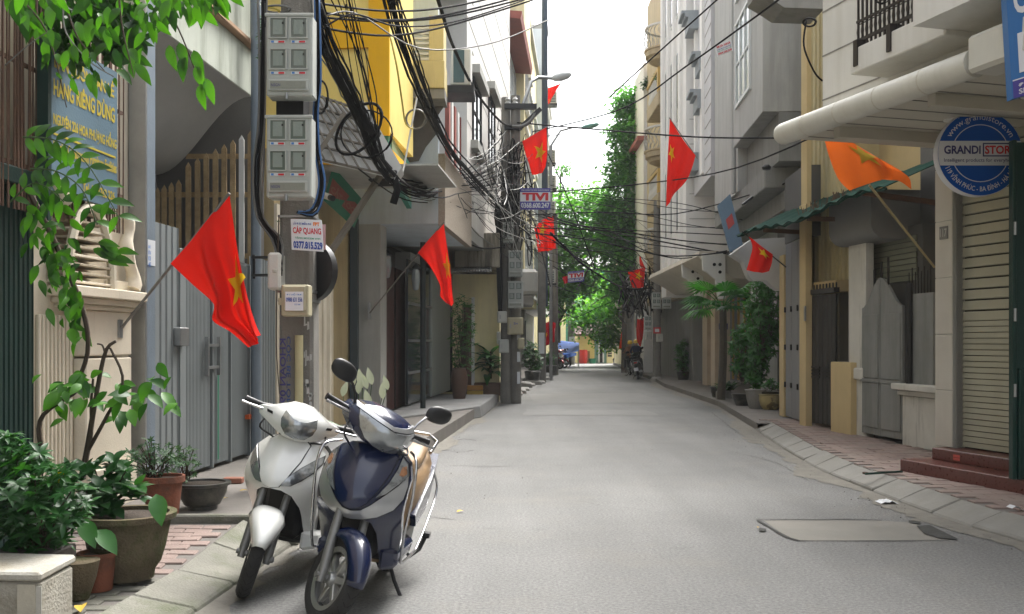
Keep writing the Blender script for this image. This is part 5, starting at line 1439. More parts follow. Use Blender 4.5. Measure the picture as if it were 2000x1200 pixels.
meter_box(0, 8.62, 520, 28, 610, 188, 'upper grey four-window meter box high on the concrete pole')
meter_box(0, 8.60, 520, 227, 608, 386, 'lower grey four-window meter box on the concrete pole')
MB().box(cx - .12, cx + .12, 8.80, pY, P(0, 230, 8.7).z, P(0, 180, 8.7).z).build('box_bracket', M_DARK, pole)
jb = thing('junction_box', 'cream junction box with a blue phone sticker low on the meter pole', 'junction box', P(575, 618, 8.7))
a, b = P(549, 618, 8.66), P(602, 556, 8.66)
MB().box(a.x, b.x, 8.66, 8.84, a.z, b.z).build('case', M_BOXC, jb, bevel=.012)
MB().box(a.x + .02, b.x - .02, 8.64, 8.659, a.z + .045, b.z - .012).build('lid', M_BOXC, jb, bevel=.01)
MB().box(a.x - .03, a.x + .001, 8.68, 8.74, a.z + .1, a.z + .16).build('clasp', M_BOXC, jb)
sa, sb = P(557, 607, 8.63), P(592, 570, 8.63)
MB().box(sa.x, sb.x, 8.634, 8.639, sa.z, sb.z).build('sticker', M_PAPER, jb)
lettering(jb, 'ĐT HỖ TRỢ', lambda u, v: V((lerp(sa.x, sb.x, .08 + .84 * u), 8.632, lerp(sa.z, sb.z, .78 + .14 * v))), M_STICK, .02)
lettering(jb, '0988 631 556', lambda u, v: V((lerp(sa.x, sb.x, .05 + .9 * u), 8.632, lerp(sa.z, sb.z, .46 + .24 * v))), M_INK, .03)
lettering(jb, 'TỪ XA', lambda u, v: V((lerp(sa.x, sb.x, .5 + .35 * u), 8.632, lerp(sa.z, sb.z, .28 + .1 * v))), M_STICK, .02)
wb = thing('white_terminal_box', 'tall white terminal box strapped to the street side of the meter pole', 'junction box', P(534, 566, 8.9))
a, b = P(522, 566, 8.85), P(547, 493, 8.85)
MB().box(a.x, b.x, 8.85, 9.1, a.z, b.z).build('case', mat('white_plastic_case', (.58, .57, .53), .5, .08, 3), wb, bevel=.02)
MB().box(a.x + .05, b.x - .03, 8.83, 8.849, lerp(a.z, b.z, .45), lerp(a.z, b.z, .55)).build('handle', M_BOXW, wb, bevel=.005)
for py in (505, 540): MB().tube([P(494, py - 2, 9.3), P(524, py - 2, 8.95)], .014, 6).build('bracket_arm', M_BLACKM, wb)
MB().tube([P(496, 498, 9.3), P(496, 545, 9.3)], .014, 6).build('bracket_upright', M_BLACKM, wb)
sg1 = thing('cable_offer_sign', 'white paper sign CÁP QUANG with red title and blue phone number on the pole', 'sign', P(600, 490, 8.7))
A = P(568, 428, 8.70); B = P(628, 430, 8.70); C_ = P(632, 492, 8.66); D = P(570, 488, 8.70)
q = lambda s, t_, d=0: D.lerp(C_, s).lerp(A.lerp(B, s), t_) + V((0, -d, 0))
sgm = MB(); sgm.grid(lambda s, t_: q(s, t_) + V((0, -.012 * sin(s * 5) * t_, 0)), 10, 6); sgm.build('sheet', M_PAPER, sg1, solid=.004)
bump_ = lambda s, t_, d: q(s, t_, d) + V((0, -.012 * sin(s * 5) * t_, 0))
lettering(sg1, 'LẮP ĐẶT MIỄN PHÍ', lambda u, v: bump_(.08 + .58 * u, .80 + .12 * v, .006), M_INK, .02)
lettering(sg1, 'FPT', lambda u, v: bump_(.72 + .2 * u, .80 + .12 * v, .006), plain('orange_ink', (.75, .2, .03)), .05)
lettering(sg1, 'CÁP QUANG', lambda u, v: bump_(.06 + .90 * u, .50 + .28 * v, .006), M_REDINK, .025)
lettering(sg1, 'TẶNG MODEM WIFI', lambda u, v: bump_(.12 + .8 * u, .35 + .09 * v, .006), M_GRNINK, .02)
lettering(sg1, '0377.815.529', lambda u, v: bump_(.06 + .92 * u, .05 + .24 * v, .006), M_INK, .045)
pp_ = MB(); pp_.grid(lambda s, t_: P(626 + 10 * s, 488 - 50 * t_, 8.75) + V((0, .03 * sin(3 * s), 0)), 4, 6); pp_.build('pink_back_sheet', mat('pink_paper', (.50, .33, .33), .7, .1, 9), sg1)
ds = thing('round_convex_disc', 'round white disc with black rim fixed behind the concrete pole', 'mirror', P(606, 530, 9.2))
dc = P(604, 530, 9.3); ang = R(28)
def TD(x, y, z): return dc + V((x * cos(ang) + y * sin(ang), -x * sin(ang) + y * cos(ang), z))
r_ = 60 * 9.35 / F
MB(TD).lathe([(0, -.03), (r_ * .88, -.015), (r_ * .88, .0), (0, .0)], 32, ax='y').build('disc', mat('white_disc', (.66, .68, .72), .3, .06, 3), ds, smooth=.5)
MB(TD).lathe([(r_ * .87, -.03), (r_, -.02), (r_, .06), (r_ * .8, .07), (r_ * .8, .01)], 32, ax='y').build('rim', M_BLACKM, ds, smooth=.6)
for k in range(12):
    a_ = 2 * pi * k / 12; MB(TD).bar((r_ * .7 * cos(a_), -.026, r_ * .7 * sin(a_)), (r_ * .82 * cos(a_), -.022, r_ * .82 * sin(a_)), .012, .006, up=(0, 1, 0)).build('tick', M_BLUEC, ds)
# double pole
dY = 25.1
dpl = thing('double_utility_pole', 'pair of round concrete poles side by side with stacked meter boxes', 'utility pole', V((P(996, 0, dY).x, dY, 0)))
for px, r_, h_ in ((988, .14, 7.7), (1007, .145, 7.75)):
    x_ = P(px, 0, dY).x; MB().tube([(x_, dY, -.02), (x_, dY, h_)], [r_, r_ * .82], 16).build('shaft', M_POLE, dpl, smooth=1)
MB().box(P(985, 0, dY).x, P(1048, 0, dY).x, dY - .2, dY - .05, P(0, 216, dY).z, P(0, 206, dY).z).build('cross_arm', M_BLACKM, dpl)
MB().box(P(985, 0, dY).x, P(1020, 0, dY).x, dY - .2, dY - .05, P(0, 256, dY).z, P(0, 247, dY).z).build('cross_arm', M_BLACKM, dpl)
MB().bar(P(1012, 254, dY - .15), P(1056, 213, dY - .15), .12, .1).build('brace', M_BLACKM, dpl)
for px in (992, 1006): MB().lathe([(.06, 0), (.09, .04), (.05, .1), (.08, .14), (.04, .2)], 10, tuple(P(px, 206, dY - .12))).build('insulator', mat('grey_porcelain', (.35, .35, .33), .3), dpl)
for k in range(3): MB().box(P(1010, 0, 24.9).x - .0, P(1016, 0, 24.9).x, 24.88, 24.9, .5 + k * .55, .8 + k * .5).build('torn_notice', M_PAPER, dpl)
meter_box(0, 24.7, 993, 490, 1021, 541, 'grey meter box on the double pole, upper of the two large ones', False)
meter_box(0, 24.7, 992, 550, 1022, 602, 'grey meter box on the double pole, lower of the two large ones', False)
meter_box(0, 24.75, 982, 435, 1003, 474, 'small grey meter box on the double pole above the two large ones', False)
def cabinet(x0, y0, x1, y1, Y, m_, nm, lb, cat='junction box', extra=True):
    a, b = P(x0, y1, Y), P(x1, y0, Y)
    t = thing(nm, lb, cat, V(((a.x + b.x) / 2, Y + .1, a.z)))
    MB().box(a.x, b.x, Y, Y + .22, a.z, b.z).build('case', m_, t, bevel=.02)
    MB().box(a.x + .03, b.x - .03, Y - .014, Y - .001, a.z + .03, b.z - .03).build('door', m_, t, bevel=.008)
    if extra: MB().box(a.x + .06, a.x + .09, Y - .03, Y - .0145, (a.z + b.z) / 2 - .05, (a.z + b.z) / 2 + .05).build('handle', M_STEEL, t)
    return t
cb = cabinet(991, 620, 1022, 654, 24.7, M_BOXC, 'cream_cabinet', 'square cream cabinet with scribbled number on the double pole')
lettering(cb, '2n', lambda u, v: P(1003 + 8 * u, 634 - 4 * v, 24.67), M_INK, .01)
cabinet(971, 608, 990, 631, 24.75, M_BOXW, 'white_junction_box', 'white rounded junction box high on the double pole beside the cream cabinet')
cabinet(974, 663, 994, 690, 24.7, M_BOXG, 'grey_junction_box', 'grey junction box with blue label low on the double pole')
cabinet(970, 648, 978, 672, 24.9, M_BOXW, 'slim_junction_box', 'slim white junction box at the outer edge of the double pole', extra=False)
cabinet(1011, 660, 1024, 682, 24.7, M_BOXC, 'ochre_junction_box', 'small ochre junction box on the lane side of the double pole', extra=False)
# street lamp arms
def lamp(p0, p1, tip, col, lb, mt):
    t = thing('street_lamp', lb, 'street lamp', p0)
    mid = V((p0.x, p0.y, p1.z - .15))
    MB().tube([p0, p0.lerp(p1, .35) + V((-.05, 0, .35)), p1 + V((-.35, 0, .02)), p1], .045, 8).build('arm', M_STEEL, t, smooth=1)
    hd = MB(); d = (tip - p1); rings = []
    for s_, w_, h_ in ((0, .06, .05), (.15, .13, .09), (.5, .17, .12), (.85, .13, .09), (1, .04, .03)):
        c_ = p1.lerp(tip, s_); rings.append([c_ + V((0, w_ * cos(a_), h_ * sin(a_))) for a_ in [2 * pi * k / 12 for k in range(12)]])
    hd.loft(rings); hd.build('head', mt, t, smooth=1)
    return t
lamp(P(1021, 206, 25), P(1078, 153, 25.4), P(1116, 146, 25.6), None, 'cobra-head street lamp with pale lens over the double pole', mat('lamp_pale', (.55, .57, .56), .35))
lamp(P(1076, 285, 40), P(1136, 250, 40.5), P(1170, 243, 40.8), None, 'green-topped street lamp reaching over the middle of the lane', mat('lamp_green', (.16, .36, .31), .4))
MB().tube([V((P(1076, 0, 40).x, 40, 0)), P(1076, 285, 40)], .07, 10).build('lamp_standard', M_STEEL, bpy.data.objects['street_lamp.001'], smooth=1)
# further poles
def rpole(px, py, Yb, h, r, lb, sticker=False):
    g = G(px, py, 0)
    t = thing('round_concrete_pole', lb, 'utility pole', V((g.x, g.y, 0)))
    MB().tube([(g.x, g.y, -.02), (g.x, g.y, h)], [r, r * .8], 12).build('shaft', M_POLE, t, smooth=1)
    if sticker: MB().box(g.x - r * .7, g.x + r * .6, g.y - r - .02, g.y - r + .0, 1.1, 1.9).build('notice', M_PAPER, t)
    return t
rpole(1058, 747, 0, 7.2, .17, 'single concrete pole with pasted notices beyond the double pole', True)
rpole(1083, 733, 0, 7.5, .18, 'thin far concrete pole next to the dark red hanging flag')
# pole at end (striped notices)
ep = rpole(1116, 712.5, 0, 9.5, .25, 'pale pole with white notice plates at the end of the lane by the tarp', True)
# right pole with meter cluster
rp_ = rpole(1283, 746, 0, 7.0, .16, 'dark wrapped pole on the opposite kerb beside the parked scooter')
rp2 = rpole(1228, 728, 0, 8.5, .3, 'thick dark pole wrapped in cables behind the two riders')
g = G(1283, 746, 0)
for k, (x0, y0, x1, y1) in enumerate(((1274, 572, 1291, 603), (1294, 572, 1311, 603), (1259, 618, 1273, 645))):
    meter_box(0, g.y - .35, x0, y0, x1, y1, ['pale meter box at the canopy corner, left of a matching one', 'pale meter box at the canopy corner nearest the arched bracket', 'white meter box beside the hanging red cloth'][k], False)
cabinet(1283, 652, 1295, 668, g.y - .4, M_BOXW, 'white_control_box', 'white control box low on the dark wrapped pole')
cabinet(1261, 648, 1273, 664, g.y - .1, M_BOXW, 'white_service_box', 'white service box under the meter box beside the red cloth')
MB().lathe([(.28, 0), (.26, .12), (.17, .2)], 12, (g.x, g.y, .0)).build('footing', M_CONC, rp_)
rc = thing('red_notice', 'small red notice board on the dark wrapped pole', 'sign', P(1281, 648, g.y - .45))
MB().box(P(1273, 0, g.y).x, P(1287, 0, g.y).x, g.y - .45, g.y - .42, P(0, 652, g.y).z, P(0, 640, g.y).z).build('board', plain('notice_red', (.5, .05, .05)), rc)
MB().box(P(1276, 0, g.y).x, P(1284, 0, g.y).x, g.y - .46, g.y - .451, P(0, 649, g.y).z, P(0, 643, g.y).z).build('white_print', M_SGW, rc)

# TIVI banners and for-sale sheet
M_VIO = plain('violet_band', (.06, .05, .30), .5)
def tivi(x0, y0, x1, y1, Y, lb, skew=0):
    A, B, C_, D = P(x0, y0, Y), P(x1, y0 + skew, Y), P(x1, y1 + skew, Y), P(x0, y1, Y)
    t = thing('repair_banner', lb, 'banner', D.lerp(C_, .5))
    q = lambda s, t_, d=0: D.lerp(C_, s).lerp(A.lerp(B, s), t_) + V((0, -d, 0))
    MB().hexa([q(0, 0), q(1, 0), q(1, 0, -.02), q(0, 0, -.02), q(0, 1), q(1, 1), q(1, 1, -.02), q(0, 1, -.02)]).build('sheet', M_PAPER, t)
    MB().quad(q(0, .82, .004), q(1, .82, .004), q(1, 1, .004), q(0, 1, .004)).build('top_band', M_VIO, t)
    MB().quad(q(0, 0, .004), q(1, 0, .004), q(1, .38, .004), q(0, .38, .004)).build('bottom_band', M_VIO, t)
    lettering(t, 'SỬA CHỮA TẠI NHÀ KHÁCH HÀNG', lambda u, v: q(.04 + .92 * u, .86 + .1 * v, .008), M_SGW, .02)
    lettering(t, 'TIVI', lambda u, v: q(.07 + .86 * u, .42 + .37 * v, .008), M_REDINK, .05)
    lettering(t, '0368.600.247', lambda u, v: q(.03 + .94 * u, .08 + .25 * v, .008), M_SGW, .03)
tivi(1016, 368, 1075, 410, 24.4, 'nearer violet and white TIVI repair banner on the double pole')
tivi(1109, 531, 1141, 553, 44, 'far violet and white TIVI repair banner hung across the lane', -3)
fs = thing('house_for_sale_sheet', 'small white and red house-for-sale sheet clipped to an overhead wire', 'sign', P(1414, 95, 17))
A, B, C_, D = P(1396, 89, 17), P(1428, 77, 17), P(1432, 99, 17), P(1401, 111, 17)
q = lambda s, t_, d=0: D.lerp(C_, s).lerp(A.lerp(B, s), t_) + V((0, -d, 0))
MB().hexa([q(0, 0), q(1, 0), q(1, 0, -.01), q(0, 0, -.01), q(0, 1), q(1, 1), q(1, 1, -.01), q(0, 1, -.01)]).build('sheet', M_PAPER, fs)
for s_, v0, h_, m_ in (('MUA NHÀ', .66, .26, M_REDINK), ('CẦN MUA NHÀ PHỐ', .48, .12, M_INK), ('GIÁ TỐT LIÊN HỆ', .32, .12, M_GRNINK), ('0904.568.509', .06, .2, M_REDINK)):
    lettering(fs, s_, lambda u, v, v0=v0, h_=h_: q(.08 + .84 * u, v0 + h_ * v, .006), m_, .03)

# ================================================================ FLAGS
def flagmat(name, col):
    m = mat(name, col, .7, .10, 5, bump=.5, bscale=9, spec=.15)
    n, l = m.node_tree.nodes, m.node_tree.links
    b = n['Principled BSDF']; tr = n.new('ShaderNodeBsdfTranslucent'); tr.inputs['Color'].default_value = (*col, 1)
    ms = n.new('ShaderNodeMixShader'); ms.inputs[0].default_value = .4
    l.new(b.outputs[0], ms.inputs[1]); l.new(tr.outputs[0], ms.inputs[2]); l.new(ms.outputs[0], n['Material Output'].inputs['Surface'])
    return m
M_FLAG = flagmat('red_flag_cloth', (.74, .016, .008))
M_FLAGO = flagmat('faded_orange_flag_cloth', (.64, .125, .016))
M_FLAGD = flagmat('dark_red_flag_cloth', (.32, .008, .012))
M_STAR = flagmat('yellow_star_cloth', (.80, .56, .01))
M_STARO = flagmat('faded_star_cloth', (.52, .40, .05))
def catm(p, t):
    n = len(p) - 1; x = min(max(t, 0), 1) * n; i = min(int(x), n - 1); f = x - i
    a, b, c, d = p[max(i - 1, 0)], p[i], p[i + 1], p[min(i + 2, n)]
    return .5 * ((2 * b) + (c - a) * f + (2 * a - 5 * b + 4 * c - d) * f * f + (3 * b - a - 3 * c + d) * f ** 3)
def flag(lb, rows, Y, staff=None, star=None, fold=.05, m=None, sm=None, srad=.012, nf=3.0, depth=None, thick=.0, phase=0.):
    """rows: hanging lines of photo points from the staff outwards; every row runs along t (down the fly), s runs along the staff"""
    C = [[P(x, y, Y + (depth[i] if depth else 0)) for (x, y) in r] for i, r in enumerate(rows)]
    def base(s, t):
        return catm([catm(r, t) for r in C], s)
    def fn(s, t):
        p = base(s, t)
        k = min(1, t * 3) * fold
        return p + V((0, k * (sin(nf * 2 * pi * s + 2.2 * t + phase) + .5 * sin(nf * 4.3 * s * pi + 4 * t + phase)), 0)) + V((fold * .12 * sin(5 * t + 7 * s), 0, 0))
    t_ = thing('flag', lb, 'flag', V(staff[0]) if staff else base(0, 0))
    MB().grid(fn, 28, 30).build('cloth', m or M_FLAG, t_, smooth=3, recalc=False)
    if star:
        cs, ct, rs_, rt_, rot = star
        poly = []
        for k in range(10):
            a_ = rot + pi * k / 5; r_ = 1 if k % 2 == 0 else .40
            poly.append((cs + rs_ * r_ * sin(a_), ct + rt_ * r_ * cos(a_)))
        for sgn in (-1, 1):
            def f2(a, b, sgn=sgn):
                e = 1e-3; p0 = fn(a, b); nn_ = (fn(a + e, b) - p0).cross(fn(a, b + e) - p0)
                if nn_.length < 1e-12: nn_ = V((0, -1, 0))
                return p0 + nn_.normalized() * .007 * sgn
            mb = MB(); cdt_patch(mb, poly, f2, step=.03); mb.build('star', sm or M_STAR, t_, smooth=3, recalc=False)
    if staff:
        MB().tube([V(staff[0]), V(staff[1])], srad, 8).build('staff', staff[2] if len(staff) > 2 else M_STEEL, t_, smooth=1)
    return t_
M_BAMB = mat('bamboo_staff', (.33, .27, .14), .6, .2, 6)
M_GSTAFF = mat('grey_flag_staff', (.20, .19, .17), .55, .15, 6)
# 1 big flag at left
fl1 = flag('large red flag with yellow star hanging in front of the grey steel gate',
     [[(333, 515), (372, 556), (412, 596), (413, 626), (452, 650), (487, 679)],
      [(362, 482), (392, 530), (424, 582), (428, 625), (465, 645), (494, 676)],
      [(392, 447), (412, 505), (436, 565), (446, 615), (476, 645), (500, 670)],
      [(420, 413), (434, 475), (452, 545), (466, 605), (488, 640), (506, 662)],
      [(447, 381), (458, 440), (473, 515), (487, 580), (500, 630), (508, 655)]],
     7.9, (P(238, 640, 8.25), P(448, 378, 7.86), M_GSTAFF), (.84, .47, .23, .15, .25), fold=.055, nf=1.6, depth=[.06, 0, -.04, .0, .03], phase=.6)
sk = MB(); sk.box(P(232, 0, 8.3).x, P(240, 0, 8.3).x, 8.22, 8.3, P(0, 660, 8.3).z, P(0, 625, 8.3).z); sk.build('socket', M_STEEL, fl1)
# 2 flag at column
flag('red flag with star on a thin staff fixed to the grey column',
     [[(816, 494), (838, 520), (858, 556), (860, 578), (872, 592)], [(832, 474), (848, 512), (862, 550), (868, 580), (878, 596)], [(850, 455), (860, 500), (872, 545), (876, 580), (882, 598)], [(866, 436), (872, 480), (880, 530), (884, 570), (887, 592)]],
     16.2, (P(722, 612, 16.85), P(868, 434, 16.15), M_GSTAFF), (.82, .42, .22, .14, .2), fold=.05, nf=1.4)
MB().box(P(719, 0, 16.9).x, P(724, 0, 16.9).x, 16.85, 16.95, P(0, 625, 16.9).z, P(0, 590, 16.9).z).build('socket', M_STEEL, bpy.data.objects['flag.001'])
# 3 above TIVI
flag('red flag with a full yellow star just above the nearer TIVI banner',
     [[(1020, 276), (1026, 300), (1034, 322), (1040, 342)], [(1036, 267), (1040, 292), (1046, 318), (1050, 341)], [(1052, 258), (1056, 286), (1058, 312), (1060, 336)], [(1067, 249), (1068, 278), (1069, 302), (1066, 326)]],
     24.6, (P(1010, 284, 24.8), P(1070, 247, 24.6), M_GSTAFF), (.62, .48, .27, .26, .1), fold=.05, nf=1.3)
# 4 below TIVI
flag('red flag with bunched yellow star crossed by wires below the nearer TIVI banner',
     [[(1043, 446), (1046, 462), (1049, 478), (1052, 493)], [(1056, 432), (1058, 452), (1060, 472), (1064, 491)], [(1068, 426), (1070, 448), (1074, 470), (1076, 489)], [(1081, 423), (1081, 446), (1085, 468), (1087, 486)]],
     30.5, None, (.38, .32, .22, .2, .2), fold=.10, nf=1.6)
# 5 small pennant top
flag('small red pennant-like flag high beside the street lamp head',
     [[(1070, 172), (1070, 182), (1070, 192), (1071, 204)], [(1080, 169), (1079, 178), (1077, 188), (1075, 200)], [(1096, 163), (1088, 174), (1081, 187), (1074, 198)]],
     40, None, (.25, .85, .12, .12, 0), fold=.05, nf=1)
# 6 right tall
flag('tall drooping red flag against the white building wall',
     [[(1308, 232), (1306, 280), (1304, 340), (1302, 404)], [(1322, 255), (1318, 295), (1313, 345), (1306, 398)], [(1340, 280), (1334, 315), (1325, 352), (1312, 388)], [(1358, 304), (1350, 332), (1340, 355), (1318, 378)]],
     23, (P(1362, 310, 23.4), P(1307, 230, 23.0), M_GSTAFF), (.22, .40, .16, .12, .1), fold=.07, nf=1.3)
# 7 orange faded
flag('sun-faded orange flag with pale star on a bamboo staff before the awning',
     [[(1602, 246), (1618, 292), (1640, 345), (1662, 372)], [(1632, 258), (1652, 298), (1676, 340), (1694, 360)], [(1668, 280), (1690, 308), (1714, 338), (1726, 352)], [(1708, 304), (1728, 322), (1748, 342), (1756, 352)], [(1742, 324), (1764, 336), (1780, 350), (1782, 370)]],
     11.6, (P(1825, 522, 12.3), P(1698, 362, 11.5), M_BAMB), (.50, .30, .17, .26, .5), fold=.06, nf=1.2, m=M_FLAGO, sm=M_STARO, srad=.014)
# 8 small right
flag('small red flag with star on a dark staff before the white wing panel',
     [[(1462, 462), (1470, 482), (1466, 505), (1459, 528)], [(1474, 471), (1481, 490), (1479, 511), (1475, 532)], [(1490, 483), (1494, 500), (1494, 515), (1490, 533)], [(1509, 497), (1509, 508), (1507, 519), (1503, 530)]],
     17.2, (P(1535, 522, 17.9), P(1450, 453, 17.1), M_BLACKM), (.6, .30, .24, .2, .3), fold=.04, nf=1.1)
# 9 far right with star
flag('red flag with a full star far down on the balcony side of the lane',
     [[(1226, 531), (1230, 544), (1236, 562)], [(1240, 528), (1243, 544), (1246, 563)], [(1250, 525), (1252, 543), (1254, 562)], [(1260, 522), (1259, 543), (1257, 561)]],
     40, None, (.5, .40, .26, .26, .1), fold=.04, nf=1)
flag('pointed red flag tip hanging above the far star flag',
     [[(1249, 498), (1249, 510), (1251, 522)], [(1252, 504), (1254, 514), (1256, 524)], [(1254, 510), (1258, 518), (1262, 526)]], 40.3, None, None, fold=.03, nf=1)
flag('limp orange-red flag over the riders at the corner of the lane',
     [[(1214, 648), (1212, 660), (1209, 682)], [(1218, 655), (1217, 668), (1214, 680)], [(1224, 668), (1222, 676), (1220, 678)]], 50, None, (.35, .45, .2, .15, 0), fold=.05, nf=1, m=flagmat('orange_red_cloth', (.72, .06, .012)))
flag('long red cloth hanging in the dark doorway behind the riders',
     [[(1242, 622), (1243, 645), (1245, 668)], [(1249, 624), (1250, 650), (1251, 678)], [(1257, 621), (1257, 645), (1255, 662)]], 43.5, None, None, fold=.08, nf=1.4)
flag('dark red flag hanging between the two thin far poles',
     [[(1064, 632), (1064, 655), (1066, 676)], [(1074, 628), (1074, 652), (1073, 673)], [(1085, 631), (1084, 650), (1084, 668)]], 41, None, (.2, .5, .14, .12, 0), fold=.08, nf=1.3, m=M_FLAGD)
flag('small dark red flag beside the far TIVI banner', [[(1098, 541), (1100, 548), (1103, 555)], [(1104, 540), (1106, 547), (1108, 553)], [(1109, 539), (1109, 546), (1110, 551)]], 44.4, None, None, fold=.03, nf=1, m=M_FLAGD)
# ================================================================ CABLES
ncab = 0
GC = 'overhead cables of the lane'
def cab(pts, r, m=None, lb=None, name='overhead_cable', sag=0, n=18, group=GC, jit=0):
    """pts: (px, py, Y) points; smooth through them"""
    global ncab
    q = [P(*p) for p in pts]
    if len(q) == 2:
        w = [q[0].lerp(q[1], k / n) - V((0, 0, sag * 4 * (k / n) * (1 - k / n))) for k in range(n + 1)]
    else: w = [catm(q, k / n) for k in range(n + 1)]
    if jit:
        rq = random.Random(ncab); w = [p + V((rq.uniform(-jit, jit), rq.uniform(-jit, jit), rq.uniform(-jit, jit))) for p in w]
    ncab += 1
    mb = MB(); mb.tube(w, r, 5)
    o = mb.build(name, m or M_CABLE, None, smooth=3, loc=w[0])
    return tag(o, lb or 'dark overhead cable among the many strung along and across the lane', 'cable', group)
rc_ = random.Random(11)
# thick bundle A: from top (760,0) down past the yellow column to the double pole
bun = thing('cable_bundle', 'thick twisted bundle of black cables slanting from the top past the air conditioner', 'cable bundle', P(760, 0, 11))
for k in range(12):
    dx, dy = rc_.uniform(-14, 14), rc_.uniform(-12, 12)
    pts = [P(752 + dx, -40 + dy, 10.6), P(782 + dx * .8, 75 + dy, 11.6), P(818 + dx * .7, 170 + dy, 13), P(850 + dx * .6, 235 + dy, 14.8), P(880 + dx * .6, 290 + dy, 17), P(925 + dx, 345 + dy, 20), P(985 + dx * .6, 410 + dy, 24.6)]
    MB().tube([catm(pts, i / 26) + V((rc_.uniform(-.01, .01), 0, rc_.uniform(-.01, .01))) for i in range(27)], rc_.uniform(.007, .016), 5).build('strand', M_CABLE, bun, smooth=3)
# bundle B: from the meter pole down-right to the lower junction at (790,370) and on to double pole
bun2 = thing('cable_bundle', 'sagging cable bundle from the meter pole past the lattice awning to the double pole', 'cable bundle', P(620, 60, 9.2))
for k in range(24):
    dx, dy = rc_.gauss(0, 9), rc_.gauss(0, 10)
    pts = [P(622 + dx * .6, 10 + dy * 3, 9.0), P(640 + dx, 90 + dy, 9.3), P(675 + dx, 165 + dy, 10.2), P(708 + dx * .8, 235 + dy, 11.2), P(738 + dx * .8, 310 + dy, 12.4), P(785 + dx, 362 + dy * .8, 14), P(835 + dx, 374 + dy, 16), P(885 + dx, 362 + dy, 19), P(940 + dx, 352 + dy * 1.6, 22), P(990 + dx, 330 + dy * 3, 24.7)]
    MB().tube([catm(pts, i / 34) + V((rc_.uniform(-.012, .012), 0, rc_.uniform(-.012, .012))) for i in range(35)], rc_.uniform(.006, .014), 5).build('strand', M_CABLE if k % 5 else M_CABLEG, bun2, smooth=3)
MB().tube([P(700, 205, 10.9), P(712, 240, 11.2), P(735, 262, 11.6)], .06, 8).build('splice_sleeve', M_CABLE, bun2, smooth=3)
MB().tube([P(768, 335, 13.2), P(776, 372, 13.4), P(768, 398, 13.4)], .05, 8).build('splice_sleeve', M_CABLE, bun2, smooth=3)
# vertical cables on the meter pole
bun3 = thing('pole_cable_drop', 'vertical drop of black and blue cables beside the meter boxes', 'cable bundle', P(510, 200, 8.9))
for k in range(9):
    x = 512 + rc_.uniform(-6, 8)
    pts = [P(x + rc_.uniform(-4, 6), -20, 8.95), P(x, 120, 8.9), P(x - 2, 240, 8.9), P(x - 10 + rc_.uniform(-6, 6), 330, 8.9), P(x - 6, 420, 8.9), P(x + 18 + rc_.uniform(0, 14), 470, 8.95), P(550, 520 + rc_.uniform(-10, 20), 8.9)]
    MB().tube([catm(pts, i / 22) for i in range(23)], rc_.uniform(.008, .014), 5).build('strand', [M_CABLE, M_CABLE, M_CABLEG][k % 3], bun3, smooth=3)
for k in range(6):
    x = 618 + rc_.uniform(-5, 7)
    pts = [P(x, -20, 8.9), P(x + 4, 150, 8.85), P(x - 2, 220, 8.85), P(x + 2, 300, 8.85), P(x + 8 + k, 360, 8.85), P(x - 5, 405 + k * 3, 8.8), P(580, 415, 8.8)]
    MB().tube([catm(pts, i / 22) for i in range(23)], rc_.uniform(.008, .016), 5).build('strand', [M_CABLE, M_BLUEC, M_CABLE][k % 3], bun3, smooth=3)
# loops on the bundle
def loop(cx_, cy_, rx, ry, Y, r, m, lb, rot=0, turns=1.15, nm='cable_loop'):
    mb = MB(); pts = []
    for k in range(int(26 * turns) + 1):
        a_ = 2 * pi * k / 26
        x, y = rx * cos(a_), ry * sin(a_)
        pts.append(P(cx_ + x * cos(rot) - y * sin(rot) + k * .05, cy_ + x * sin(rot) + y * cos(rot), Y + .03 * sin(a_) + .001 * k))
    mb.tube(pts, r, 5); o = mb.build(nm, m, None, smooth=3, loc=pts[0]); return tag(o, lb, 'cable loop')
loop(700, 252, 58, 34, 11.4, .018, M_CABLE, 'thick black cable loop hanging in front of the lattice awning', -.9)
loop(715, 262, 50, 46, 11.5, .010, M_CABLE, 'thin slack black loop below the thick cable loop')
loop(625, 190, 14, 32, 9.2, .010, M_CABLE, 'narrow black loop beside the gap between the meter boxes')
loop(811, 233, 19, 19, 14.5, .012, M_CABLEG, 'round grey coil hanging before the bare render patch', 0, 2.1)
loop(540, 18, 24, 7, 9.0, .010, M_CABLEG, 'flat grey coil on top of the upper meter box', 0, 2.1)
loop(530, 22, 15, 6, 9.0, .008, M_YELC, 'small yellow coil on top of the upper meter box', .2, 2)
loop(1580, 44, 12, 8, 12.5, .012, M_CABLE, 'small black coil on the cream wall under the upper balcony', 0, 2)
cab([(818, 172, 14.2), (804, 245, 14), (788, 330, 13.8), (778, 352, 13.6), (762, 358, 13.4)], .014, M_WHITEC, 'white cable dangling before the bare render patch', group=None)
cab([(762, 70, 13), (775, 130, 13), (784, 190, 13.2), (792, 240, 13.6), (806, 252, 14)], .013, M_YELC, 'yellow cable dangling along the orange column', group=None)
cab([(845, -30, 12), (862, 20, 13), (885, 90, 15), (930, 180, 18.5), (975, 235, 23), (1000, 247, 24.8), (1030, 244, 25), (1048, 220, 25.2)], .026, M_CABLE, 'thick ribbed black cable swinging in a deep curve to the street lamp arm', group=None, n=40)
cab([(1000, 247, 24.75), (1018, 247, 24.75), (1036, 236, 24.85), (1048, 216, 24.95)], .04, M_CABLEG, 'grey corrugated conduit curving under the lamp arm', group=None)
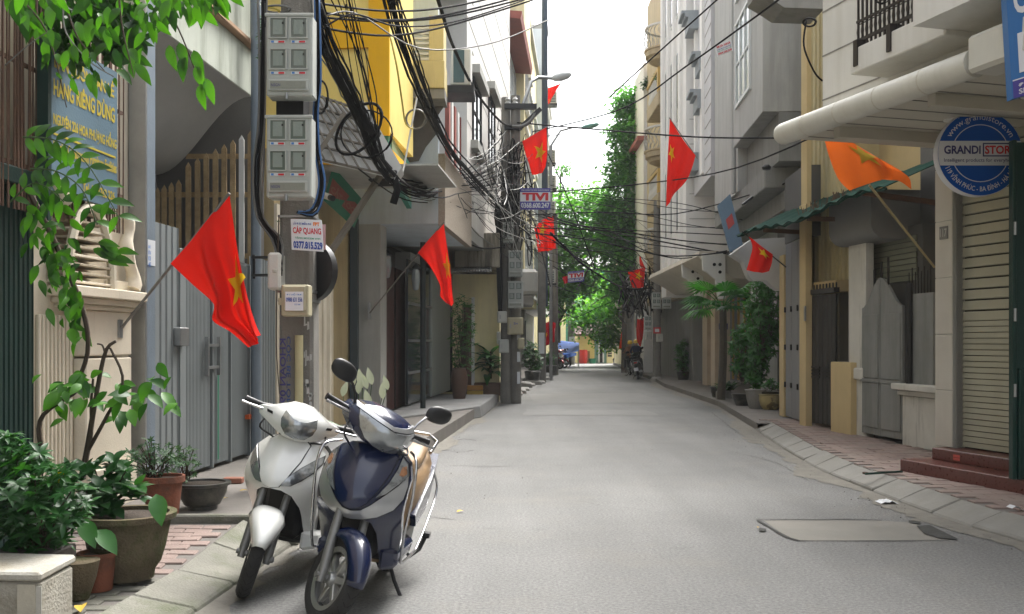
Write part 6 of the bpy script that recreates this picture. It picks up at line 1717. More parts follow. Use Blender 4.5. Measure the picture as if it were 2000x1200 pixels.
# long wires from the top left across to (1060,0)
for (y0, y1, y2) in ((18, 22, -14), (34, 40, -6), (46, 42, 2), (64, 70, 6)):
    cab([(600, y0 - 14, 9.2), (760, y1, 10.5), (900, (y1 + y2) / 2 + 6, 12), (1090, y2 - 22, 14)], .012)
cab([(640, 30, 9), (700, 28, 9.5), (820, 95, 11), (960, 85, 12), (1080, 35, 13)], .008, M_CABLEG)
cab([(625, 60, 9), (690, 28, 9.3), (780, 52, 10), (900, 40, 11), (1060, -12, 13)], .009)
# wires from the lamp area across the lane to the right
W = [
 ([(1010, 240, 25), (1150, 252, 24), (1360, 268, 21), (1560, 270, 18)], .018),
 ([(1020, 380, 25), (1250, 360, 24), (1440, 328, 20), (1700, 215, 14), (1760, 190, 13)], .016),
 ([(1040, 258, 26), (1210, 215, 22), (1340, 130, 18), (1480, 30, 15), (1560, -30, 13.5)], .016),
 ([(1190, 190, 20), (1300, 90, 17), (1400, 0, 15), (1440, -40, 14)], .014),
 ([(1030, 420, 26), (1180, 415, 26), (1320, 418, 25), (1500, 370, 20), (1560, 345, 18)], .015),
 ([(1030, 430, 26), (1200, 448, 27), (1330, 455, 27), (1440, 460, 26)], .014),
 ([(1035, 445, 26), (1200, 452, 27), (1330, 470, 27), (1440, 480, 25)], .018),
 ([(1035, 455, 27), (1160, 470, 28), (1300, 500, 27), (1430, 492, 25)], .02),
 ([(1075, 362, 30), (1200, 385, 28), (1330, 398, 26), (1450, 430, 24)], .010),
 ([(1075, 370, 30), (1220, 392, 28), (1340, 410, 26), (1450, 415, 24)], .010),
 ([(1080, 380, 32), (1220, 410, 29), (1350, 440, 27), (1450, 450, 25)], .010),
 ([(1085, 395, 34), (1200, 420, 32), (1300, 440, 30), (1400, 445, 28)], .012),
 ([(1060, 420, 30), (1130, 440, 30), (1200, 455, 30), (1440, 500, 26)], .022),
 ([(1060, 425, 30), (1150, 450, 30), (1250, 475, 29), (1440, 498, 26)], .016),
 ([(1205, 458, 30), (1260, 490, 29), (1330, 505, 28), (1420, 490, 26)], .016),
 ([(1070, 300, 26), (1100, 365, 26), (1130, 440, 26), (1160, 520, 26)], .014),
 ([(1075, 455, 27), (1110, 490, 28), (1150, 525, 32), (1220, 563, 38), (1280, 562, 39)], .035),
 ([(1080, 470, 27), (1130, 505, 29), (1180, 530, 34), (1240, 530, 38)], .018),
 ([(1080, 520, 44), (1140, 555, 46), (1200, 570, 50), (1225, 590, 52)], .02),
 ([(1085, 560, 46), (1140, 575, 48), (1180, 560, 50), (1215, 545, 52)], .02),
 ([(1085, 590, 48), (1120, 620, 52), (1170, 600, 54), (1220, 580, 56)], .02),
 ([(1440, 495, 24), (1470, 520, 22), (1500, 530, 20)], .016),
 ([(1000, 300, 25), (1030, 285, 25), (1060, 268, 25.5), (1120, 262, 27), (1200, 258, 30)], .010),
 ([(700, 330, 12), (790, 390, 15), (880, 400, 19), (985, 420, 24)], .010),
 ([(900, 468, 22), (940, 485, 23), (985, 483, 24.6)], .02),
 ([(1025, 400, 25), (1045, 440, 28), (1060, 500, 32), (1075, 560, 38)], .02),
 ([(960, 380, 23), (1010, 410, 25), (1100, 455, 28), (1180, 470, 30)], .012),
]
for i_, (w_, r_) in enumerate(W): cab(w_, r_, lb='dark wire strung over the open lane between the two rows of houses', group='wires over the open lane')
# near wires over the right
cab([(1575, 40, 12), (1570, 90, 12), (1590, 140, 12.2), (1606, 158, 12.3)], .012, M_CABLE, 'black cable drooping down the narrow cream wall at the top', group=None)
# thin random service wires around the double pole
for k in range(48):
    x0, y0 = rc_.uniform(870, 1000), rc_.uniform(270, 420); x1, y1 = rc_.uniform(960, 1075), rc_.uniform(250, 520)
    cab([(x0, y0, rc_.uniform(17, 23)), ((x0 + x1) / 2 + rc_.uniform(-10, 10), (y0 + y1) / 2 + rc_.uniform(5, 35), 22), (x1, y1, 24.8)], rc_.uniform(.004, .009), [M_CABLE, M_CABLE, M_CABLEG, M_WHITEC][k % 4], jit=.008, lb='thin service wire reaching from the facades to the double pole', group='service wires at the double pole')
for k in range(14):
    y0 = rc_.uniform(370, 500)
    cab([(1030, y0, 25.5), (1100 + rc_.uniform(-20, 20), y0 + rc_.uniform(0, 40), 29), (1200, y0 + rc_.uniform(10, 60), 34), (1290, 500 + rc_.uniform(-40, 80), 39)], rc_.uniform(.006, .012), lb='thin wire fanning out from the double pole to the balcony building', group='wires fanning from the double pole')
for k in range(10):
    cab([(640 + rc_.uniform(-15, 60), rc_.uniform(-20, 10), 9.2), (690 + rc_.uniform(-10, 60), rc_.uniform(120, 190), 10.5), (735 + rc_.uniform(-10, 20), 310, 12.2)], rc_.uniform(.004, .009), lb='thin loose wire drooping in front of the yellow wall', group='loose wires at the yellow wall')
for k in range(7):
    cab([(770 + rc_.uniform(-15, 15), -20, 10.6), (800 + rc_.uniform(-30, 30), 120, 12.5), (850 + rc_.uniform(-10, 10), 240, 14.8)], rc_.uniform(.005, .01), jit=.01, lb='thin wire running alongside the slanting black bundle', group='wires along the slanting bundle')
# tangle around the right pole
tg = thing('cable_tangle', 'dense hanging tangle of dark cables around the pole above the riders', 'cable bundle', P(1240, 600, 42))
for k in range(40):
    cx_, cy_ = rc_.uniform(1218, 1290), rc_.uniform(555, 610)
    pts = [P(cx_ + rc_.uniform(-16, 16), cy_ + rc_.uniform(-45, 35), rc_.uniform(39.5, 44)) for q_ in range(5)]
    MB().tube([catm(pts, i / 14) for i in range(15)], rc_.uniform(.015, .035), 4).build('strand', M_CABLE if k % 3 else M_CABLEG, tg, smooth=3)
tg2 = thing('cable_tangle', 'ball of tangled black cables around the top of the double pole banner', 'cable bundle', P(1000, 300, 25))
for k in range(60):
    cx_, cy_ = rc_.uniform(978, 1034), rc_.uniform(270, 480)
    pts = [P(cx_ + rc_.uniform(-18, 18), cy_ + rc_.uniform(-60, 60), rc_.uniform(24.5, 25.3)) for q_ in range(4)]
    MB().tube([catm(pts, i / 12) for i in range(13)], rc_.uniform(.008, .02), 4).build('strand', M_CABLE if k % 4 else M_CABLEG, tg2, smooth=3)
bd = thing('pole_riser_bundle', 'black riser cables strapped down the double pole into the junction boxes', 'cable bundle', P(978, 500, 24.8))
for k in range(9):
    x = 977 + rc_.uniform(-5, 5)
    MB().tube([P(x + rc_.uniform(-8, 4), 400, 24.8), P(x - 2, 480, 24.75), P(x, 560, 24.75), P(x + rc_.uniform(-2, 3), 615, 24.8)], rc_.uniform(.012, .025), 5).build('strand', M_CABLE, bd)
# ================================================================ SCOOTERS
def paint(name, col, metal=.25, rough=.3, coat=1.0):
    return mat(name, col, rough, .08, 6, metal=metal, coat=coat, bump=0, spec=.5)
def lensmat(name, col, bs=30):
    return mat(name, col, .10, .35, 6, .6, (.07, .075, .08), metal=.6, coat=1.0, bump=.15, bscale=bs, spec=.8, sthr=(.52, .6), sscale=9)
M_BLUEP = paint('midnight_blue_paint', (.0025, .008, .040), 0, .25, .5)
M_WHITEP = paint('pearl_white_paint', (.74, .75, .72), 0, .28)
M_SILV = paint('silver_paint', (.42, .43, .44), .6, .28)
M_LENS = lensmat('headlight_lens', (.34, .36, .37))
M_LENSO = lensmat('amber_lens', (.55, .27, .14))
M_TYRE = mat('tyre_rubber', (.016, .016, .016), .8, .2, 12, .4, (.05, .047, .042), bump=.25, bscale=140)
M_RIM = mat('cast_rim_silver', (.40, .40, .38), .35, .15, 6, metal=.7, bump=.05)
M_FORK = mat('grey_fork', (.20, .20, .19), .45, .2, 8, metal=.5, bump=.1)
M_BPLAS = mat('black_plastic', (.013, .013, .014), .42, .2, 6, bump=.08, bscale=200)
M_TAN = mat('tan_panel', (.26, .17, .09), .45, .12, 4, bump=.08, bscale=120)
M_SEATB = mat('black_seat', (.018, .018, .018), .55, .15, 5, bump=.15, bscale=150)
M_ENG = mat('engine_alloy', (.22, .22, .21), .5, .25, 8, metal=.5, bump=.2)
M_TAIL = plain('tail_lamp_red', (.35, .01, .01), .2, coat=1)

def grow(poly, d):
    n = len(poly); a = sum(poly[i][0] * poly[(i + 1) % n][1] - poly[(i + 1) % n][0] * poly[i][1] for i in range(n)); s = 1 if a > 0 else -1; out = []
    for i in range(n):
        p, q, r = V(poly[i - 1]), V(poly[i]), V(poly[(i + 1) % n])
        e1, e2 = (q - p).normalized(), (r - q).normalized(); m = V((e1.y + e2.y, -e1.x - e2.x))
        m = m.normalized() * s if m.length > 1e-6 else V((e1.y, -e1.x)) * s
        out.append(tuple(q + m * d))
    return out
def mirrored(h): return h + [(-y, z) for y, z in h[::-1] if abs(y) > 1e-6]

def scooter(nm, label, loc, yaw, lean, steer, st, scale=1.0, group=None):
    t = thing(nm, label, 'scooter', (0, 0, 0), group)
    WLOC[t.name] = V((0, 0, 0))
    paintm, seatm, bodym = st['paint'], st['seat'], st['body']
    Rw, rw, tw = st['R'], st['rim'], st['tw']
    # steering frame
    H = V((-.335, 0, .95)); ax = V((-.44, 0, .9)).normalized()
    rot = Matrix.Rotation(steer, 3, ax)
    def TS(x, y, z): return H + rot @ (V((x, y, z)) - H)
    def wheel(T, cx, part, sp):
        w = MB(T)
        w.lathe([(rw - .004, -tw * .55), (rw + .012, -tw * .78), (lerp(rw, Rw, .55), -tw), (Rw - .028, -tw * .95), (Rw - .008, -tw * .6), (Rw, 0), (Rw - .008, tw * .6), (Rw - .028, tw * .95), (lerp(rw, Rw, .55), tw), (rw + .012, tw * .78), (rw - .004, tw * .55)], 44, (cx, 0, Rw), ax='y', caps=False)
        wh = w.build(part, M_TYRE, t, smooth=1)
        # tread sipes
        for k in range(30):
            a = 2 * pi * k / 30
            for sg in (-1, 1):
                q = []
                for (dy, da) in ((.004, 0), (.022, .07), (.034, .14)):
                    yy = sg * dy * tw / .048; rr_ = interp([(0, Rw), (.6, Rw - .008), (.95, Rw - .028)], abs(yy) / tw) - .0005
                    q.append(V((cx + rr_ * cos(a + da), yy, Rw + rr_ * sin(a + da))))
                if k == 0 and sg == -1: tr_ = MB(T)
                tr_.bar(q[0], q[1], .005, .003, up=(q[0] - V((cx, 0, Rw)))); tr_.bar(q[1], q[2], .005, .003, up=(q[1] - V((cx, 0, Rw))))
        tr_.build('tread_groove', M_DARK, wh, recalc=False, kind='stuff')
        r = MB(T)
        r.lathe([(rw - .020, -tw * .6), (rw + .006, -tw * .72), (rw + .007, -tw * .5), (rw - .012, -tw * .25), (rw - .012, tw * .25), (rw + .007, tw * .5), (rw + .006, tw * .72), (rw - .020, tw * .6), (rw - .026, 0)], 44, (cx, 0, Rw), ax='y', caps=False)
        rim = r.build('rim', M_RIM, wh, smooth=.8)
        hb = MB(T); hb.lathe([(.012, -tw * .95), (.03, -tw * .9), (.042, -tw * .4), (.042, tw * .4), (.03, tw * .9), (.012, tw * .95)], 18, (cx, 0, Rw), ax='y')
        hb.build('hub', M_RIM, wh, smooth=.7)
        for k in range(sp):
            a = 2 * pi * k / sp + .3; d = V((cos(a), 0, sin(a))); e = V((-sin(a), 0, cos(a)))
            c = V((cx, 0, Rw)); s = MB(T)
            i0, i1 = .035, rw - .018
            s.hexa([c + d * i0 - e * .020 + V((0, -.018, 0)), c + d * i1 - e * .012 + V((0, -.014, 0)), c + d * i1 + e * .012 + V((0, -.014, 0)), c + d * i0 + e * .02 + V((0, -.018, 0)),
                    c + d * i0 - e * .020 + V((0, .018, 0)), c + d * i1 - e * .012 + V((0, .014, 0)), c + d * i1 + e * .012 + V((0, .014, 0)), c + d * i0 + e * .02 + V((0, .018, 0))])
            s.build('spoke', M_RIM, wh, bevel=.004)
        dsk = MB(T); dsk.lathe([(.055, tw * 1.0), (.095, tw * 1.0), (.095, tw * 1.06), (.055, tw * 1.06)], 24, (cx, 0, Rw), ax='y', caps=False); dsk.build('brake_disc', M_STEEL, wh)
        return wh
    wheel(TS, 0, 'front_wheel', st['sp'])
    wheel(IDT, -1.27, 'rear_wheel', st['sp'])
    # fork
    fw = tw + .034
    for sg in (-1, 1):
        f = MB(TS); f.tube([(.012, sg * fw, Rw - .03), (-.01, sg * fw, Rw + .03), (-.075, sg * fw, .40), (-.17, sg * fw, .60)], [.021, .026, .025, .021], 12); f.build('fork_leg', M_FORK, t, smooth=1)
        a = MB(TS); a.lathe([(.0, 0), (.018, 0), (.02, .03), (.012, .04), (.0, .04)], 10, (0, sg * fw - (.0 if sg < 0 else .0), Rw), ax='y'); a.tube([(0, sg * (fw - .02), Rw), (0, sg * (fw + .035), Rw)], .016, 10); a.build('axle_end', M_ENG, t)
    # fender
    a0, a1 = st['fender']
    fr = Rw + .028; rings = []
    for k in range(15):
        q = k / 14; a = lerp(a0, a1, q); w = tw + .02 + st.get('fwx', 0) * min(1, q * 1.6) - .03 * (1 - q) ** 3 * st['ftip']
        ring = []
        for j in range(13):
            s_ = lerp(-1, 1, j / 12)
            rr_ = fr + .010 * (1 - abs(s_) ** 2) - (st.get('fdrop', .055) * abs(s_) ** st.get('fpow', 3))
            ring.append((rr_ * cos(a), w * s_ * 1.15, Rw + rr_ * sin(a)))
        rings.append(ring)
    fm = MB(TS); n_ = 13
    fm.add([p for r in rings for p in r], [(i * n_ + j, (i + 1) * n_ + j, (i + 1) * n_ + j + 1, i * n_ + j + 1) for i in range(14) for j in range(n_ - 1)])
    fm.build('front_fender', paintm, t, smooth=1, solid=.008)
    # shield
    x0 = st['x0']
    def S(y, z): return interp_s(x0, z) - st['sw'] * (abs(y) / .25) ** 1.7
    def interp_s(tab, z):
        for i in range(len(tab) - 1):
            if z <= tab[i + 1][0] or i == len(tab) - 2:
                a, b = tab[i], tab[i + 1]; f = min(max((z - a[0]) / (b[0] - a[0]), 0), 1)
                p0 = tab[max(i - 1, 0)]; p3 = tab[min(i + 2, len(tab) - 1)]
                m0 = (b[1] - p0[1]) / (b[0] - p0[0]) * (b[0] - a[0]); m1 = (p3[1] - a[1]) / (p3[0] - a[0]) * (b[0] - a[0])
                return (2 * f ** 3 - 3 * f * f + 1) * a[1] + (f ** 3 - 2 * f * f + f) * m0 + (-2 * f ** 3 + 3 * f * f) * b[1] + (f ** 3 - f * f) * m1
        return tab[-1][1]
    def patch(name, poly, m, off, depth=.03, surf=S, T=IDT, parent=None, dome=0, step=.018):
        mb = MB(T)
        cx_ = sum(p[0] for p in poly) / len(poly); cz_ = sum(p[1] for p in poly) / len(poly)
        fn = lambda y, z: (surf(y, z) + off, y, z)
        if dome:
            rad = max(math.hypot(p[0] - cx_, p[1] - cz_) for p in poly)
            fn = lambda y, z: (surf(y, z) + off + dome * max(0, 1 - (math.hypot(y - cx_, z - cz_) / rad) ** 2), y, z)
        cdt_patch(mb, poly, fn, step, skirt=lambda y, z: (surf(y, z) + off - depth, y * .985, z))
        return mb.build(name, m, parent or t, smooth=.75, recalc=True)
    patch('front_shield', mirrored(st['shell']), paintm, 0, .07)
    for nm_, half, m_, off, dome, both in st['patches']:
        if both:
            for sg in (1, -1):
                patch(nm_, [(sg * y, z) for y, z in half], m_, off, .02, dome=dome, step=.014)
                if nm_ != 'amber_bulb': patch('panel_gap', grow([(sg * y, z) for y, z in half], .004), M_DARK, off - .006, .01)
        else:
            patch(nm_, mirrored(half), m_, off, .02, dome=dome); patch('panel_gap', grow(mirrored(half), .004), M_DARK, off - .006, .01)
    # inner back of leg shield, tunnel and dark wheel well
    back = MB(); bp = mirrored([(0, .90), (.17, .88), (.225, .8), (.232, .6), (.22, .4), (.19, .27), (0, .27)])
    cdt_patch(back, bp, lambda y, z: (-.36 - .04 * (z - .3) - .10 * (abs(y) / .25) ** 2, y, z), .03, skirt=lambda y, z: (-.41 - .04 * (z - .3) - .10 * (abs(y) / .25) ** 2, y, z))
    back.build('leg_shield_back', st['inner'], t, smooth=.8)
    MB().box(-.46, -.30, -.12, .12, .30, .80).build('wheel_well', M_BPLAS, t, bevel=.03)
    MB().tube([(-.36, 0, .8), (-.34, 0, .94)], .05, 12).build('steering_column', M_BPLAS, t)
    # lower side fairings joining shield to floor
    for sg in (-1, 1):
        mb = MB(); mb.hexa([(-.30, sg * .14, .24), (-.36, sg * .235, .26), (-.80, sg * .215, .25), (-.80, sg * .14, .24), (-.30, sg * .14, .37), (-.36, sg * .225, .36), (-.80, sg * .235, .35), (-.80, sg * .14, .35)])
        mb.build('floor_side', paintm, t, bevel=.02)
    MB().box(-.82, -.36, -.20, .20, .29, .355).build('floorboard', M_BPLAS, t, bevel=.01)
    # rear body
    def sect(x, w, z0, z1, n=20):
        r = []; cz = (z0 + z1) / 2; h = (z1 - z0) / 2
        for k in range(n):
            a = 2 * pi * k / n; c, s_ = cos(a), sin(a)
            r.append((x, w * math.copysign(abs(c) ** .6, c), cz + h * math.copysign(abs(s_) ** .6, s_)))
        return r
    b = MB(); b.loft([sect(-.70, .13, .34, .68), sect(-.74, .165, .33, .71), sect(-.85, .195, .33, .73), sect(-1.0, .205, .36, .735), sect(-1.2, .20, .40, .75), sect(-1.4, .175, .48, .77), sect(-1.58, .12, .58, .78), sect(-1.70, .05, .68, .775)])
    b.build('rear_body', bodym, t, smooth=.8)
    s = MB(); s.loft([sect(-.70, .09, .66, .745), sect(-.76, .135, .67, .785), sect(-.95, .15, .69, .795), sect(-1.1, .155, .71, .80), sect(-1.2, .15, .73, .835), sect(-1.4, .125, .75, .845), sect(-1.52, .06, .77, .83)])
    s.build('seat', seatm, t, smooth=.9)
    for sg in (-1, 1):
        mb = MB(); prof = [(-.86, .40), (-.80, .48), (-1.0, .58), (-1.35, .70), (-1.64, .745), (-1.66, .70), (-1.4, .58), (-1.1, .46)]
        cdt_patch(mb, prof, lambda x, z: (x, sg * (.214 - .13 * max(0, (-x - 1.15)) ** 1.2 + .004), z), .04, skirt=lambda x, z: (x, sg * .10, z))
        mb.build('side_stripe', paintm, t, smooth=.7)
    MB().loft([sect(-1.64, .09, .66, .74), sect(-1.72, .07, .67, .73)]).build('tail_lamp', M_TAIL, t)
    MB().hexa([(-1.45, -.04, .48), (-1.45, .04, .48), (-1.75, .06, .36), (-1.75, -.06, .36), (-1.45, -.04, .6), (-1.45, .04, .6), (-1.72, .06, .58), (-1.72, -.06, .58)]).build('rear_fender', M_BPLAS, t, bevel=.01)
    MB().box(-1.775, -1.765, -.085, .085, .36, .50).build('number_plate', M_SGW, t)
    MB().hexa([(-.78, -.12, .16), (-.78, .12, .16), (-1.32, .13, .19), (-1.32, .05, .19), (-.78, -.12, .34), (-.78, .14, .34), (-1.32, .14, .36), (-1.32, .05, .36)]).build('engine_case', M_ENG, t, bevel=.03)
    MB().tube([(-.82, -.12, .2), (-1.0, -.15, .2), (-1.1, -.17, .25), (-1.5, -.18, .33)], [.02, .025, .055, .06], 12).build('exhaust', M_ENG, t, smooth=1)
    rail = MB(); rail.tube([(-1.3, .16, .79), (-1.5, .16, .84), (-1.66, .08, .86), (-1.66, -.08, .86), (-1.5, -.16, .84), (-1.3, -.16, .79)], .012, 8); rail.build('grab_rail', M_CHROME if st['bars'] else M_BPLAS, t, smooth=1)
    # stands
    lc = -math.tan(lean)
    sd = MB(); sd.tube([(-.66, .12, .24), (-.64, .20, .14), (-.60, .27, .02 + .27 * -0 )], .012, 8)
    foot = V((-.60, .285, .285 * math.tan(lean) * -1 * -1 + .012))
    sd = MB(); zf = .285 * math.tan(abs(lean)) * -1
    sd.tube([(-.68, .11, .25), (-.66, .18, .13 + zf * .4), (-.62, .285, zf + .012)], .012, 8)
    sd.tube([(-.62, .285, zf + .012), (-.55, .30, zf + .010), (-.53, .345, zf + .03), (-.60, .345, zf + .035), (-.62, .285, zf + .012)], .007, 6)
    sd.build('side_stand', M_BLACKM, t, smooth=1)
    ks = MB(); ks.tube([(-.95, .14, .24), (-.93, .20, .20), (-1.02, .235, .23), (-1.10, .25, .30)], .013, 8); ks.box(-1.13, -1.07, .225, .275, .295, .325); ks.build('kick_lever', M_BLACKM, t)
    # steering group
    cxt = st['cx']
    def SC(y, z): return interp_s(cxt, z) - st['csw'] * (abs(y) / .22) ** 2
    patch('handlebar_cowl', mirrored(st['cowl']), paintm, 0, .11, SC, TS)
    for nm_, half, m_, off, dome, both in st['cowl_patches']:
        if both:
            for sg in (1, -1): patch(nm_, [(sg * y, z) for y, z in half], m_, off, .02, SC, TS, dome=dome, step=.014)
        else: patch(nm_, mirrored(half), m_, off, .02, SC, TS, dome=dome, step=.014)
    cb_ = MB(TS); cb_.loft([[(-.29 + .0, .17 * cos(a), 1.02 + .09 * sin(a)) for a in [2 * pi * k / 16 for k in range(16)]], [(-.40, .15 * cos(a), 1.04 + .075 * sin(a)) for a in [2 * pi * k / 16 for k in range(16)]]])
    cb_.build('cowl_back', M_BPLAS, t, smooth=.7)
    for sg in (-1, 1):
        MB(TS).tube([(-.35, sg * .12, 1.03), (-.37, sg * .21, 1.04)], .014, 8).build('handlebar', M_BPLAS, t)
        MB(TS).tube([(-.368, sg * .20, 1.04), (-.375, sg * .225, 1.042), (-.385, sg * .33, 1.05), (-.387, sg * .345, 1.051)], [.022, .017, .018, .02], 12).build('grip', M_BPLAS, t, smooth=1)
        MB(TS).tube([(-.33, sg * .19, 1.03), (-.315, sg * .25, 1.032), (-.325, sg * .33, 1.035), (-.33, sg * .36, 1.036)], [.011, .008, .007, .009], 8).build('brake_lever', M_CHROME, t, smooth=1)
        if st['mirrors']:
            MB(TS).tube([(-.345, sg * .19, 1.06), (-.35, sg * .21, 1.12), (-.37, sg * .25, 1.17), (-.38, sg * .275, 1.185)], .008, 8).build('mirror_stem', M_CHROME if sg > 0 else M_BPLAS, t, smooth=1)
            c = V((-.385, sg * .325, 1.215)); mr_ = MB(TS); rings = []
            for q, w in ((-.022, .55), (-.012, .88), (.004, 1.0), (.016, .9), (.026, .6), (.03, .2)):
                rings.append([(c.x + q, c.y + .082 * w * math.copysign(abs(cos(a)) ** .8, cos(a)), c.z + .052 * w * math.copysign(abs(sin(a)) ** .85, sin(a)) + .012 * cos(a) * sg) for a in [2 * pi * k / 22 for k in range(22)]])
            mr_.loft(rings); mr_.build('mirror', M_BPLAS, t, smooth=1)
    for sg in (-1, 1):
        c0_ = TS(-.36, sg * .17, 1.02); c1_ = TS(-.27, sg * .15, .95); MB().tube([catm([c0_, c1_ + V((.05, sg * .05, .0)), V((-.30, sg * .12, .90)), V((-.36, sg * .08, .82))], k / 14) for k in range(15)], .006, 6).build('control_cable', M_BPLAS, t, smooth=1)
    # chrome guards
    if st['bars']:
        for sg in (-1, 1):
            g_ = MB(); pts = [V(p) for p in ((-.42, sg * .20, .90), (-.30, sg * .255, .885), (-.265, sg * .275, .80), (-.275, sg * .275, .66), (-.285, sg * .262, .50), (-.34, sg * .255, .34), (-.42, sg * .25, .285), (-.80, sg * .25, .275))]
            g_.tube([catm(pts, k / 40) for k in range(41)], .008, 10); g_.build('crash_bar', M_CHROME, t, smooth=1)
            g_ = MB(); pts = [V(p) for p in ((-.80, sg * .25, .275), (-1.0, sg * .245, .34), (-1.2, sg * .235, .41), (-1.38, sg * .225, .48), (-1.44, sg * .215, .57), (-1.38, sg * .19, .66))]
            g_.tube([catm(pts, k / 30) for k in range(31)], .0075, 10); g_.build('side_guard', M_CHROME, t, smooth=1)
    if st.get('badge'):
        vs, fs_ = text_pts(st['badge'], .02); mb = MB()
        mb.add([(S((.5 - a) * .085, .888 + b * .013) + .019, (.5 - a) * .085, .888 + b * .013) for a, b in vs], fs_); mb.build('lettering', M_SGW, t, recalc=False)
    t.location = loc; t.rotation_euler = (lean, 0, yaw); t.scale = (scale,) * 3
    return t
X0B = [(.24, -.28), (.34, -.25), (.44, -.19), (.52, -.12), (.58, -.075), (.66, -.065), (.74, -.10), (.82, -.165), (.90, -.245), (.95, -.30)]
CXB = [(.90, -.245), (.94, -.205), (.99, -.175), (1.04, -.175), (1.08, -.205), (1.11, -.255), (1.14, -.34)]
ST_BLUE = dict(paint=M_BLUEP, seat=M_TAN, body=M_TAN, inner=M_TAN, R=.238, rim=.162, tw=.047, sp=6, fender=(R(14), R(128)), ftip=1.0, x0=X0B, sw=.19, cx=CXB, csw=.15,
    shell=[(0, .925), (.10, .918), (.17, .895), (.222, .845), (.248, .77), (.246, .68), (.238, .56), (.234, .45), (.226, .36), (.19, .27), (.145, .25), (.128, .36), (.122, .46), (.10, .53), (.05, .553), (0, .558)],
    patches=[('silver_trim', [(0, .594), (.05, .602), (.095, .634), (.15, .687), (.20, .737), (.232, .79), (.242, .735), (.236, .67), (.20, .612), (.13, .570), (.06, .552), (0, .547)], M_SILV, .010, 0, False),
             ('centre_panel', [(0, .928), (.11, .918), (.162, .885), (.15, .80), (.115, .71), (.075, .645), (.04, .618), (0, .610)], M_BLUEP, .014, .012, False),
             ('turn_lamp', [(.112, .676), (.158, .752), (.178, .82), (.182, .878), (.214, .846), (.236, .79), (.205, .752), (.155, .698)], M_LENS, .016, .006, True),
             ('amber_bulb', [(.192, .792), (.194, .832), (.212, .838), (.226, .80), (.21, .785)], M_LENSO, .024, .003, True)],
    cowl=[(0, 1.130), (.07, 1.126), (.14, 1.108), (.20, 1.082), (.222, 1.05), (.208, 1.0), (.165, .955), (.10, .925), (0, .912)],
    cowl_patches=[('brow_trim', [(0, 1.066), (.10, 1.082), (.195, 1.104), (.198, 1.078), (.10, 1.060), (0, 1.046)], M_SILV, .012, 0, False),
                  ('headlight', [(0, 1.041), (.10, 1.055), (.182, 1.071), (.180, 1.035), (.162, .99), (.118, .948), (.06, .926), (0, .920)], M_LENS, .012, .03, False)],
    mirrors=True, bars=True, badge='HONDA')
X0W = [(.24, -.28), (.34, -.26), (.46, -.21), (.56, -.13), (.63, -.08), (.68, -.07), (.75, -.10), (.82, -.16), (.90, -.245), (.95, -.30)]
ST_WHITE = dict(paint=M_WHITEP, seat=M_SEATB, body=M_WHITEP, inner=M_BPLAS, R=.252, rim=.182, tw=.040, sp=5, fender=(R(27), R(118)), ftip=1.0, fwx=.032, fdrop=.06, fpow=4, x0=X0W, sw=.17, cx=CXB, csw=.13,
    shell=[(0, .93), (.09, .924), (.16, .90), (.215, .85), (.242, .78), (.246, .70), (.236, .60), (.215, .50), (.20, .40), (.195, .30), (.165, .26), (.145, .40), (.138, .52), (.11, .60), (.06, .632), (0, .638)],
    patches=[('centre_panel', [(0, .934), (.085, .926), (.13, .89), (.12, .80), (.085, .71), (.05, .655), (0, .645)], M_WHITEP, .012, .010, False),
             ('front_lamp', [(.062, .664), (.082, .705), (.135, .765), (.19, .815), (.222, .842), (.226, .80), (.20, .745), (.155, .70), (.11, .668)], M_LENS, .014, .006, True)],
    cowl=[(0, 1.125), (.06, 1.12), (.12, 1.095), (.18, 1.065), (.24, 1.05), (.26, 1.035), (.24, 1.0), (.18, .975), (.12, .945), (.06, .922), (0, .915)],
    cowl_patches=[('headlight', [(0, 1.048), (.045, 1.055), (.098, 1.082), (.110, 1.03), (.098, .985), (.06, .945), (0, .932)], M_LENS, .010, .022, False), ('vent_slit', [(.17, 1.045), (.205, 1.045), (.20, 1.03), (.165, 1.03)], M_BPLAS, .004, 0, True)],
    mirrors=False, bars=False)
sc_blue = scooter('blue_scooter', 'midnight blue scooter with silver V trim and chrome bars leaning on its stand', G(642, 1222), R(-96), R(-9.5), R(42), ST_BLUE, 1.055)
sc_white = scooter('white_scooter', 'pearl white scooter parked close behind the blue one at the kerb', G(486, 1168), R(-100), R(-9), R(24), ST_WHITE, 1.04)
# ================================================================ PLANTS
L_VINE = leafmat('vine_leaf', (.010, .045, .006), (.055, .175, .012), .42, 7)
L_DARK = leafmat('dark_shrub_leaf', (.014, .065, .014), (.042, .15, .03), .35, 6)
L_GREY = leafmat('silvery_shrub_leaf', (.025, .085, .030), (.085, .17, .070), .25, 9)
L_BRIGHT = leafmat('bright_tree_leaf', (.07, .22, .03), (.22, .46, .06), .6, .8)
L_TREE = leafmat('tree_leaf', (.035, .135, .028), (.11, .29, .05), .55, .7)
L_IVY = leafmat('ivy_leaf', (.04, .15, .035), (.12, .33, .07), .5, .5)
L_PALM = leafmat('palm_leaf', (.018, .10, .022), (.05, .20, .035), .4, 5)
M_STEM = mat('brown_stem', (.06, .042, .028), .85, .3, 12, bump=.3)
M_GSTEM = mat('green_stem', (.05, .09, .03), .7, .2, 12)
M_BARK = mat('grey_bark', (.10, .085, .065), .9, .3, 6, bump=.5)
M_TERRA = mat('terracotta', (.23, .08, .045), .85, .25, 4, .75, (.09, .055, .04), False, bump=.3, sscale=5)
M_MOSSPOT = mat('mossy_concrete_pot', (.13, .105, .07), .95, .35, 5, .85, (.05, .07, .022), bump=.6, sscale=4, spec=.1)
